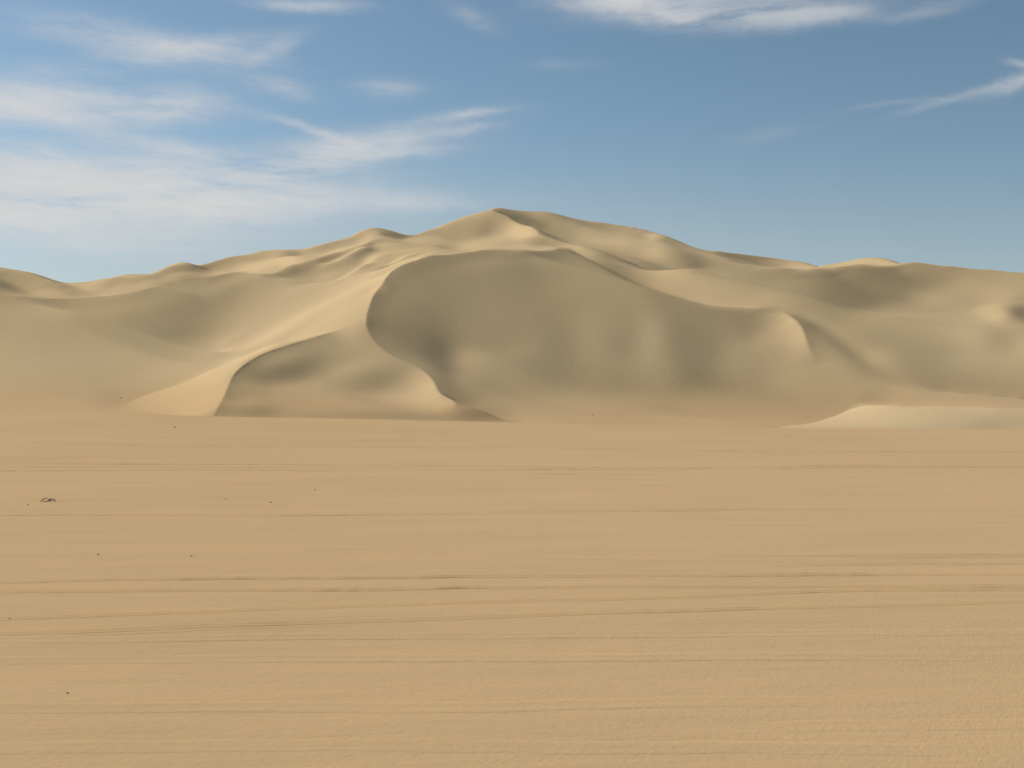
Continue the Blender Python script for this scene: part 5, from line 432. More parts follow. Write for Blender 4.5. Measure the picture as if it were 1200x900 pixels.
[78,-1,-2,-1,0,0,-1,0,-1,1,-1,0,0,0,0,1,0,1,-2,-2,-1,0,4,2,2,2,-8,-26,-28,-11,-1,0,0,5,20,36,21,3,0,-1,0,0,0,0,0,0,0,0,0,-1,-3,-2,-1,-4,-2,-2,-1,-1,-1,-1,-1,-3,0,0,-2,0,-1,0,0,-1,-2,-1,-2,-1,-2,-1,-1,-2,-1,-2,-2,-2,-2,7,11,1,1,-1,0,1,2,-16,-20,-8,-3,2,1,-4,-1,6,12,-13,24,20,36,-9,10,-5,0,-3,1,-2,-2,-11,-16,-12,-6,-2,-1,0,3,4,6,4,5,1,-2,-5,-1,-17,-22,-1,-1,2,0,-2,-5,2,22,26,1,3,2,2,3,4,2,-1,-3,-5,-6,-8,-6,-5,-6,-4,-3,-4,-2,-3,-1,-1,-1,-1,1,0,-1,1,-1,0,-1,1,-1,-1,1,-1,1,-1,-1,0,0,1,-1,0,0,0,0,0,0,0,0,0,0,0,0,0,0,0,0,-1,1,-1,0,0,0,0,0,0,0,-1,0,0,-1,0,-1,0,0,0,0,0,-1],
[80,-2,-1,-2,-1,-1,0,0,0,0,0,-1,0,0,0,0,1,-2,-2,-3,0,4,3,2,2,-11,-30,-24,-6,0,0,0,8,27,34,13,0,1,-1,0,0,0,0,0,0,1,-1,0,0,-1,-1,-1,-3,-2,-2,-2,-2,-2,-1,0,-1,0,-2,-2,0,-1,-1,0,-1,0,-1,-2,0,-3,-1,-1,-2,-1,-3,-2,-1,-3,-1,9,7,1,-3,2,0,-6,-21,-13,-1,1,0,0,0,-1,-2,2,-1,-2,6,10,-4,18,-3,10,0,6,10,13,10,-16,-14,-8,-5,-4,-1,4,5,7,3,4,0,-1,-1,2,-24,-25,-1,1,-1,0,0,2,-6,13,32,5,2,1,2,4,4,1,0,-2,-5,-8,-7,-6,-6,-5,-3,-4,-3,-2,-3,-2,0,-1,0,0,-1,0,0,0,0,-1,1,-1,1,0,-1,0,-1,0,0,0,-1,0,0,0,0,0,0,0,0,0,1,-1,0,0,0,0,0,0,-1,1,-1,1,-1,0,0,0,-1,0,0,0,-1,0,0,-1,0,0,0,0,0,1,1],
[81,-2,-1,-1,-2,0,-1,0,-1,-1,0,1,-1,0,1,0,-3,-3,-3,0,2,5,3,1,-15,-31,-20,-3,0,0,1,13,30,30,8,0,0,-1,0,0,1,0,0,0,0,0,1,0,-1,0,-1,-2,-2,-2,-3,-2,-1,-2,-1,-1,-1,0,-1,0,-1,-1,-1,-2,-1,-1,-1,0,-1,-1,-1,-3,-2,-1,-2,-2,-3,-2,0,10,-8,-20,-2,3,-2,-5,-1,0,0,0,0,0,0,0,-1,0,1,-1,0,-1,1,6,-4,-3,1,2,-5,3,8,35,-3,-8,-5,0,6,6,6,3,3,0,1,2,0,-31,-24,-1,1,-1,0,-2,1,-1,7,29,10,3,1,3,3,3,1,2,-2,-6,-7,-8,-6,-6,-4,-4,-3,-3,-4,-2,-1,0,-1,-1,1,0,0,-1,1,-1,1,0,-1,0,-1,0,0,0,-1,0,0,-1,0,0,0,0,0,0,1,0,-1,0,0,1,-1,0,0,0,0,0,0,-1,0,-1,1,0,-1,0,1,-1,0,0,-1,0,-1,0,1,-1,0,1,1,0,2],
[82,-1,-3,-1,-1,-2,0,0,0,0,-1,0,-1,1,-2,-2,-3,-3,-2,2,7,3,0,-16,-32,-17,-2,1,-1,4,16,30,25,5,0,0,0,0,0,1,0,0,0,1,0,0,0,0,0,-1,0,-2,-1,-2,-2,-2,-3,0,-2,-2,0,-1,0,-1,-1,0,-1,-1,-1,-2,-1,-1,-2,-1,-2,-1,-2,-2,-2,-3,-3,-2,2,-4,-24,0,1,0,1,0,0,1,1,0,0,0,0,0,-1,0,0,-1,1,-1,0,0,1,-1,0,1,0,-2,-2,1,36,-6,4,9,6,4,1,2,1,2,2,3,-38,-24,-2,1,-1,0,-1,0,-1,7,33,5,2,1,4,2,3,1,2,-2,-4,-7,-8,-6,-7,-4,-4,-3,-4,-2,-2,-1,0,-1,-1,1,-1,0,0,1,-1,0,0,0,0,0,0,0,-1,-1,1,-1,-1,1,0,0,-1,1,-1,0,0,0,1,-1,0,0,0,0,0,-1,1,-1,0,0,0,-1,0,0,1,-1,0,0,0,-1,0,0,0,0,0,1,1,0,2,2,1],
[84,-3,-1,-2,-1,-1,-1,-1,0,-1,1,-1,0,-2,-2,-4,-3,-3,2,6,5,1,-18,-34,-14,-1,1,-1,7,19,28,19,4,1,0,1,-1,0,1,0,1,0,1,0,1,0,0,0,0,0,-1,-1,-2,-1,-2,-3,-1,-2,-2,0,-1,-1,-1,0,0,-1,-1,0,-1,-1,-1,-3,-1,-2,-3,-2,-2,-4,-2,-2,-2,-3,-4,-15,-4,0,0,1,1,0,1,0,0,0,0,1,0,0,-2,1,0,0,0,0,0,-1,0,1,-1,0,0,-1,-1,0,8,35,14,2,0,1,1,1,2,4,0,-46,-23,0,0,0,1,-1,-1,0,8,23,11,3,3,2,1,2,2,1,0,-3,-7,-8,-7,-7,-4,-3,-4,-4,-2,-2,0,0,-1,0,0,-1,1,-1,1,-1,0,1,-1,0,0,0,-1,0,0,1,-1,-1,0,-1,1,-1,1,-1,1,0,-1,0,0,1,-1,0,0,0,0,0,-1,0,-1,0,0,1,-1,1,-1,0,-1,1,-1,0,0,0,0,1,1,1,1,2,2,3,3],
[85,-2,-2,-1,-2,-1,-2,0,-1,0,-1,-1,-1,-3,-3,-4,-3,1,5,7,2,-20,-34,-12,0,0,1,10,21,23,15,4,0,-1,0,0,0,1,1,2,1,2,0,0,0,0,1,1,0,-1,-1,0,-2,-2,-2,-1,-3,-2,0,-2,-1,-1,0,-1,-1,0,0,0,0,0,-1,0,-3,-4,-2,-4,-3,-3,-4,45,-9,-13,-37,-12,-4,1,1,0,0,2,0,0,0,1,-1,0,0,0,0,0,0,0,0,0,-1,2,-1,0,1,-1,0,-1,-1,1,1,23,39,2,2,0,-2,4,3,-7,-45,-24,1,-1,2,0,-1,0,-1,8,23,10,4,2,1,1,2,2,0,1,-3,-5,-8,-8,-6,-4,-5,-4,-3,-2,-1,-1,0,-1,0,0,0,1,-1,1,0,0,0,-1,0,0,0,0,0,0,0,-1,-1,1,0,0,-2,1,0,0,0,-1,1,0,-1,0,0,-1,0,0,0,-1,0,0,0,0,0,0,0,0,0,-1,0,0,0,0,1,0,2,1,1,2,3,2,2,2,3],
[86,-1,-2,-3,-2,-1,0,-2,-1,-1,-1,-2,-2,-3,-4,-2,-1,5,8,2,-22,-35,-10,1,-1,5,13,20,19,12,3,-1,-1,0,-1,-1,2,2,3,2,1,1,1,1,0,1,0,0,0,0,0,-2,0,-1,-2,-3,-1,-2,-2,-1,-2,0,-1,-1,0,-1,0,-1,1,0,1,-1,-4,-3,-3,14,7,4,-3,-56,-11,0,19,-14,-2,-1,1,0,2,0,0,0,1,-1,1,0,0,0,-1,-1,2,-1,0,1,0,-1,1,0,-1,0,1,-1,-1,2,1,0,-7,33,23,17,5,1,-4,-48,-27,1,0,1,1,-1,0,-2,5,27,8,3,3,0,1,1,2,1,0,-2,-4,-6,-8,-7,-6,-4,-3,-4,-2,0,-1,0,0,0,0,0,0,0,0,0,0,0,0,0,0,0,0,0,0,-1,0,0,0,0,-1,-1,1,-1,-1,0,0,0,0,0,0,0,0,0,0,-1,-1,1,-1,0,0,0,0,0,0,-1,0,0,0,0,1,1,0,3,1,2,3,2,2,3,3,2,1],
[88,-3,-2,-1,-2,-2,-2,0,-2,-2,-2,-1,-3,-3,-3,-2,3,8,3,-22,-34,-9,0,1,10,13,17,15,9,3,0,-1,-1,-2,0,2,2,2,2,1,2,0,2,1,1,0,1,1,0,0,-1,0,-1,-1,-2,-1,-3,-2,-1,-1,-1,-2,0,-1,-1,0,0,0,-2,0,-2,-5,-3,1,2,-12,6,-26,-12,-4,0,0,1,1,1,1,1,0,0,0,1,0,0,0,0,0,0,0,1,-1,0,1,0,1,-2,1,1,-1,1,0,-1,0,-1,2,2,0,1,9,33,18,5,-26,-37,-13,2,0,1,-1,1,0,-1,5,26,7,2,2,0,1,1,2,0,0,-1,-4,-4,-7,-8,-5,-5,-4,-2,-2,0,-1,0,0,0,0,0,0,0,0,0,0,0,0,0,0,0,0,0,-1,1,0,-1,-1,0,0,-1,0,-1,1,0,0,-1,1,-1,0,0,-1,0,0,-1,1,0,-1,1,-1,1,-1,0,0,-1,0,0,1,0,1,1,2,2,2,3,3,1,3,3,2,0,1,1],
[89,-2,-2,-2,-2,-2,-1,-2,-3,-3,-1,-3,-3,-2,-2,2,8,3,-24,-34,-8,2,8,13,11,12,11,8,4,-1,-2,0,-1,-1,2,1,2,2,0,1,1,2,0,2,2,1,1,1,0,0,0,-1,-1,-1,-1,-2,-1,-2,-2,-2,-1,0,-2,0,-1,-1,-2,-3,2,-2,-6,-5,-3,-2,-3,-11,-22,0,0,0,5,-1,-2,5,-3,0,0,0,1,1,0,1,-1,1,-1,0,0,1,3,-5,1,1,0,0,0,0,0,1,0,0,0,0,1,2,3,5,10,10,-10,0,-19,-7,-2,0,1,1,0,1,-2,1,1,24,9,2,1,2,1,1,0,0,0,-2,-3,-3,-5,-5,-6,-7,-3,-3,-2,0,0,0,0,0,0,0,0,1,0,0,0,0,-1,0,0,1,0,-1,-1,1,-1,0,0,0,0,-1,0,-1,0,-1,0,0,0,-1,1,-1,0,0,0,0,0,-1,0,0,0,1,-1,0,-1,0,0,0,1,0,2,2,3,2,4,2,3,2,4,1,0,1,1,-1,-2],
[91,-3,-2,-2,-2,-2,-1,-4,-3,-2,-2,-2,-3,-3,1,7,4,-26,-31,-5,7,15,8,6,8,10,9,3,-1,0,1,-2,-1,1,1,1,1,-1,1,1,0,0,3,1,0,3,2,0,1,1,-1,-1,-1,0,-1,-1,-3,-2,-1,-1,-2,-2,0,-1,-1,-3,-3,0,-1,-6,-7,-5,2,-14,-21,-2,11,21,6,4,3,1,-13,-25,-3,1,1,0,1,0,0,0,1,-1,0,0,0,0,1,-2,1,1,0,0,-1,2,1,1,1,-1,0,0,4,4,6,8,5,-6,-10,-12,-4,-2,0,0,0,0,-1,3,-2,0,22,10,2,1,2,1,0,-1,0,-1,-2,-1,-3,-4,-5,-6,-5,-3,-3,-1,-1,0,0,0,0,0,0,1,0,-1,0,0,0,0,0,0,1,-1,0,0,0,0,0,-1,0,0,-1,-1,0,0,0,-1,0,-1,1,0,-1,0,0,0,-1,0,1,0,0,0,-1,0,-1,0,1,-1,1,0,2,2,2,3,4,4,3,3,3,2,0,0,1,-2,-2,-2,-2],
[91,-1,-2,-3,-1,-2,-3,-3,-3,-2,-3,-3,-2,1,5,4,-21,-24,-3,10,13,3,2,4,11,9,3,1,-1,0,-1,1,0,0,0,1,-2,0,-1,-1,1,2,0,0,3,3,1,1,1,-1,-2,-4,4,-1,0,-1,-2,-1,-3,-1,-1,-1,-2,0,-3,-4,-1,0,-7,-8,-7,-2,-9,-17,-2,0,0,32,28,-2,-1,-14,-21,-16,-3,2,-1,0,1,1,0,0,0,0,0,-1,0,1,4,0,0,0,0,0,-1,3,0,0,-2,1,1,4,4,8,8,2,-9,-10,-9,-4,-1,-1,0,0,0,0,0,1,0,16,13,2,0,0,1,1,-1,-1,-2,-2,0,-2,-3,-4,-5,-5,-4,-2,-2,0,1,0,-1,0,0,1,0,-1,0,1,0,0,0,-1,1,0,-1,0,0,0,1,-1,0,0,0,-1,-1,0,0,-1,-1,0,0,0,-1,0,0,0,0,0,0,0,-1,0,0,0,0,-1,1,0,-1,1,1,2,1,5,4,4,5,4,3,3,0,-1,-1,0,-3,-3,-2,-1,0],
[93,-3,-2,-1,-2,-2,-3,-3,-3,-2,-2,-2,0,3,5,-14,-21,-3,12,10,1,-2,4,11,7,2,0,-1,1,-2,0,1,0,0,1,-1,1,-1,-1,-1,-1,0,0,2,4,1,1,1,0,-8,-10,12,3,1,0,-2,0,-3,-1,-2,-1,-1,-1,-3,-4,-1,0,-5,-11,-16,-12,-2,-5,-3,1,-1,0,1,36,16,-25,-22,-1,6,-8,5,-4,0,0,2,0,0,-1,0,0,1,12,17,6,-10,-6,-2,-3,0,-2,-4,-1,-1,0,1,4,5,8,6,0,-9,-9,-8,-3,1,-1,-1,-1,0,-1,-1,-1,0,14,16,1,0,0,1,0,-1,-2,-1,-1,0,-2,-3,-3,-5,-4,-3,-3,-1,0,0,0,0,1,0,0,0,0,0,0,-1,0,0,0,1,-1,0,0,0,0,1,-1,0,-1,0,0,-1,0,-1,-1,0,0,-1,0,0,0,0,0,0,-1,0,0,0,0,0,-1,0,0,0,0,0,1,2,2,3,3,4,6,7,4,4,1,-1,-1,-1,-2,-4,-3,-2,-1,0,1],
[94,-2,-2,-2,-2,-2,-2,-3,-1,-3,-1,-1,3,3,-6,-18,-5,12,10,1,-5,2,9,7,-1,-1,-1,1,0,0,-2,1,2,-1,0,0,1,0,-1,-2,0,-2,0,3,2,2,1,-5,-18,-11,22,8,2,0,-1,0,-1,-2,-2,-1,-1,-1,-2,-3,-2,0,-2,-8,-6,-8,-17,-7,-7,1,0,-5,1,2,3,3,-5,-2,10,22,-25,-3,0,-1,2,-1,1,0,1,0,8,24,16,-2,-13,-9,-2,1,0,-6,-7,-3,-2,0,3,4,5,6,7,1,-7,-8,-6,-5,-3,0,0,-1,-1,-1,0,-1,-2,6,18,5,1,-1,0,-1,0,-1,-2,-1,-2,0,-2,-2,-5,-4,-3,-2,0,-1,0,0,0,0,0,0,1,-1,1,0,0,0,0,0,-1,0,1,0,0,0,0,-1,0,0,0,-1,-1,0,0,0,-2,-1,0,0,0,0,0,0,0,-1,1,-1,0,0,0,-1,0,0,-1,1,1,2,2,2,3,3,6,5,7,7,4,1,-1,-3,-3,-4,-4,-4,-1,0,1,3,5],
[94,-2,-2,-1,-2,-1,-2,0,-2,-1,-2,2,1,0,-13,-7,10,12,1,-7,-2,10,3,-2,-1,-1,0,-10,-6,13,-8,-16,19,-9,-2,17,-3,6,0,-1,-3,-1,1,3,1,-1,-16,-26,-3,33,10,-2,-1,1,3,2,-2,-1,-1,-2,0,-2,-1,-3,0,0,1,-9,-14,-11,1,-12,-9,-2,-6,-2,-1,3,2,7,-2,6,12,22,12,-49,-7,0,0,2,0,3,8,12,23,10,-7,-15,-10,-1,3,1,-5,-13,-4,-1,2,3,5,5,6,5,-1,-7,-7,-5,-4,-1,-1,0,0,-2,0,-2,-1,-1,1,16,8,1,-1,0,-1,-1,-1,-3,-1,-1,1,-1,-1,-5,-4,-3,-1,0,-1,0,0,0,0,1,0,0,0,0,-1,0,0,0,0,0,1,0,-1,1,0,0,0,-1,0,0,0,-1,-1,0,-1,-2,1,-1,0,0,0,-1,0,0,0,1,-1,1,-1,-1,0,0,0,0,1,1,1,3,3,3,4,5,4,7,9,7,3,-3,-5,-5,-5,-5,-4,0,0,3,5,5,7],
[95,-2,-1,-2,-1,-2,0,-1,1,-2,-1,0,-5,-12,-7,19,-9,-20,-4,12,12,7,-7,-5,-11,-14,-13,1,-3,-19,0,8,-3,15,17,-8,15,4,34,1,-6,-1,3,1,-10,-34,-23,20,38,5,-8,-4,2,6,6,1,0,-1,-2,-1,-1,-1,-1,0,1,0,-16,-11,-9,1,3,-10,-11,-11,-5,0,0,1,2,36,-1,7,-5,-11,30,-14,-21,-19,2,0,0,2,13,18,5,-18,-10,1,7,4,-4,-8,-8,2,0,2,4,5,5,6,3,-2,-6,-7,-5,-3,-1,0,0,0,0,-1,-2,0,-2,-2,12,13,-1,-1,0,0,-1,-1,-2,-2,-1,0,0,-1,-4,-5,-3,0,1,0,0,0,0,0,0,-1,0,1,-1,1,0,0,0,0,0,0,0,0,0,0,0,0,-1,1,0,-1,-1,1,-1,-1,-2,0,-1,0,-1,0,0,1,0,0,0,-1,0,-1,1,-1,-1,0,1,1,2,2,3,3,4,3,5,5,6,7,9,7,-1,-8,-8,-6,-7,-3,2,2,4,6,6,7,7],
[96,-5,-1,-2,-1,-2,-7,2,0,-1,0,-4,-19,-13,-2,-16,0,3,0,-4,3,-6,7,2,3,1,0,-3,-10,-15,1,13,9,16,2,3,-1,6,-19,17,20,9,1,-26,-38,-2,39,26,0,-11,-8,6,5,3,4,3,1,-1,-2,0,-1,0,-1,2,-2,-17,-13,-6,0,-2,-9,-9,-9,-5,0,0,0,1,-1,10,41,8,-15,-20,8,32,-18,26,-48,-18,3,-1,-1,0,3,-1,0,-1,1,-1,0,1,0,0,2,6,5,5,5,1,-3,-5,-7,-5,-2,0,0,0,1,0,0,-2,0,-2,-2,-1,18,4,0,0,0,-1,-1,-1,-2,-2,0,0,-2,-3,-5,-3,0,1,0,1,-1,1,-1,0,0,1,0,0,0,0,0,0,0,0,0,-1,1,0,0,0,0,0,0,0,-1,0,0,-2,0,-1,0,-2,0,0,0,0,0,-1,0,0,0,0,0,-1,-1,1,0,1,2,2,3,4,3,3,3,5,2,4,6,9,10,2,-6,-9,-8,-7,-1,3,3,6,6,6,5,6,6],
[98,-4,-3,-1,-2,-3,2,-6,-6,-5,-4,-13,-4,-4,-13,-10,1,4,-2,1,-2,2,7,4,1,0,-1,-13,-15,-2,17,24,1,1,0,1,-1,0,2,-2,-7,-3,-6,-17,19,36,11,0,-9,-6,9,2,-1,-2,0,0,2,1,3,-1,1,0,0,0,-23,-14,-2,-2,-5,-9,-9,-5,-3,0,1,1,-1,-1,0,-1,59,5,-15,-23,-2,16,-23,6,61,-31,-43,-3,-1,0,1,1,0,2,0,1,-1,0,1,1,4,5,6,3,1,-3,-5,-7,-4,0,-1,0,1,1,0,0,-1,0,-2,-1,-1,0,16,2,1,-1,0,-1,0,-1,-1,-1,-1,-1,-3,-6,-3,0,0,1,1,0,0,0,0,0,0,0,0,0,0,0,0,0,0,-1,0,1,0,-1,1,0,0,0,0,-1,0,-1,-1,0,0,-2,-1,1,-1,-1,1,-1,0,0,0,0,-1,0,-1,0,0,1,2,3,3,3,4,4,4,3,2,2,2,2,6,8,8,1,-9,-9,-4,-1,4,6,5,6,5,4,6,4,3],
[94,1,-3,-1,-1,0,-2,-3,-5,-2,-10,-9,-7,-14,-8,-4,0,0,0,-2,3,8,8,3,-2,-6,-14,-14,-2,24,24,0,-3,-2,0,0,0,-2,-1,1,-1,-8,-5,23,20,6,0,-8,-5,10,4,-2,-8,-6,-2,0,3,7,1,3,2,0,-1,-29,-7,1,-6,-11,-12,-5,-2,-2,0,1,0,0,0,-1,1,-1,5,64,-20,-21,-2,3,-25,0,15,69,-13,-49,-22,3,-3,-1,3,4,0,0,1,-1,0,4,6,4,2,2,-4,-5,-6,-2,0,0,1,0,0,0,1,1,-1,-2,-1,-2,-2,14,3,1,2,1,0,0,-1,-1,-3,-2,0,-1,-6,-5,-1,1,1,0,1,0,1,-2,1,0,0,0,0,-1,1,0,-1,1,-1,1,0,0,-1,1,0,0,-1,0,0,0,-1,0,-1,-1,-1,1,-1,-1,-1,1,-1,0,0,0,0,-1,-1,0,0,1,2,2,4,3,4,5,4,2,2,2,1,0,2,3,5,9,6,-4,-5,-2,2,5,5,2,5,3,4,4,2,3,3],
[94,0,-1,-2,-1,0,0,-1,-1,-4,-9,-12,-14,-11,-9,-1,-2,-2,0,2,7,10,6,0,-11,-20,-11,5,26,25,-2,-4,-6,-2,1,0,-2,-1,-2,0,9,9,1,5,12,3,-5,-4,6,4,-1,-4,-10,-3,-4,1,5,3,3,3,2,5,-24,1,-7,-17,-16,-9,-3,-1,-1,0,1,-1,5,4,-1,-9,0,1,0,18,20,-8,0,4,-11,-7,-10,9,58,9,-25,-34,-12,-2,1,2,0,0,-1,0,1,5,5,2,0,-4,-4,-3,-2,0,1,0,0,1,1,0,0,-1,0,-1,-1,-1,-2,9,8,3,-1,-1,-2,-1,-2,-2,1,0,0,-6,-6,0,0,0,1,1,0,1,0,0,-1,1,-1,0,0,1,-1,0,1,-1,1,0,0,0,0,0,0,-1,1,-1,0,-1,0,-1,0,-1,0,-1,0,0,-1,0,-1,-1,0,0,-1,-1,1,0,1,3,3,4,4,5,4,4,2,2,1,0,0,1,1,5,10,9,0,-3,2,6,3,3,0,3,3,2,1,2,1,2,1],
[93,1,-1,-1,0,0,0,1,2,-6,-13,-17,-14,-11,-4,-5,-2,-1,2,7,10,10,0,-11,-15,-11,1,31,24,-4,-2,-9,-5,-1,-1,-1,-1,-4,1,4,9,1,-2,9,16,5,-1,1,0,0,0,-5,-1,-2,-7,-2,2,-1,4,3,1,10,6,-24,-31,-17,-11,-2,0,-1,0,-1,4,18,20,20,2,-44,-21,1,0,0,20,14,0,-1,28,-16,-24,-23,15,31,16,-4,-27,-5,-2,-6,-3,0,0,-1,2,5,2,1,-2,-3,-3,-1,1,0,0,2,0,0,-1,0,0,0,-1,-1,-1,-2,-1,10,8,-2,-2,-3,-1,0,2,3,2,2,-9,-7,-3,1,1,0,1,0,1,0,-1,0,1,-1,1,0,-1,1,0,0,0,0,0,0,0,-1,1,-1,0,0,-1,0,-1,0,0,-1,0,0,-2,0,0,-1,0,-1,-1,0,-1,0,-1,1,1,2,5,4,5,5,4,4,2,2,1,0,1,-1,0,1,5,8,13,9,-4,0,4,0,1,1,2,3,0,1,2,0,2,0,2],
[89,2,2,0,-1,1,2,2,0,-13,-18,-14,-12,-8,-7,-4,-1,1,4,11,13,5,-7,-16,-13,10,30,19,-9,-4,-5,-6,-4,-2,0,-1,-1,0,-1,7,0,-3,-1,20,9,8,4,0,-2,-4,-13,14,8,-3,-12,-1,-7,1,2,4,-24,-30,15,-4,-14,-9,-2,-1,0,-1,2,11,21,25,14,-1,-8,-1,-60,-5,0,2,21,19,1,-2,43,-15,-24,-24,-24,13,9,5,7,1,-3,-11,-3,0,0,1,2,4,0,-1,-2,-2,0,-1,0,1,2,1,0,-2,0,-1,0,0,0,-1,-2,-1,1,11,-2,-1,-1,1,1,3,3,5,2,0,-11,-14,1,0,1,1,-1,1,0,1,1,0,-1,0,-1,1,0,0,0,0,0,1,0,0,-1,1,-1,0,-1,0,0,0,-1,0,-1,0,-1,0,-1,-1,0,-1,-1,-1,0,-1,-1,-1,2,2,4,5,5,5,5,3,3,2,3,0,0,1,-1,1,1,4,8,14,11,0,-4,-4,0,3,1,2,2,1,1,1,1,1,0,2,2],
[81,4,4,2,2,2,1,3,-15,-18,-14,-10,-8,-7,-5,-2,-2,4,9,15,9,-7,-16,-9,9,25,22,-17,-11,7,-1,-2,-5,1,0,-1,0,3,0,-3,-6,-4,16,14,3,5,4,0,-2,-16,-4,-19,8,36,3,-15,-4,2,1,-39,-18,2,0,-3,-4,-4,-2,0,0,7,16,20,17,10,-1,-3,-4,-3,-1,-62,1,0,25,24,0,-1,14,-5,-7,-8,-8,-7,4,4,2,-1,-8,-11,0,0,0,-1,5,2,-1,-2,-1,-1,0,0,1,2,1,-1,-1,0,-1,0,0,-1,-1,-1,-1,-1,2,13,-2,0,0,1,3,2,4,4,3,-7,-16,-7,0,1,0,0,1,0,0,0,0,0,1,-1,1,-1,1,0,0,1,0,-1,0,0,0,-1,0,0,0,-1,-1,0,0,-2,0,0,-1,0,0,-1,-2,-2,-1,-1,-1,0,1,2,3,5,6,6,5,4,2,3,2,1,0,0,1,0,1,2,6,8,13,13,3,-9,-10,-6,-1,8,5,2,3,0,2,0,1,1,1,2,2],
[75,2,4,6,4,3,2,-17,-22,-13,-6,-6,-5,-4,-3,-2,2,6,13,13,2,-11,-13,4,28,22,-21,-21,3,12,3,1,0,2,-6,12,6,-2,0,-9,-7,-2,14,0,0,-4,-6,-3,-4,-6,-10,0,8,-20,26,19,7,-8,-35,-21,0,2,0,-2,-6,-3,0,6,14,17,14,9,6,0,-1,-5,-2,2,6,-8,-64,1,28,30,1,-2,-2,-2,-2,-1,-1,-3,-2,-1,-1,-2,-8,-6,-2,-2,-2,0,5,0,-1,-1,-2,0,-1,2,2,1,-1,-1,0,-2,0,0,-1,0,0,-2,-2,-1,8,4,1,1,2,1,3,5,6,4,-3,-18,-9,-6,2,1,1,-1,1,0,1,0,0,0,-1,1,0,0,0,0,1,-1,1,0,-1,0,-1,0,-1,0,-1,0,0,-2,0,0,-2,-1,0,-1,-1,-1,-2,-1,-1,-1,0,1,2,6,7,7,5,4,2,2,3,1,1,1,0,1,1,1,3,5,9,13,12,4,-10,-15,-10,-3,4,4,8,8,2,1,1,1,1,0,2,1,3],
[67,4,4,5,4,2,-15,-23,-13,-6,-4,-1,-1,-2,2,5,5,4,11,7,-8,-13,0,26,22,-20,-30,-6,27,7,10,5,4,-4,4,-1,11,1,-3,3,-5,1,-9,-6,-11,-12,-2,-4,-6,-2,5,2,-12,1,6,3,-10,-17,-1,1,1,-1,0,-4,-6,6,18,13,10,10,6,3,-2,-2,-1,-2,-2,4,2,2,-11,-62,33,34,1,-1,-3,-2,-2,-2,-3,-1,-2,-3,-2,-2,-1,-2,-7,-7,-4,0,6,-2,-2,-2,1,-1,1,2,1,-1,-1,0,-2,0,-1,0,0,0,-2,-2,0,-3,8,3,3,2,2,3,4,8,8,0,-19,-15,-2,-3,0,1,1,1,-1,1,0,1,0,-1,1,-1,0,1,1,-1,0,1,-1,0,0,-1,0,-1,-1,-1,0,-1,-1,0,-2,-1,0,-1,-2,-2,-2,-1,-2,4,3,4,3,6,4,4,4,2,2,1,1,2,0,1,1,1,1,2,3,6,6,8,10,11,4,-12,-18,-12,-5,1,5,7,9,4,4,3,1,1,1,1,1,2,3],
[40,1,4,4,3,-9,-16,-11,-6,-3,0,1,0,12,6,1,3,7,1,-5,-8,-2,14,19,-10,-26,-12,9,20,3,5,11,5,-4,1,-6,2,9,-2,7,-1,-1,-8,-10,-14,-4,-2,-5,0,7,0,-6,-4,2,-7,-5,-2,0,-1,0,-1,-1,-2,0,3,25,6,4,7,4,1,2,-3,-2,-6,-4,3,3,3,1,2,-11,-18,44,2,-3,-1,-2,-3,-4,-2,-4,-3,-2,-2,-2,-7,-12,-7,-4,-2,4,1,-2,-1,0,-1,1,1,0,0,-1,0,-1,1,-2,0,0,-1,-1,0,-2,-2,-2,9,-1,4,1,2,4,7,7,2,-10,-21,0,-1,0,2,1,0,-1,1,0,1,0,0,0,0,0,1,-1,0,0,1,-1,0,-1,0,-1,-1,0,-1,-1,-1,-1,0,-2,-1,-1,-2,-2,-1,1,6,5,6,2,2,2,4,4,6,4,1,0,-1,0,2,-1,1,2,1,1,3,4,3,3,6,5,2,-7,-14,-13,-10,-5,-1,3,5,6,3,5,5,4,2,2,-1,0,-1,3,2],
[189,8,3,-13,-35,-43,-27,-12,-3,0,3,7,5,1,4,4,17,33,18,-17,4,36,22,-74,-71,-22,22,71,11,12,-7,-6,11,12,-36,-20,-19,-17,-14,1,15,68,85,8,-18,-11,-14,-6,-32,-33,-30,-19,-11,-12,-8,0,-2,-1,-2,-1,-1,0,0,64,63,-3,18,9,-2,-2,2,-6,7,3,1,1,1,-4,-3,-6,-20,-21,-26,-32,-3,-1,-3,-3,-4,-3,-4,-3,-3,-3,-3,-1,4,4,-1,0,1,2,-1,-1,1,0,0,0,1,1,-1,0,0,0,0,0,-1,-1,0,-2,0,-5,-4,0,21,25,5,15,21,18,10,-4,-42,-59,10,4,-23,-3,4,1,0,-1,1,2,1,0,1,0,0,1,-1,0,0,-1,-1,-2,-1,-1,-2,-1,-1,-2,-1,-1,-1,-2,-2,-1,-2,-3,-1,4,5,4,2,5,9,13,19,14,11,7,1,-2,-1,2,2,3,1,3,2,3,4,7,8,8,16,19,17,8,-10,-22,-27,-20,-8,0,8,13,12,12,10,7,4,3,5,5,6,6,7,-4,-13],
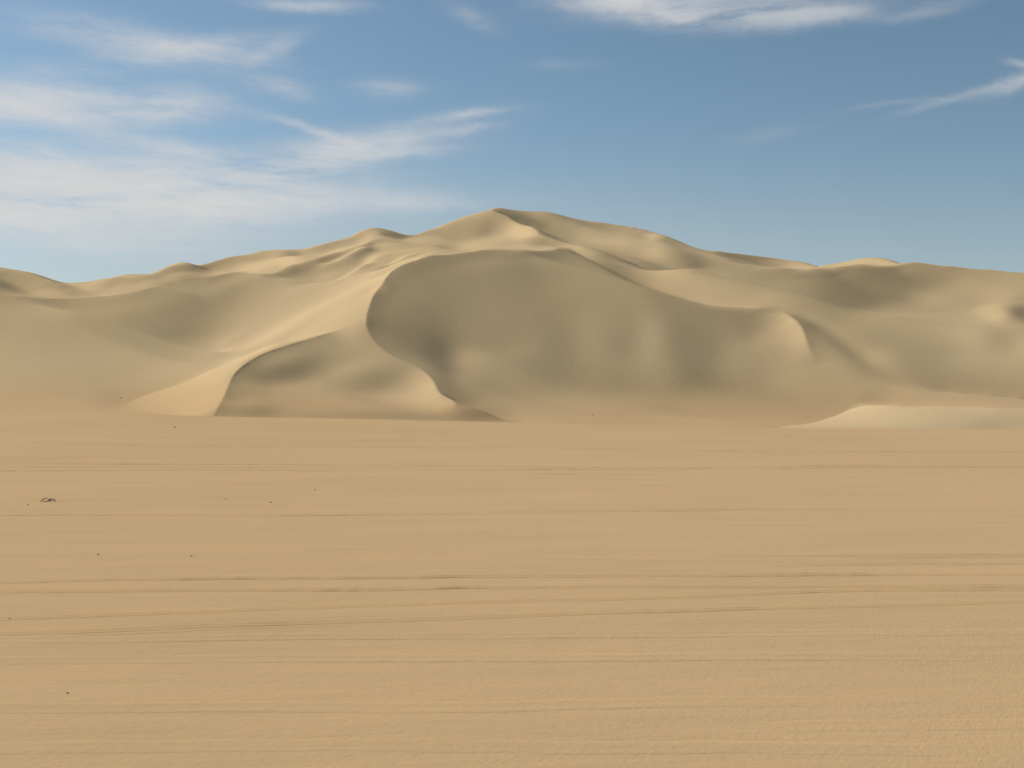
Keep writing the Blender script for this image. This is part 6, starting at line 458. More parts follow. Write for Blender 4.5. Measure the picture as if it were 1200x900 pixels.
[193,-20,-41,-44,-24,-9,-2,1,1,6,6,6,13,5,8,24,44,10,-10,22,5,-84,-80,-4,6,53,62,-15,-62,-38,-4,0,1,-5,7,0,-1,-2,2,-6,6,-2,-4,37,30,18,19,1,-21,-43,-19,-9,-2,2,1,2,1,-5,-2,0,3,-2,-6,5,69,101,44,13,-20,-8,-11,-11,-5,-1,1,3,-2,2,-13,-12,-12,-24,-44,-22,-3,-2,-3,-3,-3,-4,-4,-4,-4,-3,-2,-3,1,2,1,1,0,1,0,0,0,0,0,1,1,-1,0,0,0,0,0,0,-1,-1,-1,-1,1,-5,-8,24,21,35,30,17,7,-14,-47,-54,-15,28,6,-31,-6,1,3,0,-1,0,2,1,2,1,0,0,0,-2,0,-1,-2,0,-2,-1,-1,-1,0,-2,-1,-1,-2,-1,-3,-1,-2,-1,6,8,9,8,10,16,22,26,22,13,1,-4,-4,-7,-4,-1,-2,-3,-1,0,1,2,5,8,12,14,17,16,4,-10,-26,-28,-19,-7,1,4,7,8,6,5,5,3,2,5,6,4,3,0,-1,-5,-8,-4,4],
[109,-32,-23,-7,-1,2,2,3,4,3,5,6,9,17,47,49,1,-3,-13,-63,-84,-7,0,31,57,-1,-40,-37,-6,0,0,1,0,-2,6,1,-2,-2,2,-4,3,-1,-2,4,10,5,-1,-2,-8,-1,0,1,1,1,1,1,-1,-2,-2,2,1,-5,-6,2,-1,-2,34,31,36,39,53,-13,-47,-77,-68,12,45,57,78,8,-21,-11,-39,-55,-7,-2,-2,-4,-3,-5,-4,-4,-3,-3,-3,-2,-1,2,0,0,1,1,0,0,0,0,0,2,-1,0,-1,0,0,1,-1,0,-1,-1,-1,-2,1,-6,3,42,84,-4,-8,-23,-48,-38,-12,1,20,15,-23,-14,-2,4,5,9,-16,4,0,2,1,1,0,-1,-2,0,-1,-1,0,-2,0,-1,-1,-2,-2,-1,-2,-1,-1,-1,5,9,10,13,10,13,17,21,26,18,9,3,2,2,0,3,-1,-2,-2,-3,-3,-3,-2,-2,2,4,6,8,9,3,-9,-20,-25,-19,-4,3,8,7,9,7,4,3,1,-4,-3,-1,1,1,-1,0,-4,-1,0,5,7,8,5],
[57,-11,-2,2,1,2,3,2,3,3,7,14,33,62,30,1,-9,-54,-58,-41,-14,-5,-1,-1,2,3,3,-1,-1,1,-1,1,-1,1,4,1,-2,-1,0,-3,3,-1,-2,0,6,5,1,-2,-3,0,0,1,0,1,1,-1,0,-3,0,2,0,-6,-6,3,-2,-3,-8,-2,5,4,5,66,73,50,-5,-70,-87,-49,7,70,97,43,-55,-78,-8,-1,-3,-3,-4,-4,-4,-4,-4,-3,-3,-2,-1,0,0,1,1,0,-1,1,0,0,0,0,1,-1,0,0,0,-1,1,0,-2,0,-2,-2,8,9,43,62,-3,-25,-64,-35,-2,0,1,17,6,-18,-8,-1,-2,5,2,-1,2,-8,6,1,1,0,0,0,-1,-1,-1,0,-2,-1,-2,-1,-2,0,-1,1,5,8,12,12,11,9,12,16,22,27,22,11,0,1,3,1,-1,-1,0,0,1,4,3,1,-1,-2,-5,-4,-2,0,0,-8,-17,-23,-16,-7,3,7,8,9,9,8,4,3,0,-5,-6,-5,-6,-3,-3,-4,0,2,6,8,8,5,-5,-9,-14],
[51,-6,2,1,3,3,3,5,8,13,25,44,51,12,-8,-52,-52,-42,-27,-8,1,1,0,-1,2,2,1,1,-1,1,-1,1,0,0,3,0,-1,-1,0,-1,0,1,-1,0,4,2,2,-2,1,-3,1,0,1,0,0,1,-2,-2,-1,1,1,-7,-4,2,-2,-3,-5,-2,4,-2,-3,9,11,44,78,62,19,-60,-117,-46,19,59,55,-58,-8,-2,-2,-4,-4,-3,-4,-4,-3,-3,-2,-2,-2,-1,0,-1,1,1,0,1,-1,0,0,0,0,0,0,0,-1,1,-1,-1,-1,-1,-1,-2,15,16,32,49,-53,-50,-12,-2,1,1,11,3,-15,-1,-5,-2,5,7,-7,-2,9,-12,2,3,1,0,0,-1,0,-1,-1,-2,0,-1,0,3,5,8,10,14,11,9,8,11,16,23,28,21,9,-5,-8,-2,6,3,-1,-2,-1,-1,3,3,3,3,2,-2,-1,-2,-2,-2,-5,-11,-19,-16,-11,-1,2,5,7,8,8,7,5,2,0,-4,-8,-7,-8,-6,-4,-2,2,6,6,4,-1,-5,-9,-12,-8,-10,-11],
[34,11,11,5,3,7,8,14,20,31,41,29,-17,-74,-53,-21,-11,-9,-3,2,2,1,-1,-1,2,2,0,0,3,-2,0,0,-1,1,2,2,-2,-1,0,-1,1,0,-1,2,3,0,1,0,-1,0,0,-1,1,0,0,0,-1,-2,-1,2,-2,20,21,-21,-28,-3,-4,-1,2,-2,0,-1,1,3,2,-2,44,61,67,-16,-115,-24,11,31,-1,-2,-3,-2,-3,-4,-4,-3,-3,-3,-2,-1,-2,-3,0,1,0,0,0,0,0,0,1,0,-1,-1,0,-1,1,-1,0,0,-1,-1,-1,-1,3,44,54,-58,-35,-15,0,3,2,7,7,-12,0,-3,-8,5,41,-5,-28,-17,4,0,-6,6,1,1,1,1,-1,0,-1,2,3,9,12,14,15,13,11,8,10,11,20,23,17,7,-8,-11,-4,6,12,2,-4,-2,-2,-4,-2,5,4,4,4,1,-1,-1,-3,-3,-4,-8,-13,-9,-4,-2,2,2,3,4,4,4,3,4,-1,-4,-6,-9,-7,-6,-1,0,3,0,-2,-4,-7,-7,-7,-10,-11,-11,-11,-11,-9],
[36,7,20,8,24,8,23,16,30,-15,-29,-64,-35,-2,0,-1,1,1,3,0,1,1,-1,0,0,2,1,-1,2,-1,-1,0,0,1,3,0,-1,-1,-1,0,0,0,0,2,2,2,0,0,0,-1,-1,0,0,1,0,-2,0,-2,0,0,2,16,23,24,6,-39,-36,-5,-3,-3,-1,2,-1,1,0,1,-2,6,3,29,83,-33,-61,27,1,-1,-2,-3,-3,-3,-3,-3,-2,-1,-2,-1,-3,-4,-1,0,1,0,1,-1,1,-2,1,0,-1,0,-1,0,0,0,2,1,-1,-2,-1,5,23,34,-28,-26,-6,-9,-1,4,4,7,-11,0,-5,-6,3,59,24,11,-3,-31,-39,-4,-22,5,7,1,-3,0,1,7,10,15,18,16,13,10,8,11,10,17,23,22,12,-2,-8,-8,4,6,1,0,-12,-4,-19,-20,-8,18,18,6,5,5,0,-2,-5,-3,-3,-4,-4,-2,1,2,3,4,0,1,-2,-2,0,0,-1,-5,-5,-7,-10,-7,-3,-1,-3,-3,-4,-5,-6,-10,-12,-12,-12,-10,-9,-9,-5,-6,-9],
[39,0,-1,5,7,3,7,-11,-15,-5,-2,1,-2,3,-1,2,0,2,1,1,1,-1,1,-2,0,1,1,0,2,-1,-1,0,-1,2,2,1,-2,-1,0,-1,1,0,0,2,3,1,0,0,0,0,-2,0,0,-1,0,0,-1,-2,-1,2,24,22,3,-6,-13,-17,-8,1,34,23,-16,-26,-32,-1,1,2,-2,4,0,1,10,28,-9,11,2,-2,-1,-2,-3,-3,-2,-2,-2,-2,-1,0,-4,-4,-1,0,0,0,0,0,0,0,0,0,0,1,2,5,9,7,2,0,3,2,8,8,-1,-6,-21,-17,-3,-8,2,7,8,-12,-4,0,-5,19,67,15,-7,-5,-5,-3,-8,-12,-11,-30,-22,13,6,10,22,19,20,13,6,7,6,10,11,20,29,18,-2,-9,-14,-14,-14,-35,-5,-25,13,31,-27,1,14,31,24,-10,1,10,6,-1,-4,-7,-3,-4,-3,-2,0,1,6,7,6,4,3,0,1,-1,-5,-12,-12,-12,-12,-6,-1,1,-2,-3,-7,-10,-11,-12,-16,-21,-17,-24,-29,-24,-20,-21,-24,-20,-15],
[39,1,-1,-1,-1,-1,-2,0,-2,1,-3,2,-2,2,-1,4,-2,2,0,1,-1,0,0,-1,1,1,0,-2,3,0,-1,-1,0,1,2,0,0,-1,-1,-1,0,1,1,1,3,1,0,0,0,-1,-1,-1,0,1,-1,0,-1,-2,-2,23,20,-7,-8,-11,-10,-1,7,26,23,3,-1,-9,-7,-36,-11,-2,-2,1,0,0,-1,11,26,-1,2,-1,-2,-2,-1,-1,-2,-2,-1,-1,-1,-1,-4,-6,-1,0,0,0,0,0,0,1,5,6,6,7,8,4,0,3,7,5,4,0,-6,-5,-5,-9,-22,-3,-11,-2,9,13,-12,-7,-4,1,45,34,-3,-9,-6,-7,-5,5,16,23,26,5,3,-22,3,5,0,4,2,5,7,6,10,16,14,-33,-34,-41,-32,-36,-5,0,-1,2,-5,1,-2,3,43,22,10,37,31,16,4,1,-2,-5,-4,3,1,-2,-2,-8,7,16,13,5,0,-2,-2,-3,-5,-6,-9,-4,-5,-3,0,-5,-5,-12,-21,-46,-44,-33,-35,-35,-26,-17,-15,-5,4,-1,-4,0,-1,-9,-11],
[41,0,-1,2,-3,0,-3,1,-2,1,-2,1,-1,0,0,3,-1,1,0,-1,1,-1,0,-1,0,0,0,0,3,-1,-1,-1,0,1,2,1,-2,0,-1,0,0,0,1,2,2,2,-1,1,-1,-1,-1,0,0,-1,0,-1,-1,-1,1,18,3,-6,-6,-3,2,7,23,22,12,-5,-13,-12,-13,-12,-12,-3,1,-1,-2,-2,-3,3,14,16,0,-1,-1,0,-2,-2,-1,0,-1,-1,0,0,-5,-8,-1,0,-1,0,5,10,5,8,2,1,6,5,-1,1,7,6,2,3,-3,-6,-5,-3,-1,-26,-8,-4,-8,2,23,-10,-10,-7,22,39,0,-5,-13,-5,-3,8,15,26,35,24,14,8,1,-1,-6,-3,-2,-5,-1,1,0,-8,-22,-54,-56,-13,-9,4,-9,5,-3,0,1,26,13,-37,6,-6,17,0,18,-20,2,13,31,20,6,5,-15,12,9,22,21,19,3,-2,-1,3,4,3,2,0,0,-1,-3,-31,-54,-38,-40,-39,-38,-32,-26,0,1,-7,-2,2,-1,-1,-1,-6,-6,-4,-4,-5,-4,2,2],
[41,1,-1,1,-3,3,-3,1,-3,1,-1,1,-1,1,-1,1,0,0,0,0,-1,0,-1,0,-1,1,0,-1,2,0,-1,-1,0,1,2,1,-1,-2,0,-1,0,1,1,2,3,1,0,-1,0,-1,0,-1,-1,1,-1,0,-1,-2,5,3,-3,0,2,6,11,15,23,10,2,-14,-17,-18,-10,0,-3,-8,2,-2,1,-2,3,42,-15,-8,1,0,-1,-1,0,0,-1,-1,-1,1,-1,0,-5,-9,-2,9,14,14,3,-11,-2,3,4,7,0,-4,0,6,2,2,4,-2,-7,-2,1,3,-12,-27,-1,3,-12,27,-13,-6,-7,35,17,-10,-6,-7,1,1,14,19,31,33,32,16,-1,-11,-16,-9,-3,-3,-4,-4,-3,-16,-27,-32,-31,-10,-2,-10,-10,4,-3,3,0,1,0,1,-5,36,-10,-15,-4,1,-4,-3,0,4,12,0,3,2,24,-7,-2,-4,18,35,33,21,14,7,-17,-40,-33,-37,-41,-42,-44,-19,5,-12,-10,-5,-4,-4,1,0,-1,-4,-3,-4,-3,-3,-3,2,2,1,1,2,1,2,1],
[42,3,-2,0,-1,0,-1,0,0,0,-2,1,-1,0,0,1,0,0,0,-1,-1,-1,0,-1,0,1,-1,0,2,0,-2,-1,0,1,3,0,-1,-1,-1,0,-1,1,1,2,2,1,1,-1,2,-3,-1,0,0,-1,0,-1,-1,-1,0,2,2,5,10,12,10,15,13,2,-10,-29,-21,-5,4,6,10,12,-6,-12,-17,1,5,16,48,-46,-3,-1,1,0,-1,0,0,0,0,-1,1,0,-1,13,19,-3,-11,-12,-9,15,12,2,-1,-9,-5,5,3,-6,-2,7,-2,0,6,6,1,-5,-38,-1,0,-5,16,-2,-5,-9,22,6,-5,0,-1,4,10,12,18,29,39,28,2,-15,-24,-15,-7,-5,-4,-6,-11,-19,-27,-24,-15,-5,2,3,1,2,-3,-5,3,1,1,0,0,1,-3,16,0,-1,-9,-4,1,1,-7,2,-5,5,2,0,2,3,11,12,-1,-5,-7,-4,-20,-32,-17,-2,-15,-14,-12,-12,-7,-8,-12,-9,-7,-7,-6,-3,-3,-1,0,4,3,4,2,3,3,1,2,1,2,1,2,0,1],
[44,1,0,0,0,-1,-1,1,-2,1,-1,1,-1,1,-1,0,-1,0,0,-1,-1,0,-1,0,0,-1,-1,0,2,0,-1,-2,0,2,2,0,-2,0,0,-2,0,0,2,3,2,1,-1,0,5,-3,-3,-2,1,-1,0,-1,-1,0,0,2,9,12,10,4,8,16,7,-5,-41,-24,7,14,12,3,2,-4,-9,-1,-4,-16,2,2,21,-2,-4,1,0,0,1,0,0,0,0,1,0,-1,16,17,-16,-24,-11,30,24,-4,-12,-9,-9,2,6,-5,-5,3,8,-5,3,10,1,-5,-2,-17,-13,1,-1,-7,9,2,0,-4,14,-2,3,2,8,12,11,23,28,29,14,-5,-28,-25,-11,-10,-8,-9,-13,-16,-16,-9,-6,0,1,-1,1,5,1,1,-2,-7,4,0,2,0,0,0,-3,1,4,1,-2,0,-1,-1,-1,-1,-4,1,2,4,0,3,-2,-3,-3,0,-1,-16,-17,-15,-16,-21,-19,-16,-16,-12,-11,-5,-1,0,0,1,1,0,2,0,2,3,1,2,3,1,1,2,1,2,1,1,0,2,1],
[47,1,0,2,-3,3,-3,2,-2,1,-2,0,-1,1,-1,0,-1,2,-2,-2,0,-2,0,0,-1,0,-1,-1,1,0,-1,-1,-1,2,2,0,-1,-1,-1,0,-1,1,2,2,2,1,0,-1,0,1,-3,0,-1,1,-1,-2,0,-1,1,11,17,8,-1,1,8,19,3,-13,-38,0,5,-3,-10,-1,-1,0,2,1,2,-3,-5,0,6,11,1,0,1,1,0,1,1,0,1,-1,0,1,0,-4,-5,26,40,-12,-23,-16,-6,-4,3,1,-6,-2,1,5,-5,1,10,0,2,2,-4,-24,1,1,-3,1,1,0,-2,11,-3,8,11,12,17,15,24,23,17,-1,-19,-32,-17,-13,-12,-10,-15,-15,-7,-3,-1,0,2,0,1,-4,0,12,0,-1,-1,-3,-4,2,2,-1,0,0,-2,0,3,1,0,0,-1,0,-1,0,-3,-1,1,0,1,-2,-2,1,1,3,1,-24,-30,-27,-23,-13,-11,-7,-4,-4,-1,-2,1,0,0,0,-1,0,-1,-1,-1,-2,1,-1,-1,1,1,1,1,1,1,1,1,1,1],
[51,2,-1,1,-1,1,-2,1,-1,1,-1,0,-2,2,0,-1,-1,0,-1,-2,-1,-1,1,-3,-1,0,-1,-1,2,0,-2,-3,0,2,1,1,-2,-1,0,-2,0,0,2,3,2,1,-1,0,1,-2,0,-1,-1,0,-1,-1,-1,1,10,27,1,-7,-2,8,17,10,-6,-35,-16,-3,-1,0,1,1,1,0,0,1,1,0,-7,2,15,20,0,-2,-1,-1,-6,-6,-1,1,0,1,0,-1,-1,14,28,10,-20,-17,-12,-2,-1,0,-1,-4,-2,0,5,-2,0,10,-1,-4,1,9,-11,-14,0,0,-4,1,1,-1,0,16,13,10,14,19,15,18,16,6,-12,-26,-27,-16,-14,-10,-12,-14,-5,0,1,0,2,0,0,1,0,-2,-6,12,-1,1,1,-2,-4,2,1,-2,1,0,-2,0,3,1,1,-1,0,0,1,1,-6,0,1,0,-1,0,5,6,27,32,-61,-37,-23,-18,-12,-10,-5,-4,-3,-1,-1,0,-1,-2,-1,-3,-3,-4,-5,-4,-5,-4,-4,-3,-1,-1,-1,1,0,1,1,1,2,0,1],
[49,8,2,0,0,-1,1,0,-1,0,0,-1,0,0,0,-4,-2,4,-1,-2,0,-4,1,-1,-1,-1,-2,-2,1,0,-2,-2,-2,2,3,-1,-2,-1,0,-2,-1,1,2,2,2,1,-1,-1,1,-1,-1,0,0,-2,0,-2,7,27,20,-16,-12,0,9,10,14,-4,-30,-24,0,2,2,0,1,0,0,1,0,0,0,1,-6,0,37,47,-3,-9,-9,-8,-20,-19,-11,1,3,3,2,4,17,26,-2,-15,-13,-10,-3,-1,0,-2,-3,-1,-1,4,2,0,5,0,-4,9,16,-15,-23,2,2,-3,-2,0,-1,-1,18,16,14,16,15,14,12,6,-5,-18,-24,-23,-17,-10,-7,-8,-4,1,1,0,0,1,-1,2,0,0,-1,-1,-11,14,0,0,1,-1,-3,0,3,-2,1,0,-1,-3,5,2,-1,0,-1,4,-1,-2,-3,0,0,2,2,8,19,46,41,-103,-29,-17,-11,-5,-4,-3,-2,-2,-1,-1,-1,-1,-3,-3,-5,-7,-8,-9,-10,-10,-8,-8,-6,-4,-3,-2,0,-1,1,0,1,1,1,1,1],
[41,2,3,3,0,2,-1,-1,0,-1,-1,-1,-1,-1,-3,-1,-1,0,6,9,5,-3,0,-2,-2,-1,-1,-3,1,-2,-1,-4,-1,1,2,1,-4,-1,0,-2,-2,1,2,3,2,0,0,-1,0,0,-2,0,-2,1,-2,-2,-1,8,15,-4,6,11,8,8,-1,-17,-25,-6,2,0,1,1,0,1,0,-1,1,0,1,-1,-3,0,30,41,-3,-10,-9,-9,-24,-21,-3,9,11,13,15,10,5,-7,-15,-10,-6,-2,0,-1,-4,-2,0,-1,6,5,-3,-4,-1,-5,8,17,-2,-18,-6,0,1,0,-3,-1,-1,23,21,11,10,12,9,4,-3,-12,-20,-19,-18,-13,-6,-2,0,1,0,1,0,1,0,0,0,-1,0,0,0,0,7,-7,3,-2,2,1,10,-16,3,-2,0,1,-1,-3,2,5,0,-1,-1,5,-3,-3,2,-2,2,2,20,34,58,0,-101,-10,-8,-9,-4,-1,2,3,0,-1,-1,-1,-1,-3,-3,-6,-10,-12,-15,-16,-15,-14,-13,-9,-7,-5,-3,-2,-2,0,0,1,0,1,0,2,1],
[42,-2,2,-1,2,-2,0,0,0,-2,1,-3,2,-4,0,-7,5,8,-3,-2,6,11,11,0,-3,-3,-1,-5,2,-1,-2,-5,-2,1,2,-1,-3,-1,0,-4,-1,0,2,3,2,-2,0,1,-1,-1,-1,-1,-1,-1,-1,-2,1,7,5,10,14,10,2,-4,-11,-16,-14,0,0,1,2,-2,1,1,-1,1,0,0,-1,1,1,-5,9,11,0,-3,-3,-3,-7,5,13,12,13,9,1,-7,-13,-11,-7,-3,0,-1,0,-3,-2,1,1,4,4,-4,-6,-2,1,2,12,-6,-4,-8,1,1,-2,4,-1,-2,32,19,6,5,7,0,-2,-10,-17,-18,-14,-10,-4,0,0,2,0,0,1,0,-1,1,-1,-1,0,0,0,-1,3,23,7,-32,4,16,-4,0,1,-17,1,-2,1,1,-1,-5,2,6,0,0,2,0,1,0,-1,-1,11,43,39,39,-43,-71,-19,3,0,-2,2,3,3,3,3,2,2,-1,-2,-4,-8,-11,-14,-16,-20,-22,-20,-17,-12,-9,-7,-5,-4,-2,0,-1,0,0,1,0,1,0,1],
[-130,2,-2,1,-2,0,-1,-2,-1,-1,-3,1,-4,0,-4,0,-4,5,27,34,25,29,17,23,-2,17,5,17,7,0,2,-3,-2,0,2,-1,-5,-2,0,-5,-1,1,2,2,2,-3,-1,1,0,-1,-2,-2,0,-2,-2,-2,2,6,14,20,10,-2,-7,-10,-12,-9,-7,0,0,2,-1,1,0,-1,0,0,0,0,4,15,-8,-12,1,4,-1,1,-1,-1,1,17,26,7,-3,-9,-10,-9,-5,-3,0,-3,3,0,-3,-3,3,2,1,3,-3,-6,-2,5,-1,2,0,-1,5,-5,0,4,7,-10,3,35,10,0,0,0,-6,-7,-13,-14,-10,-6,-3,0,0,0,1,0,1,0,0,-1,0,-1,0,-1,1,4,7,18,22,-14,-1,-7,-11,-7,3,-1,1,8,-22,0,0,-1,0,-6,2,7,1,-1,7,0,-1,6,18,20,34,27,-4,-53,-40,-11,-2,0,8,5,2,3,3,2,4,5,1,-2,-7,-11,-16,-16,-19,-20,-20,-20,-17,-12,-10,-7,-6,-3,-2,-2,-2,0,-1,0,1,0,1,0,0],
[-112,-6,-5,-4,-2,-2,-2,-1,-2,-1,-3,-3,-3,-2,-4,-3,-3,-1,0,-1,0,5,11,0,3,0,40,52,54,23,11,3,3,-3,-1,6,6,-2,1,-7,-1,-1,3,2,-6,0,1,0,0,1,-4,-2,-2,-2,-2,-1,3,19,27,10,-5,-10,-13,-9,-8,-8,-1,1,-1,0,1,-1,1,-1,0,3,21,33,23,-2,-8,-59,-11,3,1,0,1,-1,25,23,4,-11,-13,-10,-4,0,3,3,2,1,-6,-4,-3,4,1,1,-2,-4,-5,-1,-1,3,0,2,7,31,-15,0,3,-5,-13,13,37,-2,-10,-5,-5,-9,-10,-11,-8,-4,-2,0,0,0,0,1,0,0,0,0,-1,0,0,-1,3,7,12,15,19,3,-6,-9,-3,-1,-4,-16,-7,-6,-5,3,-5,1,-1,0,0,-9,4,7,2,4,9,4,8,30,13,22,-1,-32,-30,-18,-7,-2,-1,0,0,8,7,3,1,1,-3,-8,-13,-16,-19,-21,-17,-16,-13,-14,-9,-3,-4,-4,-4,-5,-3,-3,-3,-1,-1,-1,0,0,-1,1,0,1,0],
[-123,-2,-1,0,-2,-1,-1,-1,-2,-2,-2,-2,-3,-4,-2,-2,-2,-1,-1,0,3,5,10,15,15,4,-4,-6,-12,29,43,54,29,6,3,0,4,15,0,-10,1,-2,3,-3,-7,2,-1,0,3,-1,-4,-3,-3,-2,-2,9,24,26,8,-8,-12,-16,-12,-7,-2,-5,1,0,-3,2,-1,1,-1,16,23,24,1,-16,-17,-14,-13,1,-4,3,1,1,3,14,23,6,-18,-11,-5,1,3,4,3,0,0,-1,-2,-2,-3,-1,1,-1,-5,-3,-2,-2,4,1,-3,14,31,36,-31,-8,-15,-2,29,18,-17,-18,-10,-7,-8,-7,-5,-2,-1,0,1,-1,1,-1,0,0,0,0,0,-2,1,3,6,10,11,15,13,11,2,-27,-30,-5,-4,-4,0,1,-1,0,-1,1,-1,-1,0,-1,2,-12,5,14,6,20,6,12,27,-4,-6,-23,-19,-15,-6,-1,0,0,-2,-1,1,-3,-4,1,-2,-8,-15,-21,-21,-19,-16,-11,-10,-11,-9,-3,0,0,1,0,-1,-2,-1,-3,-1,-2,-1,0,-1,0,1,-1,0,1,0],
[-114,-1,0,-2,0,-1,-1,-1,-1,-2,-1,-3,-1,-1,-1,-2,-1,-1,1,2,3,5,6,7,3,1,-4,-5,-4,5,13,16,21,11,13,21,31,25,15,1,7,-5,-3,-12,2,0,1,-2,7,-2,-4,-5,-1,3,17,23,21,5,-8,-18,-19,-11,-5,1,2,-3,4,4,-22,3,5,36,38,4,-23,-36,-8,-1,-3,-7,3,-5,0,5,18,21,19,-14,-23,-11,-4,0,3,6,5,4,1,-1,-5,-2,-1,-1,2,-1,-5,-7,0,0,0,0,7,-2,20,27,33,-32,-19,-8,12,23,-7,-19,-17,-7,-5,-5,-2,-1,0,0,0,0,-1,0,-1,0,-1,0,0,2,3,5,7,10,11,10,10,3,2,-4,-23,-19,-9,-3,0,1,0,0,-1,-2,-2,3,-3,-2,0,0,4,42,-19,-29,48,25,-5,-2,-27,-14,-10,-1,-7,-7,-1,-2,1,9,-3,-15,-5,4,1,-17,-32,-26,-21,-12,-8,-6,-4,-4,-7,-3,1,1,-1,-1,0,-1,-1,0,-2,0,-1,-1,0,-1,0,0,-1,1,0,-1,1],
[-108,0,-1,0,-1,-1,0,-1,-1,-1,-1,0,-1,-1,-1,0,0,2,1,1,2,3,3,0,0,-2,-1,-3,-4,-8,-13,-7,-6,2,0,14,28,22,43,83,-43,52,-14,3,3,0,-1,-1,5,4,-5,0,10,28,29,5,-3,-4,-19,-17,-11,-7,7,7,1,1,-19,-18,22,41,54,4,-17,-19,-8,1,-7,-9,-10,3,13,24,-22,11,10,5,-54,-26,-10,5,5,4,6,4,2,-2,-3,-3,-1,-5,2,0,-2,-4,-5,-1,5,2,0,9,1,16,29,31,5,-54,-3,4,-1,-19,-14,-5,-4,-1,0,0,0,0,-1,0,-1,0,-1,0,-1,0,0,2,6,9,11,12,7,4,2,1,1,1,1,-17,-18,3,4,4,0,-4,-4,-5,-7,-7,-5,1,-1,-2,0,1,10,13,-7,-17,-46,-33,-2,-14,-8,-11,-16,-26,-20,-15,-16,-9,-8,-13,1,9,4,4,11,21,24,7,4,2,1,1,0,-4,1,1,0,0,0,-2,-3,-2,-1,-1,0,-1,0,0,-1,0,0,0,0,0,0,1,0],
[-103,-1,0,-1,0,0,-1,-1,0,0,0,-1,0,0,0,1,1,0,1,1,2,0,-1,0,-2,-1,-3,-5,-8,-13,-15,-13,-9,4,6,13,17,24,17,12,87,-32,6,-11,-3,-4,13,29,39,51,2,9,37,13,-16,-3,-5,-15,-18,-11,0,6,9,12,22,29,27,13,4,-13,-14,-12,-2,8,0,2,-17,-11,4,-5,1,-1,2,-1,-8,-70,-6,12,-11,-15,0,9,6,-1,-3,-3,-1,1,1,1,-8,-5,-3,-3,2,3,0,2,11,5,14,24,35,16,-30,-53,-8,-10,-9,-1,0,-1,0,0,0,0,-1,-1,0,-1,0,-1,0,-1,0,3,10,12,17,14,7,-7,-3,-2,-1,4,8,8,-36,0,10,0,-6,-9,-9,-6,-6,-4,-2,-1,-1,-1,0,0,-1,2,1,0,1,-3,-22,-24,-23,-20,-17,-23,-23,-17,-14,-10,-8,-9,-9,-8,-6,1,4,-1,-3,2,11,19,14,9,7,4,0,3,3,2,1,2,0,-1,-2,-2,-1,-1,-1,0,0,1,0,0,1,0,0,0,0,0,0],
[-102,0,-1,0,0,0,-1,1,0,-1,0,1,-1,1,1,0,1,0,1,1,0,0,-1,-2,-2,-3,-5,-5,-7,-9,-7,-7,-2,-1,5,7,8,8,12,20,6,-5,-30,-24,-16,11,25,37,54,103,97,49,-4,-24,-6,-10,-7,-19,-9,2,16,8,6,5,-6,-21,-17,-14,10,-2,-12,10,17,18,32,3,6,4,-1,8,-8,-19,-27,-17,-15,25,14,-23,-5,-37,-14,1,-11,-9,-3,2,3,0,-3,-2,-1,-4,-5,0,2,1,1,12,6,12,20,31,10,-15,-67,-11,-11,1,1,1,0,0,0,-1,0,-1,-1,0,-1,-1,-2,0,0,5,11,17,19,18,10,1,-16,-11,-2,4,12,6,-16,-37,-6,18,-6,-11,-7,-4,-2,-1,0,-1,0,0,-1,0,-1,0,0,0,1,1,3,-1,-8,-16,-21,-24,-26,-23,-22,-19,-17,-17,-16,-15,-13,-12,-7,-5,0,4,2,3,10,11,13,10,7,4,7,6,4,4,3,2,2,1,0,0,-1,1,0,1,0,0,1,1,0,0,1,0,0,0,0],
[-102,-1,0,1,-1,0,1,-1,0,0,0,0,2,0,0,1,0,1,0,0,-1,0,-2,-2,-1,-4,-3,-4,-6,-3,-3,-1,-1,2,1,2,2,1,-1,-8,-5,-7,-4,-2,1,8,17,37,35,26,70,65,39,33,-5,0,-12,0,8,4,-5,1,-10,-29,-45,-28,-10,-4,0,-2,-3,-4,-1,3,-6,12,0,-2,34,53,41,-5,-9,-11,-11,-12,-5,6,-9,-20,-12,-18,-5,4,4,1,-4,-3,-2,-4,0,2,5,4,3,6,9,1,6,13,26,21,1,-47,-55,-8,0,1,1,0,0,0,0,-2,-1,-1,0,-2,-1,-1,0,3,14,22,24,16,7,3,1,-9,-15,1,5,13,-7,-50,-25,-16,34,-15,-2,0,0,0,0,0,-1,0,-1,-1,0,0,-1,-1,0,1,1,1,1,7,5,-11,-25,-28,-26,-21,-17,-15,-14,-12,-14,-14,-16,-16,-16,-14,-8,-2,2,-1,0,5,8,10,9,10,7,7,5,5,4,2,3,2,3,2,2,1,1,1,2,1,1,1,0,1,0,0,0,0,0],
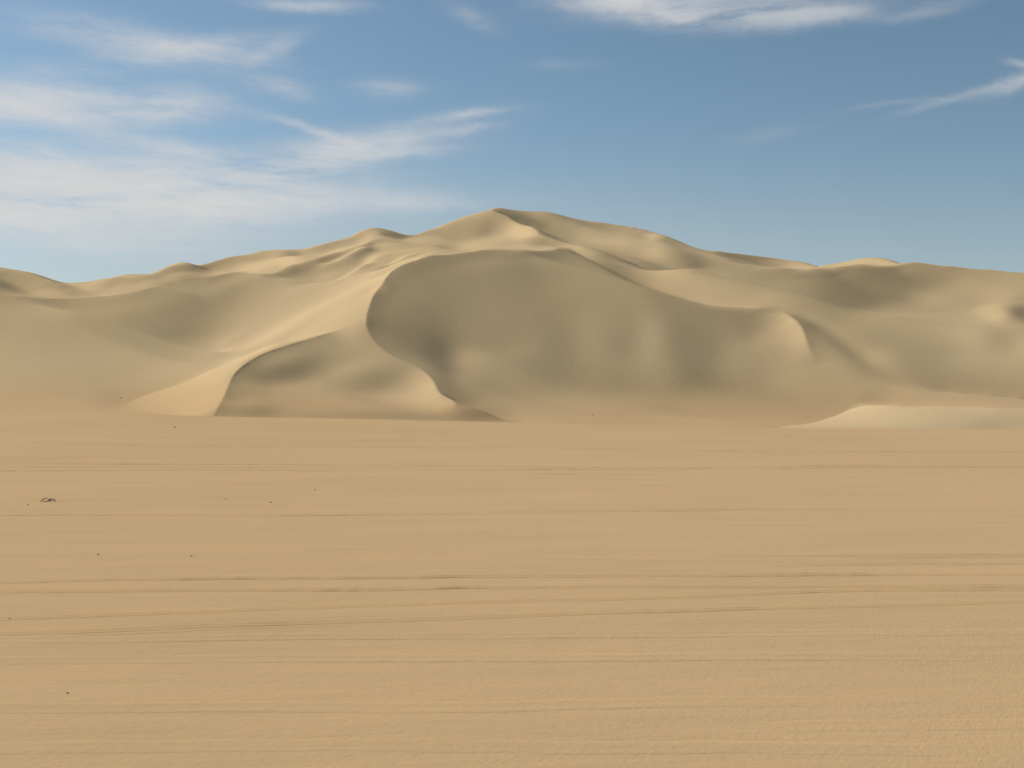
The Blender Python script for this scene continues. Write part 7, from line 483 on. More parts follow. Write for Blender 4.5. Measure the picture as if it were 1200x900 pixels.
[-105,1,0,-1,0,0,0,1,0,1,0,0,0,1,0,0,1,0,0,0,-1,-1,-1,-1,-3,-1,-3,-2,-1,-1,-1,0,1,0,1,-2,-2,-6,-9,-10,-11,-5,0,5,9,12,12,10,19,12,19,24,30,34,54,32,-5,-18,-21,10,29,10,-34,-19,-11,-4,-1,0,-3,-8,-16,-18,-17,-15,-13,-6,20,39,21,16,27,41,-11,-31,11,18,-2,-8,17,36,-48,-33,16,0,-9,-8,-2,2,3,4,5,8,8,9,4,2,-2,5,7,19,19,0,-14,-92,0,-7,2,2,1,-1,0,-2,0,-2,-1,-1,-2,-1,-1,3,14,27,30,19,5,-6,-6,-3,-4,1,8,4,2,-22,-53,-16,-17,29,-7,-2,9,-1,-3,-1,-1,-2,0,-1,0,-2,-2,-1,-1,0,0,0,3,9,18,28,-11,-32,-29,-24,-18,-15,-12,-11,-10,-12,-13,-15,-16,-17,-19,-19,-18,-12,-4,1,0,2,5,6,8,7,7,5,6,4,4,3,2,4,4,4,3,3,4,3,1,2,1,0,1,0,1,0,0,0,0],
[-107,-1,0,1,0,0,0,0,0,0,1,1,0,-1,2,0,-1,1,-1,0,-1,-1,-1,-1,-1,-1,0,-1,0,1,1,1,1,0,-2,-3,-5,-7,-7,-8,-4,-1,2,5,7,6,5,1,2,18,4,4,5,3,1,-3,10,-2,-3,-21,-31,0,52,46,35,17,10,6,11,-22,-23,-29,-27,-18,-8,5,12,9,2,-8,-17,-15,4,6,-8,21,50,51,-9,-66,175,-15,-25,-18,-5,4,7,5,4,5,12,19,17,9,2,-9,1,4,13,8,-3,-3,-83,-29,-11,3,3,1,-1,0,-1,-1,-2,-2,-1,-2,-2,6,13,27,37,22,5,-6,-11,-10,-11,-7,7,8,2,-6,-25,-37,-16,-9,21,-2,-3,4,7,-1,-1,-1,0,0,-1,-1,-4,-1,-3,-1,-1,0,4,15,25,25,10,-34,-32,-20,-13,-9,-7,-6,-7,-8,-11,-13,-15,-16,-16,-18,-17,-18,-19,-20,-16,-8,-2,0,4,4,5,6,5,6,5,3,4,3,3,4,5,6,6,5,4,3,3,2,2,1,0,1,-1,1,0,0,1],
[-112,1,0,0,0,0,1,0,0,1,0,-1,1,1,-1,0,1,-1,0,-1,0,-1,0,-1,0,0,0,1,2,1,1,1,0,-1,-2,-3,-5,-4,-5,-3,-1,0,3,3,3,2,0,-2,-4,-6,9,-5,-8,-9,-7,2,13,20,12,2,-10,-13,-17,-20,-7,10,18,24,20,38,-5,-19,-13,-8,-8,2,4,-5,-10,-17,-18,-8,6,17,20,13,1,10,63,91,-125,142,-1,8,11,6,1,3,9,25,37,22,10,4,1,1,-4,-6,-2,-9,-12,-29,-89,-26,10,-2,2,0,0,-1,-2,-2,-2,1,2,6,13,22,39,34,3,-8,-14,-13,-11,-11,-10,-3,4,-1,-1,-19,-19,-17,-14,7,-11,0,12,15,14,2,1,-1,-2,-4,-5,-5,-2,-2,1,4,9,19,28,24,16,2,-50,-57,-21,-1,5,5,4,-1,-4,-10,-15,-17,-18,-19,-17,-14,-13,-10,-12,-17,-19,-22,-18,-9,-3,4,5,4,5,4,4,4,3,3,4,5,7,8,6,7,5,4,3,2,1,2,1,0,1,-1,1,0,0],
[-115,0,1,-1,1,1,-1,0,1,0,0,1,-1,0,0,0,-1,0,0,0,-1,0,0,0,0,1,2,1,1,2,1,1,0,-1,-2,-2,-2,-3,-2,0,0,1,1,1,0,0,-4,-4,-7,-11,-14,-4,-4,-3,-1,5,10,13,10,3,-2,-9,-12,-10,-6,-2,-1,-3,-10,-12,19,25,5,-4,2,-3,-5,-1,-3,-7,-8,-5,4,11,13,9,10,16,21,55,83,-3,73,11,-5,-5,3,14,37,37,4,-2,1,2,4,5,-2,-3,-7,-5,-27,-103,-34,-3,4,1,1,0,-1,-2,-2,5,5,2,8,22,39,46,14,-14,-16,-19,-13,-10,-12,-9,-6,-5,1,-3,-6,-16,-17,-15,-1,-17,-18,-3,24,38,21,16,-4,-7,-8,-5,-4,1,5,10,17,22,26,18,10,2,-31,-56,-27,-8,-3,0,7,10,4,-1,-10,-17,-21,-22,-22,-18,-16,-9,-5,-1,-2,-6,-17,-21,-22,-23,-18,-11,-2,3,4,5,3,4,2,3,5,9,9,7,9,6,5,5,4,2,3,0,2,0,0,1,0,1,-1],
[-117,0,0,1,0,-1,1,0,0,0,0,0,0,0,0,0,0,0,-1,-1,1,-1,0,0,2,0,1,2,1,1,1,1,0,0,-1,-1,-1,0,1,0,1,0,1,0,-2,-3,-4,-7,-8,-11,-13,-13,-11,-7,0,5,8,9,11,9,4,-3,-6,-10,-10,-11,-8,-9,-9,-6,-2,6,17,16,9,-1,-6,-9,-9,-6,-1,0,2,5,8,17,23,26,34,37,30,19,33,81,12,9,16,38,20,-1,-5,-1,1,3,5,5,3,-1,-5,-28,-61,-56,-8,-12,-11,1,0,-1,-2,5,8,1,7,24,38,43,34,-7,-22,-20,-22,-15,-13,-11,-8,-5,-6,-2,6,-4,-10,-21,-13,-3,-8,-11,-17,-36,15,78,7,8,7,4,0,6,12,15,21,25,21,11,3,-14,-26,-37,-26,-23,-11,-3,-1,11,9,4,-5,-16,-20,-20,-19,-24,-18,-13,-7,-4,1,1,2,0,-2,-9,-17,-22,-23,-22,-17,-10,-3,1,3,3,3,6,10,9,9,10,7,7,6,4,4,3,2,2,0,2,0,1,0,0,2],
[-119,0,0,0,0,0,0,1,0,0,0,0,0,0,0,-1,0,-1,1,0,-1,0,0,1,0,1,1,1,2,0,2,0,0,0,1,0,1,0,1,1,0,2,-1,-1,-2,-4,-4,-6,-9,-8,-9,-8,-5,-3,-1,3,5,5,7,6,3,2,-1,-5,-8,-12,-14,-15,-13,-11,-3,5,10,12,8,5,-1,-4,-6,-2,0,5,5,7,12,16,18,22,21,18,14,13,31,25,93,32,42,10,-4,-7,10,6,0,1,3,4,2,-7,-17,-36,-64,-28,-8,4,-16,-1,0,4,9,4,9,27,41,34,32,16,-18,-26,-25,-24,-17,-14,-9,-8,-6,-4,4,8,-3,-3,-40,-11,-6,-5,-8,-6,10,45,1,-17,17,4,6,19,25,22,24,20,10,-3,-11,-14,-22,-15,-15,-23,-25,-5,-2,3,6,1,-1,-12,-27,-29,-26,-19,-12,-7,-3,0,1,1,1,0,0,1,1,1,-2,-9,-17,-20,-22,-19,-15,-11,-4,0,6,10,9,11,10,8,9,6,6,5,3,4,1,2,2,1,1,0,2,0,1],
[-121,0,0,0,0,1,0,0,0,0,0,0,0,0,-1,1,0,0,-1,-1,1,0,0,0,1,1,0,1,0,2,0,1,1,1,0,1,0,2,1,1,1,-1,0,-1,-2,-3,-5,-5,-5,-6,-4,-4,-3,-1,1,1,2,4,2,4,4,2,-1,-2,-7,-9,-12,-12,-12,-8,-5,-1,3,5,6,4,2,1,1,1,4,5,7,10,11,12,15,15,13,11,10,9,9,16,2,59,60,20,28,22,-7,2,4,-4,3,9,5,-8,-40,-58,-27,-3,11,-1,-20,6,10,7,14,33,48,31,18,18,0,-19,-34,-30,-23,-19,-10,-9,-9,-2,7,8,8,14,-2,-58,-31,-12,-12,-16,-7,6,12,6,4,-54,-11,61,83,45,24,17,3,-1,-7,-10,-9,-22,-26,-31,-42,-33,-15,-7,4,11,9,11,2,-38,-22,-9,-3,-1,0,0,1,0,0,0,-1,0,0,0,0,1,0,1,-2,-9,-16,-19,-19,-15,-11,-4,2,6,8,9,9,9,6,7,6,4,5,2,3,2,1,1,2,1,0,2,0],
[-122,0,1,0,0,0,0,0,0,0,0,0,0,0,0,-1,0,0,0,0,-1,1,0,1,-1,1,1,0,1,1,0,1,0,1,1,1,2,1,0,1,0,1,-1,-1,-2,-3,-3,-3,-3,-2,-3,0,-1,0,0,1,1,1,3,1,2,1,0,-2,-5,-6,-7,-8,-9,-8,-5,-3,-1,0,2,3,4,3,4,5,5,6,9,8,11,12,12,12,11,9,8,4,-1,5,26,22,-4,28,28,21,32,25,-2,8,7,-4,-13,-31,-38,-15,-13,2,-3,2,12,11,22,38,41,29,19,14,3,-4,-25,-41,-31,-25,-18,-8,-9,2,6,11,14,27,15,12,-91,-71,-18,-10,-10,-8,0,1,-6,-21,-43,-34,1,-10,-18,3,14,8,7,2,2,-1,-7,-2,-4,-6,1,1,-6,-8,-6,-5,3,0,6,42,24,12,7,4,3,5,2,1,1,1,0,0,0,0,0,-1,0,1,0,0,-2,-9,-14,-16,-13,-7,-2,2,4,5,8,7,7,6,5,5,3,3,3,2,2,1,1,1,2,1,1],
[-122,0,0,0,0,0,0,0,0,0,0,0,0,0,0,0,-1,0,0,0,1,-1,0,0,1,0,0,1,1,0,1,0,1,1,1,1,0,1,1,0,1,-1,0,-2,-1,-1,-1,-2,-1,-1,0,-1,1,0,1,1,1,1,0,2,0,0,0,-2,-2,-4,-5,-6,-5,-6,-5,-4,-3,-1,0,2,2,5,5,5,7,8,7,10,10,11,11,11,11,11,6,2,1,2,4,15,13,22,-3,34,2,0,20,3,16,-4,-23,-7,-9,-16,0,-1,7,26,38,42,26,22,11,19,0,0,0,-34,-51,-33,-22,-12,-5,2,10,13,21,26,15,13,-9,-148,-64,-2,-2,0,-5,3,-2,-10,-21,-29,-31,-25,-21,-2,5,12,14,7,6,4,1,0,-2,-4,-3,-2,-4,-4,-7,-7,-6,-3,0,1,1,8,19,17,11,9,7,6,5,5,3,1,3,1,1,1,1,1,1,0,0,1,0,0,-4,-9,-11,-8,-2,0,4,4,4,7,6,6,4,4,3,3,2,2,1,2,1,2,1,1,1],
[-123,1,-1,1,0,0,0,0,0,0,0,0,0,-1,1,-1,1,-1,0,0,-1,1,0,0,0,0,1,0,0,1,0,1,1,0,1,0,1,0,1,0,0,0,-1,0,-1,-1,0,-1,0,0,1,1,0,2,0,1,0,1,1,0,0,1,-1,-1,-1,-2,-3,-4,-4,-4,-5,-3,-3,-2,0,0,3,4,5,6,7,7,9,9,9,11,11,12,10,7,2,-2,-3,-3,-4,-2,8,2,29,10,43,9,1,1,-2,8,8,-4,-23,-3,2,40,69,44,13,9,-1,-13,18,6,-2,-17,-46,-37,-25,-17,-6,4,14,19,28,17,10,4,-6,-136,-114,-5,1,2,4,-2,3,6,4,-9,-18,-23,-22,-18,-15,-11,-4,-1,3,10,10,6,3,0,-2,-2,-5,-6,-7,-8,-7,-8,-7,-4,2,6,6,9,11,11,12,8,4,8,6,5,5,4,3,3,2,2,1,2,1,1,2,0,1,0,0,-2,-2,-2,-1,2,2,5,6,4,5,3,5,3,2,3,1,2,2,1,1,1,1,1,2],
[-122,-1,1,-1,1,0,0,0,0,0,0,0,0,0,-1,1,-1,0,0,0,0,-1,0,0,0,1,0,0,1,0,1,1,0,1,0,1,0,0,0,0,0,0,0,0,0,0,-1,1,0,1,0,1,1,0,1,0,1,0,1,0,0,0,0,0,-1,-1,-2,-2,-3,-3,-3,-3,-2,-1,-1,1,2,3,4,6,6,8,9,9,10,10,11,8,7,0,-2,-3,-1,-3,-2,-1,-2,7,6,5,12,40,38,3,-4,24,18,-20,-6,43,79,40,0,-10,-22,-21,17,36,-5,-19,-29,-40,-26,-17,2,4,20,18,20,14,4,-7,-30,-129,-115,2,2,2,1,1,-6,0,5,4,5,3,-9,-15,-15,-14,-10,-6,-4,-1,-1,3,1,3,3,1,1,-2,-3,-5,-6,-8,-9,-9,-10,-8,-3,2,1,1,6,9,10,9,10,7,7,6,4,5,3,3,3,2,3,1,2,1,1,1,1,0,0,4,7,6,3,3,6,5,3,4,3,4,1,3,2,1,2,1,1,1,1,1,1,1,1],
[-123,1,0,0,0,0,0,0,0,0,0,0,0,0,0,-1,1,0,-1,0,0,0,0,0,0,0,0,1,0,0,1,0,1,0,0,0,1,0,0,1,-1,0,0,0,0,0,0,0,1,1,1,0,1,1,1,0,0,1,-1,1,1,-1,0,0,0,-1,-1,-1,-2,-2,-2,-3,-1,-1,0,1,3,2,5,5,7,7,8,10,10,9,8,6,1,-2,-2,0,-2,0,-2,-2,-2,-2,1,9,1,9,25,54,13,2,32,28,70,27,-6,-21,-25,-22,10,43,21,-9,-17,-31,-34,-16,-2,7,17,18,17,18,-13,-28,-60,-107,-95,-2,1,5,6,5,-3,-3,5,3,3,3,2,3,0,-7,-9,-8,-6,-5,-3,-2,0,0,1,1,1,1,-1,-2,-3,-6,-8,-9,-11,-11,-10,-8,-5,-1,1,1,3,5,6,8,7,8,6,4,5,4,4,4,3,2,2,2,2,2,0,1,0,0,3,9,11,10,10,8,5,4,4,2,2,2,2,1,1,2,0,1,1,0,1,0,1,1,0],
[-120,-1,0,1,-1,0,1,0,0,0,0,0,0,0,-1,1,-1,0,0,-1,0,0,0,-1,1,-1,1,0,1,1,0,0,0,1,0,0,0,1,-1,0,1,0,0,0,0,0,1,0,1,0,1,1,0,0,1,0,1,0,1,-1,0,1,0,0,0,0,-1,-1,-1,-2,-1,0,-1,0,0,2,2,4,4,6,6,8,8,8,8,8,5,1,-2,0,0,-1,0,-2,0,-1,-1,-2,-1,-1,4,0,3,24,50,32,29,63,11,-29,-27,-9,15,41,31,-1,-2,-7,-34,-24,-6,-1,1,0,4,-20,-21,-7,-42,-79,-57,-4,-1,-1,-2,-4,-4,-1,9,8,5,5,3,2,2,2,2,-1,-4,-4,-4,-2,-2,-1,-1,0,0,1,-1,0,-2,-2,-5,-7,-9,-10,-11,-13,-10,-9,-6,-2,2,1,0,4,4,5,6,5,5,6,4,3,4,3,3,3,2,3,1,1,1,0,-1,3,10,12,13,13,11,8,7,5,3,2,2,0,2,-1,2,-1,2,-1,1,1,0,1,0,0,1],
[-118,1,0,-1,1,0,0,-1,1,0,0,0,-1,0,1,-1,0,0,0,0,-1,-1,0,1,-1,1,-1,1,0,0,1,0,1,-1,1,0,0,0,0,0,0,0,1,0,0,1,0,1,0,1,0,0,1,1,0,0,0,0,1,1,0,0,0,0,0,-1,1,-1,-1,-1,-1,0,0,1,3,2,3,4,5,6,7,7,7,8,6,4,1,-1,0,0,-1,0,0,1,-1,1,-1,1,-1,-4,-4,-1,-2,-2,4,26,15,-5,44,48,33,40,20,3,-7,1,-22,-29,-11,-7,-5,-7,-15,-17,-38,-31,-31,-65,-22,13,5,2,1,-2,-6,-4,0,1,3,6,6,6,4,3,3,2,1,1,0,0,0,-2,0,-1,0,0,0,-1,0,-2,-2,-4,-5,-7,-9,-11,-12,-10,-10,-9,-9,-5,0,1,2,1,3,3,4,4,5,5,4,3,2,3,3,4,2,2,1,1,1,0,3,8,12,14,14,13,11,10,6,5,3,2,1,1,-1,1,-1,1,-1,1,-1,0,1,0,0,1,1],
[-111,-1,0,1,0,0,0,1,-1,0,0,0,1,-1,0,0,-1,0,-1,0,0,0,-1,-1,0,0,1,-1,0,1,0,1,0,0,0,1,-1,0,1,0,1,0,0,0,1,0,1,0,1,0,0,1,1,0,0,1,0,1,-1,1,0,1,0,0,-1,1,-1,-1,0,0,0,0,2,2,2,3,5,5,7,6,7,7,7,4,3,0,0,1,0,0,0,0,-1,-1,-1,-3,-3,-5,-6,-5,-3,-4,-7,-8,-13,-30,-23,19,14,37,38,8,3,-8,-19,-43,-33,-20,-2,3,4,2,1,-1,2,12,-9,0,3,4,7,6,4,2,6,1,0,-1,-1,-1,2,4,4,5,5,3,2,1,1,2,1,2,0,1,0,-1,0,-1,-1,-1,-3,-5,-6,-7,-9,-10,-10,-8,-9,-9,-12,-9,-3,1,0,2,2,3,3,5,6,5,4,2,-1,1,2,2,3,1,2,1,0,2,8,13,14,15,14,12,10,7,7,4,3,2,1,0,0,-1,0,-1,1,-1,1,0,0,0,0,0,1],
[-101,1,0,0,-1,1,-1,0,1,0,0,0,-1,1,-1,0,0,-1,0,-1,-1,-1,-1,0,0,-1,0,1,0,0,0,0,0,1,1,-1,1,1,0,1,0,1,0,1,0,0,0,1,0,1,1,1,-1,0,-1,-2,-3,-3,-2,-4,-2,-2,0,0,3,3,6,9,1,0,1,1,2,3,4,5,6,7,7,8,7,-1,-2,-4,-3,-3,-3,-2,-2,-2,-2,-1,-1,-2,-1,-1,-2,-3,-3,-5,-6,-7,-9,-17,-19,-8,-2,0,-4,-2,5,11,5,-1,-1,0,1,1,0,-1,-1,1,1,0,-1,0,-1,-1,-1,2,2,3,3,4,3,5,3,1,-1,-2,-2,-2,1,3,6,10,14,6,2,2,2,2,3,-3,-5,-5,-5,-4,-5,-4,-3,-2,-2,-2,0,1,-7,-6,-7,-11,-13,-14,-9,-1,1,0,1,4,6,7,7,6,3,1,-2,-5,-1,0,2,2,0,1,1,9,13,15,15,14,12,11,9,7,5,4,3,1,0,0,0,0,0,-1,-1,0,0,0,-1,1,0,0,0],
[-111,7,6,3,3,1,2,1,0,1,1,1,1,-1,0,0,-1,-1,-1,-1,-1,-1,0,-2,-1,0,0,-1,1,-1,1,1,-1,-3,-3,-1,-2,-2,-2,-2,-2,-2,-1,0,0,1,0,0,0,-1,-1,-2,-1,-1,-1,0,1,0,0,1,0,0,0,0,0,0,-1,0,8,10,8,7,5,3,2,2,1,1,0,-1,-3,2,0,1,0,0,0,-1,0,-1,0,-2,-2,-1,-2,-4,-3,-4,-5,-6,-8,-10,-14,-11,-4,-3,0,-1,1,3,4,4,4,3,1,0,1,0,0,0,0,1,0,0,0,-1,0,-2,0,-1,0,0,0,1,3,3,3,1,0,0,-2,-2,-1,0,1,1,3,12,12,5,1,-4,-5,-2,1,1,0,0,-1,-1,-3,-3,-4,-4,-4,-6,5,3,1,0,-6,-14,-17,-14,-7,-2,0,4,7,8,6,5,4,3,2,0,-4,-1,0,2,3,1,10,12,15,15,15,12,11,9,7,7,4,3,1,2,0,0,0,0,-2,0,0,0,-2,0,1,-1,1,0,-1],
[-109,0,0,1,1,0,0,0,1,0,1,1,1,3,3,2,3,3,3,3,2,2,1,0,-2,-3,-4,-4,-6,-5,-6,-5,-4,0,-1,0,-1,0,0,-1,0,1,0,-1,0,-1,1,0,-1,0,1,0,0,0,1,0,0,0,0,0,1,-1,0,1,-1,0,0,-1,0,0,2,1,3,3,5,5,5,6,6,4,3,0,0,-1,0,0,-1,-1,-1,-2,-2,-2,-2,-3,-3,-4,-4,-5,-6,-8,-9,-10,-7,-3,-1,1,-1,2,3,3,3,3,2,3,3,1,0,1,0,1,0,0,0,-1,1,-1,-1,0,-2,-1,-1,-1,-2,-1,0,2,2,3,2,1,0,-1,-1,-2,-1,0,1,2,4,4,3,4,2,3,1,1,1,-1,0,-2,-1,-3,-2,-3,-3,-3,-4,-4,-4,-6,-8,-11,-14,-11,-6,-1,6,7,8,7,8,5,5,1,-1,-4,-4,-4,-4,0,5,15,18,18,16,14,11,9,7,4,3,1,1,1,1,-1,1,0,0,-1,1,0,-1,0,2,0,1,1,2,3,4],
[-105,1,0,0,0,1,0,1,0,1,1,0,1,1,0,0,0,0,-1,-1,0,-1,-2,0,-2,-1,-2,-1,-1,-1,-1,-2,0,-1,-1,-1,0,-1,-1,0,0,-1,0,0,0,0,0,0,0,0,-1,1,0,0,0,0,1,0,0,0,0,1,0,-1,0,-1,0,0,0,1,0,3,2,4,5,6,6,6,3,3,-1,0,-1,0,-2,-1,-1,-1,-2,-2,-2,-2,-3,-3,-5,-3,-5,-6,-7,-8,-8,-6,-2,0,2,1,3,2,3,3,2,2,3,3,1,2,1,1,1,0,1,-1,0,0,-1,0,-1,-2,-1,-2,-2,-2,-1,-1,-2,-1,0,2,3,2,2,1,-1,0,-2,-1,-1,2,2,4,4,4,3,3,2,1,0,0,-1,-1,-1,-1,-2,-1,-3,-1,-2,-3,-4,-4,-6,-10,-12,-14,-9,-2,3,7,8,9,7,6,3,2,0,-3,-4,-5,-5,-2,4,9,10,13,12,12,11,10,7,7,6,4,4,2,2,1,1,1,-1,1,0,0,0,0,-1,1,0,0,0,0,1],
[-101,0,1,0,1,0,1,0,1,1,0,1,1,0,0,1,0,0,0,-1,-1,-1,-1,-2,0,-2,-2,-2,-2,-1,-1,-1,-1,-2,-1,-1,-1,-1,0,-1,-1,0,0,-1,0,0,0,0,0,0,0,0,0,0,-1,1,0,0,1,0,0,0,0,0,0,0,0,-1,0,0,2,1,3,5,4,6,6,6,3,-1,0,-2,-1,-1,-2,-2,-1,-2,-3,-1,-3,-3,-3,-4,-3,-5,-6,-6,-8,-6,-4,-1,0,2,1,2,3,3,3,3,3,3,2,1,2,2,1,1,1,0,0,1,-1,0,-1,-1,-1,-1,-1,-2,-3,-2,-2,-1,-2,-1,-1,-1,1,1,3,3,1,1,-1,-1,-2,1,3,3,4,3,4,2,2,0,1,0,0,0,-2,0,-1,-2,0,-2,-1,-2,-1,-3,-3,-7,-14,-15,-10,-4,3,6,8,7,7,5,4,2,1,-1,-4,-4,-4,-2,3,6,10,12,12,11,10,8,8,7,4,5,3,2,2,1,1,0,1,-1,0,0,0,0,1,-1,0,1,0,0,0],
[-613,8,7,8,7,8,7,8,8,8,8,9,9,9,9,8,8,7,7,5,3,1,-1,-4,-7,-9,-12,-14,-16,-18,-20,-19,-21,-20,-19,-21,-19,-20,-18,-18,-17,-17,-17,-15,-16,-15,-16,-15,-14,-14,-13,-13,-12,-12,-9,-10,-10,-7,-7,-6,-5,-3,-1,0,2,4,5,8,6,7,5,3,0,-4,-6,-9,-12,-14,-12,-12,-13,-12,-14,-16,-15,-18,-20,-21,-21,-24,-24,-26,-24,-24,-21,-16,-9,-2,7,12,16,19,21,22,25,29,37,39,36,32,26,19,14,10,6,3,2,1,-1,0,-2,-2,-3,-5,-7,-9,-13,-16,-19,-21,-21,-20,-15,-16,-13,-15,-13,-13,-14,-11,-12,-9,-6,-5,-2,0,6,16,22,26,25,24,19,16,13,12,9,9,10,11,14,14,17,16,13,10,1,-7,-11,-10,-5,9,25,33,32,30,25,23,21,21,19,17,14,11,7,4,3,1,5,19,27,31,33,31,29,22,13,11,7,5,4,3,2,3,1,3,2,2,3,3,3,3,4,3,3,5,3,4,4,3,0],
[-644,4,4,5,6,7,7,8,7,7,8,7,7,8,8,7,8,8,6,7,5,5,3,3,1,0,0,-2,-4,-5,-5,-8,-7,-9,-10,-10,-10,-9,-10,-9,-9,-9,-9,-9,-9,-10,-10,-9,-10,-9,-9,-9,-8,-7,-8,-7,-4,-4,-3,0,1,0,0,0,-2,-5,-7,-13,-17,-20,-22,-22,-26,-28,-34,-40,-44,-49,-51,-49,-46,-42,-40,-37,-36,-30,-23,-11,2,19,30,34,35,27,28,27,26,24,21,21,20,18,17,15,14,13,8,3,0,-3,-4,-6,-6,-8,-6,-6,-3,-4,-1,-1,2,2,5,7,8,9,12,13,12,12,9,4,-6,-9,-15,-14,-16,-16,-15,-17,-26,-33,-34,-38,-32,5,27,37,42,40,50,52,42,33,23,15,6,4,3,3,4,5,7,5,3,2,-2,-6,-11,-12,14,18,22,23,24,22,35,35,32,27,22,17,9,2,-8,-14,-17,7,18,11,7,3,-1,-2,-2,0,5,4,5,3,4,3,3,3,3,3,3,3,3,5,3,4,4,5,4,3,5,3,4,5,8],
[-676,9,10,9,7,7,7,6,7,8,7,8,9,8,9,11,10,10,11,10,11,8,8,5,3,0,-2,-5,-6,-7,-9,-9,-9,-9,-9,-8,-9,-10,-10,-10,-11,-11,-10,-11,-9,-9,-8,-9,-8,-11,-11,-12,-12,-14,-14,-14,-14,-14,-12,-12,-10,-7,-6,-2,-1,2,3,5,7,4,3,0,-2,-6,-6,-8,-10,-12,-15,-18,-21,-27,-30,-34,-34,-36,-34,-33,-28,-25,-15,-3,2,13,10,10,9,8,12,18,19,18,19,20,22,14,-5,-10,-12,-14,-14,-11,-11,-8,-7,-5,-4,-2,-1,0,0,1,1,3,4,6,7,8,13,15,18,20,16,9,3,-7,-16,-23,-14,-10,1,7,14,29,42,28,30,31,29,25,7,-7,-7,-9,-7,-5,1,5,7,9,11,14,14,18,20,22,28,29,27,25,2,2,1,1,1,0,-13,-17,-16,-13,-9,-3,6,15,24,31,34,14,11,11,9,10,9,8,8,8,7,7,6,6,6,4,5,5,5,5,5,6,5,4,6,5,4,5,4,5,4,5,5,4,4],
[-612,8,6,7,7,7,7,7,7,7,8,7,8,8,8,8,9,9,8,9,6,7,4,2,1,-1,-4,-5,-7,-8,-8,-9,-10,-8,-9,-9,-9,-9,-9,-10,-9,-10,-10,-9,-10,-8,-8,-8,-8,-8,-9,-10,-11,-10,-10,-10,-10,-8,-8,-7,-6,-4,-2,-3,-1,-1,-3,-3,-5,-6,-8,-9,-9,-10,-11,-11,-13,-12,-12,-12,-12,-11,-11,-9,-12,-11,-15,-19,-23,-25,-26,-23,-12,-1,7,7,5,6,1,-6,-7,-5,-7,-9,-15,-16,-11,-14,-14,-13,-10,-10,-6,-5,-4,-2,-1,0,-1,0,1,0,2,0,2,1,2,5,5,7,10,11,19,26,31,34,38,40,24,16,14,16,17,18,16,16,15,13,12,10,9,7,4,2,1,1,1,0,0,3,4,7,9,12,15,15,11,9,8,5,5,3,1,2,-1,2,0,3,5,8,14,20,28,34,42,47,50,48,42,37,31,24,21,16,12,10,8,7,7,6,5,7,6,6,7,6,7,6,6,6,5,5,5,4,5,5,4,4,3,4,3],
[-187,2,3,2,3,2,3,3,3,3,3,4,3,4,4,3,2,2,1,-1,-1,-3,-4,-6,-9,-11,-13,-15,-16,-18,-19,-18,-18,-19,-18,-18,-18,-18,-19,-19,-20,-19,-18,-17,-16,-16,-15,-16,-17,-16,-15,-15,-15,-16,-15,-14,-14,-15,-12,-11,-8,-6,-3,0,4,6,10,10,9,8,3,-3,-7,-12,-16,-19,-20,-22,-22,-22,-21,-17,-14,-13,-8,-9,-8,-8,-11,-16,-21,-24,-27,-27,-22,-13,-4,0,3,3,4,3,4,4,-1,-5,-5,-6,-7,-6,-5,-4,-3,-3,-1,-1,-1,0,0,1,0,1,-1,1,0,1,1,2,3,5,5,9,10,12,14,18,20,21,24,26,25,25,25,23,22,18,16,12,9,6,1,-1,-4,-5,-5,-4,-3,-1,2,3,8,10,14,18,24,26,32,36,38,37,33,28,21,13,9,3,1,1,3,7,11,18,25,36,45,55,56,55,47,37,28,20,12,6,3,0,-1,-2,-3,-2,-2,-1,-1,-1,-1,-1,-1,0,0,0,0,0,0,0,0,-1,0,0,0,0,0],
[6,0,0,0,0,0,0,0,0,0,0,0,0,0,0,0,0,-1,0,0,0,0,0,0,0,0,0,-1,0,0,0,-1,-1,-1,-1,-2,-2,-2,-3,-2,-3,-2,-4,-3,-3,-4,-5,-6,-6,-8,-9,-10,-10,-10,-13,-13,-15,-14,-17,-15,-16,-13,-10,-5,-1,7,12,21,27,30,27,23,14,8,1,-6,-9,-13,-15,-16,-16,-18,-18,-19,-21,-22,-26,-33,-42,-51,-63,-73,-83,-89,-92,-88,-81,-66,-47,-28,-11,1,4,2,-1,-4,-6,-5,-5,-3,-3,-2,-2,-1,-1,0,1,-1,1,-1,0,0,0,0,0,0,2,3,4,6,10,12,18,23,29,36,45,57,66,77,85,88,85,79,64,46,21,-5,-33,-54,-66,-65,-56,-42,-30,-20,-9,-3,2,6,9,14,18,25,31,41,52,62,71,78,73,63,49,36,23,14,7,1,-2,-3,-4,-4,-3,-3,-1,-2,0,-1,1,0,0,0,0,1,0,0,0,0,0,0,0,-1,0,0,0,1,0,0,0,0,0,0,0,0,0,0,0,0,0,0,0],
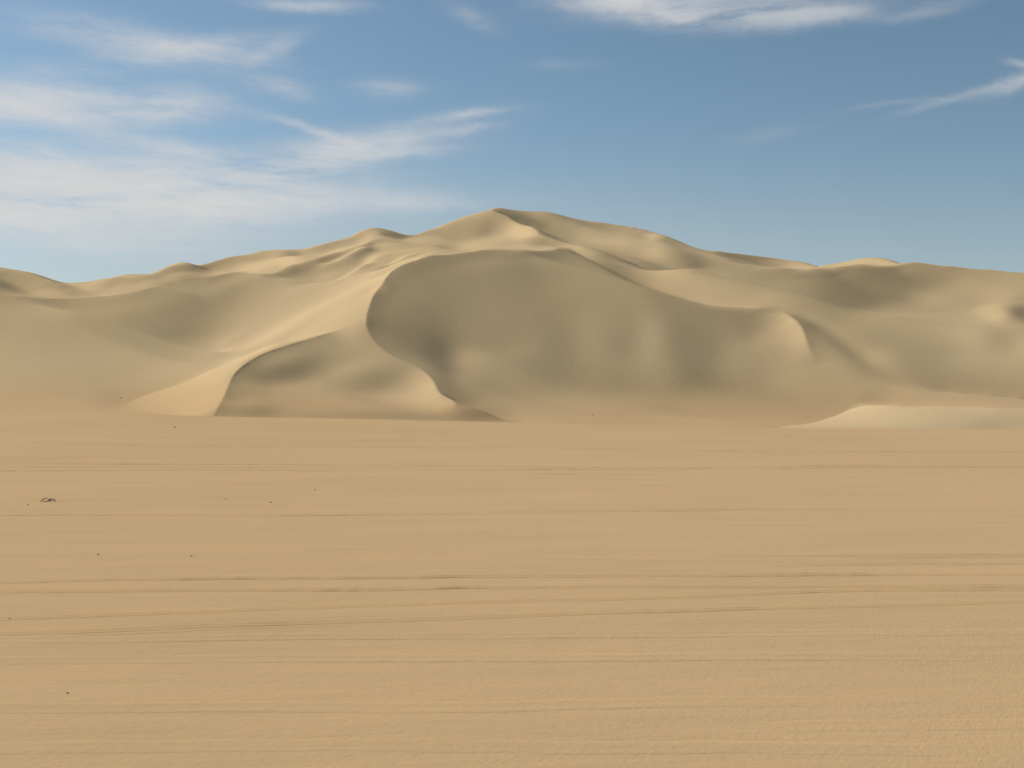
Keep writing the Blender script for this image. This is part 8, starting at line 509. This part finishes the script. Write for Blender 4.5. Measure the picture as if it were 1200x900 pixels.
[-1,0,0,0,0,0,0,0,0,0,0,0,0,0,0,0,0,0,0,0,0,0,0,0,0,0,0,1,0,0,0,0,0,0,0,1,0,1,1,0,1,0,1,0,0,1,0,1,1,1,0,1,0,0,1,0,1,0,1,0,1,0,0,0,0,-2,0,-1,0,-1,0,-1,1,0,0,2,0,1,2,1,2,1,2,2,2,1,1,0,-2,-3,-6,-10,-14,-19,-26,-37,-45,-56,-65,-70,-72,-71,-65,-58,-48,-38,-28,-20,-11,-7,-3,1,2,3,2,2,0,0,0,0,0,1,5,7,12,18,24,30,38,44,49,54,56,57,58,56,52,45,38,31,24,19,13,8,6,1,-2,-5,-6,-8,-8,-9,-6,-5,-5,-2,-1,0,0,3,2,2,3,3,3,4,4,4,5,3,5,3,3,2,2,0,0,0,0,-1,0,0,0,-1,0,0,0,0,-1,0,0,0,0,0,0,0,0,1,1,1,1,0,1,1,0,1,0,1,1,0,1,0,1,1,0,1,0,1,0,1,0]]
LAT = np.cumsum(np.cumsum(np.array(SURVEY), 1), 0) * 0.01
h = rebuild(LAT, CURVES, NR, NC, DU, DY, 3, 3)

DU = np.linspace(-60, 1260, NC)
DY = np.r_[np.arange(190, 322, .45), np.arange(322, 460, 1.0), np.arange(460, 640.1, 9)]

h = brink(h, DU, DY, BL, .12, 3.0)
h = spur(h, DU, DY, NOSE, .75, 4.0)
U_in, Y_in, h = snap_crests(DU, DY, h.copy(), [(c, 0) for c in (J, BL, K[:-1])])
# beyond both sides of the view the massif runs on and dies away
EXT = 420
kk = np.arange(1, EXT + 1)
step = DU[1] - DU[0]
def side(hh, edge_first):
    e = hh if edge_first else hh[:, ::-1]
    idx = np.minimum(kk, NC - 1)
    m = e[:, idx]                                    # mirrored continuation, sheared in depth
    out = np.empty((NR, EXT))
    slope = (e[:, 0] - e[:, 6]) / 6                  # carry the slope on across the edge so no crease forms there
    for _ in range(20): slope[1:-1] = .5 * slope[1:-1] + .25 * (slope[2:] + slope[:-2])
    for c, k in enumerate(kk):
        yy = DY + 30 * smooth01(np.array(k / 300.0)) * math.sin(k / 90.0)
        out[:, c] = np.interp(yy, DY, m[:, c]) + 2 * slope * k * math.exp(-k / 22.0)
    fade = smooth01(1 - (kk - 40) / (EXT - 60.0))
    return -6 + (out + 6) * fade[None]
left = side(h, True)[:, ::-1]; right = side(h, False)
h = np.concatenate([left, h, right], 1)
u_all = np.r_[DU[0] - step * kk[::-1], DU, DU[-1] + step * kk]
# front skirt dives under the plain, back skirt under the desert floor
Yfull = np.r_[182, 187, DY, 660, 690, 720]
bz = brink_z(600 + FOC * ((u_all - 600) / FOC))
h = np.concatenate([(bz - 3.0)[None], (bz - 0.5)[None], h, np.minimum(h[-1], 2)[None] * 0 - 4.5, np.full((3 - 1, h.shape[1]), -6.0)], 0)
A_ = (u_all - 600) / FOC
Ugrid = np.repeat(u_all[None], len(Yfull), 0); Y_ = np.repeat(Yfull[:, None], len(A_), 1)
Ugrid[2:2 + NR, EXT:EXT + NC] = U_in; Y_[2:2 + NR, EXT:EXT + NC] = Y_in
X_ = (Ugrid - 600) / FOC * Y_
nr, nc = X_.shape
Pw = np.stack([X_, Y_, h], -1)
# vertex normals of the whole massif, shared by the dunes it is split into
def normals(P):
    d0 = P[1:, 1:] - P[:-1, :-1]; d1 = P[1:, :-1] - P[:-1, 1:]
    fn = np.cross(d0, d1)
    fn *= np.sign(fn[..., 2:3]); 
    # area-weighted, but steep narrow cells keep their say
    vn = np.zeros_like(P)
    vn[1:, 1:] += fn; vn[:-1, :-1] += fn; vn[1:, :-1] += fn; vn[:-1, 1:] += fn
    return vn / np.linalg.norm(vn, axis=-1, keepdims=True)
VN = normals(Pw)
def line(pts, u): return np.interp(u, [p[0] for p in pts], [203 + (p[1] - 203) * .8 if p[1] > 203 else p[1] for p in pts])
uc = .5 * (u_all[1:] + u_all[:-1])[None]; yc = .5 * (Yfull[1:] + Yfull[:-1])[:, None]
back = line([(-900, 350), (0, 350), (285, 358), (330, 348), (413, 344), (500, 345), (560, 348), (640, 345), (673, 335), (707, 325), (740, 314), (783, 302), (833, 290), (910, 279), (955, 276), (982, 269), (1035, 243), (1105, 225), (1130, 200), (2200, 180)], uc)
low = np.where(uc > 914, np.interp(uc, [p[0] for p in I], [p[2] for p in I]) + 1.2, 150.0)
ridge = line([(640, 150), (673, 335), (752, 378), (813, 391), (860, 394), (866, 900), (2200, 900)], uc)
ID = np.where(yc < back, 0, 2) * np.ones((1, nc - 1), int)
ID = np.where((yc >= back) & (yc < ridge), 1, ID)
ID = np.where(yc < low, 3, ID)
allf = grid_faces(nr, nc); idf = ID.reshape(-1)
dunes = [
    ('front_dune', 'big crescent dune with a wide shaded bowl and sharp curving crest, nearest the plain'),
    ('side_dune', 'long smooth dune on the right with a shaded hollow under its level crest'),
    ('summit_dune', 'highest pale dune with pointed peak against the sky behind the shaded bowl'),
    ('low_dune', 'low bright sand mound at the right edge of the plain'),
]
for k, (nm, lab) in enumerate(dunes):
    fsel = allf[idf == k]
    used = np.unique(fsel); remap = np.full(nr * nc, -1); remap[used] = np.arange(len(used))
    o = mesh_object(nm, Pw.reshape(-1, 3)[used], remap[fsel], M_LOW if nm == 'low_dune' else M_DUNE)
    o.data.normals_split_custom_set_from_vertices(VN.reshape(-1, 3)[used].astype(np.float32))
    tag(o, label=lab, kind='structure')

# ------------------------------------------------------------ tyre tracks
def track(pts, height, width, seed, broken=0.5, label=None):
    P = np.array(pts, float)
    us = np.arange(P[0, 0], P[-1, 0] + .1, 3.0)
    # smooth interpolation through the points
    vs = np.interp(us, P[:, 0], P[:, 1])
    k = np.ones(15) / 15; vs = np.convolve(np.pad(vs, 7, mode='edge'), k, 'valid')
    c = on_plain(us, vs)
    # resample evenly on the ground
    d = np.r_[0, np.cumsum(np.linalg.norm(np.diff(c[:, :2], axis=0), axis=1))]
    s = np.arange(0, d[-1], max(.09, d[-1] / 900.0))
    x = np.interp(s, d, c[:, 0]); y = np.interp(s, d, c[:, 1])
    y += (vnoise(s * .35 + seed * 7.7, seed) - .5) * .14 * width / .5 + (vnoise(s * 1.7 + seed * 3.1, seed + 9.5) - .5) * .05
    tx = np.gradient(x); ty = np.gradient(y); ln = np.hypot(tx, ty); nx, ny = -ty / ln, tx / ln
    prof = [(-.5, -.02), (-.40, .30), (-.31, .80), (-.24, 1.0), (-.16, .55), (-.07, .10), (.06, .10), (.15, .55), (.23, .95), (.31, .85), (.41, .35), (.5, -.02)]
    n1 = vnoise(s * .22 + seed * 13.1, seed * 2.3); n2 = vnoise(s * 1.4 + seed * 5.3, seed * 1.3 + 4); n3 = vnoise(s * 5.0 + seed, seed + 77)
    amp = np.clip((n1 - broken * .62) * 1.8, 0.30, .66) * (.6 + .6 * n2) * (.55 + .9 * n3)
    endf = smooth01(np.minimum(s, s[-1] - s) / 2.0); amp = amp * endf
    V = []
    for o, z in prof:
        px = x + nx * o * width; pyy = y + ny * o * width
        wob = 1 + .5 * (vnoise(s * 2.6 + o * 9 + seed, o * 5 + seed) - .5)
        V.append(np.stack([px, pyy, plain_z(px, pyy) + (z * height * amp * wob if z > 0 else -.03)], -1))
    V = np.stack(V, 1)
    o = mesh_object('tyre_track', V.reshape(-1, 3), grid_faces(len(s), len(prof))[:, ::-1], M_TRACK if height > .012 else M_PLAIN)
    tag(o, kind='structure', label=label)
    return o

TRACKS = [
    ([(-60, 684), (0, 683), (60, 681.5), (120, 680), (300, 677.5), (400, 677), (460, 676), (520, 675.5), (540, 674.5), (600, 675), (650, 675), (750, 674.5), (900, 673.8), (1050, 673.5), (1260, 673)], .060, .34, 1, .45),
    ([(-60, 694), (0, 693.5), (130, 692.5), (300, 691.5), (450, 690.5), (540, 688.5), (600, 688), (750, 688), (850, 687.2), (1000, 686.5), (1100, 686.5), (1260, 686)], .046, .34, 2, .45),
    ([(-60, 726), (0, 724.5), (60, 722.5), (170, 719), (330, 713), (450, 709), (600, 704), (700, 702), (760, 700), (860, 697), (960, 692.5), (1050, 691), (1260, 691)], .034, .30, 3, .45),
    ([(-60, 745), (0, 743), (100, 740.5), (200, 736), (330, 731), (450, 727.5), (600, 721.5), (700, 718), (850, 714), (950, 711), (1100, 708), (1260, 703)], .036, .30, 4, .38),
    ([(-60, 749), (200, 739), (300, 735), (420, 732)], .020, .26, 5, .45),
    ([(-60, 750), (300, 747), (600, 744), (850, 742), (1000, 740.5), (1260, 740)], .022, .40, 6, .42),
    ([(-60, 776), (300, 772), (600, 770), (900, 769), (1260, 768)], .020, .45, 7, .42),
    ([(-60, 832), (300, 829), (600, 827), (800, 823), (960, 821)], .011, .45, 20, .48),
    ([(860, 851), (1000, 849), (1260, 847)], .011, .40, 21, .45),
    ([(-60, 876), (200, 874), (420, 870), (700, 878), (1100, 877)], .009, .40, 22, .52),
    ([(-60, 543), (100, 543.5), (250, 544.5), (400, 545), (600, 546.5), (750, 548.5), (850, 547), (1000, 546), (1260, 548)], .085, .55, 8, .25),
    ([(-60, 547), (200, 548), (400, 548), (600, 549), (700, 549.5)], .055, .5, 9, .33),
    ([(-60, 552), (150, 551.5), (400, 551), (600, 551), (800, 549.5), (1000, 548), (1260, 547)], .070, .5, 10, .33),
    ([(600, 556), (690, 555.3), (790, 557.5)], .05, .5, 11, .4),
    ([(-60, 604), (60, 603.5), (150, 603.5), (300, 604.5), (450, 603.5), (600, 601.5), (700, 599.5), (850, 598)], .040, .42, 12, .42),
    ([(560, 599), (700, 598), (900, 597), (1000, 596)], .030, .42, 13, .5),
    ([(-60, 516), (0, 517.5), (75, 520), (150, 521.5), (300, 523), (600, 524.5), (800, 528), (900, 529), (1260, 530)], .085, .8, 14, .28),
    ([(-60, 503), (0, 505.5), (110, 510), (250, 514.5), (600, 516.5), (900, 518)], .070, .8, 15, .40),
    ([(820, 652), (960, 651.2), (1100, 650), (1260, 649)], .034, .34, 16, .42),
    ([(980, 654), (1100, 652.5), (1260, 651.5)], .028, .34, 23, .45),
    ([(900, 663), (1050, 661), (1120, 661.3), (1260, 660)], .045, .34, 17, .42),
    ([(960, 693.5), (1050, 691.2), (1140, 690.8), (1260, 690)], .040, .30, 19, .4),
    ([(380, 658), (600, 654.5), (800, 655)], .022, .4, 24, .45),
]
for i, (pts, hgt, wid, sd, br) in enumerate(TRACKS):
    track(pts, hgt * .52, wid * 1.35, sd, br)

# ------------------------------------------------------------ stones and the dead shrub
def stone_mesh(r, seed):
    g = random.Random(seed)
    n, mrows = 10, 6
    V = []; F = []
    for i in range(mrows + 1):
        th = math.pi * i / mrows
        for j in range(n):
            ph = 2 * math.pi * j / n
            d = r * (0.8 + 0.45 * float(vnoise(seed * 3.7 + math.cos(ph) * 1.4 + th, seed + math.sin(ph) * 1.4)))
            V.append((d * 1.35 * math.sin(th) * math.cos(ph), d * math.sin(th) * math.sin(ph), d * .72 * math.cos(th) + r * .30))
    for i in range(mrows):
        for j in range(n):
            a = i * n + j; b = i * n + (j + 1) % n
            F.append((a, a + n, b + n, b))
    return V, F
def on_dune(u, v):
    """First point of the massif met in the direction (u, v)."""
    j = int(np.argmin(np.abs(u_all - u)))
    t = HOR - (h[:, j] - CAM_H) / Yfull * FOC
    i = 3 + int(np.argmax(t[3:] <= v))
    return X_[i, j], Y_[i, j], h[i, j]
def stone(u, v, size_px, label, dune=False, seed=0):
    x, y, z = on_dune(u, v) if dune else on_plain(u, v)
    r = size_px * y / FOC * .24
    V, F = stone_mesh(r, seed)
    o = mesh_object('stone', V, F, M_STONE)
    o.location = (x, y, z); o.rotation_euler = (0, 0, rnd.uniform(-.6, .6))
    tag(o, label, 'stone', 'small dark stones scattered on the sand')
    return o
STONES = [(205, 501, 4.5, 'dark stone at the far edge of the plain below the bright dune face'), (264, 584.5, 3, 'tiny brown stone nearest to the right of the dead shrub'), (317, 589, 4, 'small stone, second to the right of the dead shrub'), (369, 574, 3.2, 'small brown stone third and farthest right of the dead shrub'), (33, 592, 3.5, 'tiny stone just below the left end of the dead shrub'), (115, 650, 4.5, 'brown stone above the tyre tracks, below the dead shrub'), (224, 652, 5, 'widest dark stone lying close above the pair of tyre tracks'), (11, 725.5, 4.5, 'dark stone beside a tyre track at the left edge of the sand'), (79, 812.5, 5.5, 'dark stone alone on the rippled foreground, nearest the camera'), (695, 486.5, 3.2, 'dark stone at the foot of the big shaded dune bowl'), (143, 467, 3.2, 'dark stone on the lower slope left of the bright dune face')]
for i, (u, v, s, lab) in enumerate(STONES):
    stone(u, v, s, lab, dune=v < 489, seed=i + 1)

def tube(path, r0, r1, n=6):
    P = np.array(path, float); V = []; F = []
    for i, p in enumerate(P):
        t = P[min(i + 1, len(P) - 1)] - P[max(i - 1, 0)]; t /= np.linalg.norm(t)
        a = np.cross(t, (0, 0, 1.0)); 
        if np.linalg.norm(a) < .1: a = np.cross(t, (1.0, 0, 0))
        a /= np.linalg.norm(a); b = np.cross(t, a)
        r = r0 + (r1 - r0) * i / (len(P) - 1)
        for k in range(n):
            q = 2 * math.pi * k / n
            V.append(p + r * (math.cos(q) * a + math.sin(q) * b))
    for i in range(len(P) - 1):
        for k in range(n):
            c = i * n + k; d = i * n + (k + 1) % n
            F.append((c, d, d + n, c + n))
    return V, F
def arc(p0, p1, lift, bend, n=9, seed=0):
    g = random.Random(seed); out = []
    p0 = np.array(p0, float); p1 = np.array(p1, float)
    for i in range(n + 1):
        t = i / n; p = p0 + (p1 - p0) * t
        p = p + np.array([0, bend * math.sin(math.pi * t), lift * math.sin(math.pi * t)])
        p = p + np.array([g.uniform(-1, 1), g.uniform(-1, 1), g.uniform(-.6, .6)]) * .008
        out.append(p)
    return out
sx, sy, sz = on_plain(58, 587.5)
shrub = bpy.data.objects.new('dead_shrub', None); link(shrub); shrub.location = (sx, sy, sz)
tag(shrub, 'tangle of dry dark twigs on bare sand with a small drift on its right side', 'dead shrub')
pxm = sy / FOC   # metres per photo pixel there
def branch(p0, p1, lift, bend, r, seed):
    V, F = tube(arc(np.array(p0) * pxm * .85, np.array(p1) * pxm * .85, lift * pxm * .8, bend * pxm * .85, seed=seed), r * pxm * .85, r * pxm * .35)
    return mesh_object('branch', V, F, M_TWIG, shrub)
for i, (p0, p1, lift, bend, r) in enumerate([
        ((-12, 0, 1.0), (-3, 0, 2.2), 2.6, 4, .42), ((-11.5, -2, .6), (0, -3, .4), -.1, -6, .40), ((-12, 0, 1.5), (-1, 2, .8), 2.6, 8, .34),
        ((-3, 0, .6), (2.5, 0, 3.6), .6, 1, .48), ((-1, 0, .5), (5, 0, 2.2), 2.4, 3, .50), ((1, 0, 1.2), (8.5, 0, .5), 1.6, -3, .52),
        ((2, 0, 1.6), (10, -2, 1.1), .6, 2, .44), ((-6, 0, .3), (4, -4, .6), .5, -4, .40), ((3, 1, 1), (6, 4, 3.2), .6, 1, .34), ((-8, 1, 1.8), (-12.5, 2, 1.2), .8, 1, .30),
        ((0, 0, .5), (3.5, 1, 4.0), .2, 0, .30), ((5, 0, 1.4), (9, 1, 2.4), .5, 0, .30)]):
    branch(p0, p1, lift, bend, r, i)
# sand drift caught in the shrub's lee
n1, n2 = 24, 9; V = []
for i in range(n1):
    t = i / (n1 - 1)
    for j in range(n2):
        w = (j / (n2 - 1) - .5) * 2
        X = (9 + 20 * t) * pxm; Yy = w * (6 * (1 - t) + 1.2) * pxm - 6 * t * pxm
        zz_ = (1.3 * (1 - t) ** .8 * math.sin(min(1, t * 5) * math.pi / 2)) * max(0, 1 - w * w) * pxm
        V.append((X, Yy, float(plain_z(sx + X, sy + Yy)) - sz + zz_ - .012))
o = mesh_object('sand_drift', V, grid_faces(n1, n2)[:, ::-1], M_TRACK, shrub)

# ------------------------------------------------------------ sky with cirrus
world = bpy.data.worlds.new('World'); scene.world = world; world.use_nodes = True
nt = world.node_tree
for n in list(nt.nodes): nt.nodes.remove(n)
out = nt.nodes.new('ShaderNodeOutputWorld'); bg = nt.nodes.new('ShaderNodeBackground'); nt.links.new(bg.outputs[0], out.inputs[0])
sky = nt.nodes.new('ShaderNodeTexSky'); sky.sky_type = 'NISHITA'; sky.sun_disc = False
sky.sun_elevation = SUN_EL
sky.sun_rotation = math.atan2(SUN_DIR[0], SUN_DIR[1])
sky.altitude = 300; sky.air_density = 1.0; sky.dust_density = 0.15; sky.ozone_density = 1.0
tc = N(nt, 'ShaderNodeTexCoord'); sep = N(nt, 'ShaderNodeSeparateXYZ'); nt.links.new(tc.outputs['Generated'], sep.inputs[0])
az = math_node(nt, 'ARCTAN2', sep.outputs[0], sep.outputs[1])           # azimuth from +Y
elv = math_node(nt, 'ARCSINE', sep.outputs[2])
cmb = N(nt, 'ShaderNodeCombineXYZ'); nt.links.new(az, cmb.inputs[0]); nt.links.new(elv, cmb.inputs[1])
# domain warp so the streaks fray and curl
wn = N(nt, 'ShaderNodeTexNoise', i_Scale=9.0, i_Detail=6.0, i_Roughness=0.65); nt.links.new(cmb.outputs[0], wn.inputs['Vector'])
wv = N(nt, 'ShaderNodeVectorMath', operation='SUBTRACT'); nt.links.new(wn.outputs['Color'], wv.inputs[0]); wv.inputs[1].default_value = (.5, .5, .5)
wm = N(nt, 'ShaderNodeVectorMath', operation='MULTIPLY'); nt.links.new(wv.outputs[0], wm.inputs[0]); wm.inputs[1].default_value = (.06, .020, 0)
wa = N(nt, 'ShaderNodeVectorMath', operation='ADD'); nt.links.new(cmb.outputs[0], wa.inputs[0]); nt.links.new(wm.outputs[0], wa.inputs[1])
ws = N(nt, 'ShaderNodeSeparateXYZ'); nt.links.new(wa.outputs[0], ws.inputs[0])
def cloud(u, v, ln, wd, tilt, k):
    """soft streak at azimuth / elevation of photo direction (u, v); ln, wd half sizes in 1/1287 rad, tilt in degrees (up to the right)."""
    a = math.atan((u - 600) / FOC); e = math.atan((HOR - v) / FOC * math.cos(a))
    c, s = math.cos(math.radians(tilt)), math.sin(math.radians(tilt))
    dx = math_node(nt, 'SUBTRACT', ws.outputs[0], a); dy = math_node(nt, 'SUBTRACT', ws.outputs[1], e)
    x = math_node(nt, 'ADD', math_node(nt, 'MULTIPLY', dx, c / ln * FOC), math_node(nt, 'MULTIPLY', dy, s / ln * FOC))
    y = math_node(nt, 'ADD', math_node(nt, 'MULTIPLY', dx, -s / wd * FOC), math_node(nt, 'MULTIPLY', dy, c / wd * FOC))
    r = math_node(nt, 'ADD', math_node(nt, 'MULTIPLY', x, x), math_node(nt, 'MULTIPLY', y, y))
    return math_node(nt, 'MULTIPLY', math_node(nt, 'EXPONENT', math_node(nt, 'MULTIPLY', r, -1.0)), k)
CLOUDS = [(760, 6, 95, 13, -8, 0.75), (890, 19, 92, 11, -2, 0.85), (985, 17, 25, 7, 5, 0.2), (690, -6, 60, 12, -12, 0.45), (1095, 8, 45, 7, 5, 0.2), (830, 0, 140, 14, 0, 0.5), (1185, 97, 28, 7, 20, 0.5), (1125, 115, 48, 4, 12, 0.36), (1050, 124, 45, 3, 3, 0.2), (1195, 76, 20, 4, -10, 0.35), (70, 118, 120, 17, 0, 1.0), (20, 128, 70, 14, 0, 0.7), (205, 118, 45, 17, 8, 0.7), (150, 70, 110, 13, 12, 0.35), (165, 50, 110, 14, -4, 0.6), (250, 45, 50, 8, 12, 0.35), (315, 55, 40, 10, 25, 0.28), (325, 100, 38, 11, -8, 0.42), (460, 103, 34, 9, 0, 0.35), (360, 3, 60, 6, 0, 0.5), (545, 14, 30, 9, -20, 0.3), (370, 153, 60, 5, -12, 0.6), (420, 168, 100, 14, 10, 0.75), (360, 195, 95, 14, 14, 0.6), (220, 178, 120, 10, -8, 0.5), (480, 178, 60, 8, 5, 0.35), (550, 135, 55, 5, 8, 0.4), (540, 155, 40, 5, 10, 0.25), (60, 225, 170, 42, -3, 1.15), (170, 225, 160, 28, 2, 1.0), (300, 240, 190, 14, 3, 0.7), (450, 240, 110, 7, 2, 0.35), (20, 260, 160, 22, 0, 0.7), (65, 182, 25, 5, -20, 0.4), (260, 205, 140, 22, 4, 0.5), (900, 155, 40, 7, 5, 0.08), (660, 75, 40, 6, 0, 0.1)]
VEILS = [(200, 345, 460, 80, 0, 0.42), (640, 300, 420, 95, 0, 0.24), (1150, 340, 380, 80, 0, 0.13), (60, 235, 240, 50, 0, 0.14)]
tot = None; veil = None
for cdef in VEILS:
    g = cloud(*cdef)
    veil = g if veil is None else math_node(nt, 'ADD', veil, g)
for cdef in CLOUDS:
    g = cloud(*cdef)
    tot = g if tot is None else math_node(nt, 'ADD', tot, g)
# fibres
mpf = N(nt, 'ShaderNodeMapping'); mpf.inputs['Scale'].default_value = (6.0, 40.0, 1.0); mpf.inputs['Rotation'].default_value = (0, 0, math.radians(-7)); nt.links.new(wa.outputs[0], mpf.inputs['Vector'])
fb = N(nt, 'ShaderNodeTexNoise', i_Scale=1.0, i_Detail=11.0, i_Roughness=0.68); nt.links.new(mpf.outputs[0], fb.inputs['Vector'])
fb2 = N(nt, 'ShaderNodeTexNoise', i_Scale=16.0, i_Detail=6.0, i_Roughness=0.6); nt.links.new(wa.outputs[0], fb2.inputs['Vector'])
fib = math_node(nt, 'MULTIPLY_ADD', fb.outputs[0], 3.4, -1.15, clamp=True)
fib = math_node(nt, 'MULTIPLY', fib, math_node(nt, 'MULTIPLY_ADD', fb2.outputs[0], 1.1, 0.40))
fib = math_node(nt, 'MULTIPLY_ADD', fib, 0.95, 0.12)
alpha = math_node(nt, 'SUBTRACT', 1.0, math_node(nt, 'EXPONENT', math_node(nt, 'MULTIPLY', math_node(nt, 'MULTIPLY', tot, fib), -1.5)))
veil = math_node(nt, 'MINIMUM', veil, 0.9)
hs = N(nt, 'ShaderNodeHueSaturation'); hs.inputs['Hue'].default_value = 0.489; hs.inputs['Saturation'].default_value = 1.0; hs.inputs['Value'].default_value = 1.0; nt.links.new(sky.outputs[0], hs.inputs['Color'])
mixc = N(nt, 'ShaderNodeMix', data_type='RGBA'); nt.links.new(alpha, mixc.inputs['Factor']); mixv = N(nt, 'ShaderNodeMix', data_type='RGBA'); nt.links.new(veil, mixv.inputs['Factor']); nt.links.new(hs.outputs[0], mixv.inputs[6]); mixv.inputs[7].default_value = (5.6, 5.7, 5.3, 1); nt.links.new(mixv.outputs[2], mixc.inputs[6]); mixc.inputs[7].default_value = (7.6, 7.5, 7.4, 1)
nt.links.new(mixc.outputs[2], bg.inputs['Color']); bg.inputs['Strength'].default_value = 0.072

# ------------------------------------------------------------ sun, camera, view
sd = bpy.data.lights.new('sun', 'SUN'); sd.energy = 4.6; sd.angle = math.radians(.53); sd.color = (1.0, 1.0, 0.99)
so = link(bpy.data.objects.new('sun', sd))
from mathutils import Vector
so.rotation_euler = Vector(SUN_DIR).to_track_quat('Z', 'Y').to_euler()
so.location = (-60, 40, 90)
cd = bpy.data.cameras.new('camera'); co_ = link(bpy.data.objects.new('camera', cd))
cd.sensor_fit = 'HORIZONTAL'; cd.sensor_width = 36; cd.lens = 36 * FOC / 1200; cd.shift_y = (HOR - 450) / 1200
cd.clip_start = .1; cd.clip_end = 30000
co_.location = (0, 0, CAM_H); co_.rotation_euler = (math.pi / 2, 0, 0)
scene.camera = co_
vs_ = scene.view_settings
scene.display_settings.display_device = 'sRGB'
vs_.view_transform = 'Standard'; vs_.look = 'None'; vs_.exposure = 0.3; vs_.gamma = 1; vs_.use_curve_mapping = False
scene.cycles.max_bounces = 6; scene.cycles.diffuse_bounces = 3
scene.cycles.use_denoising = True
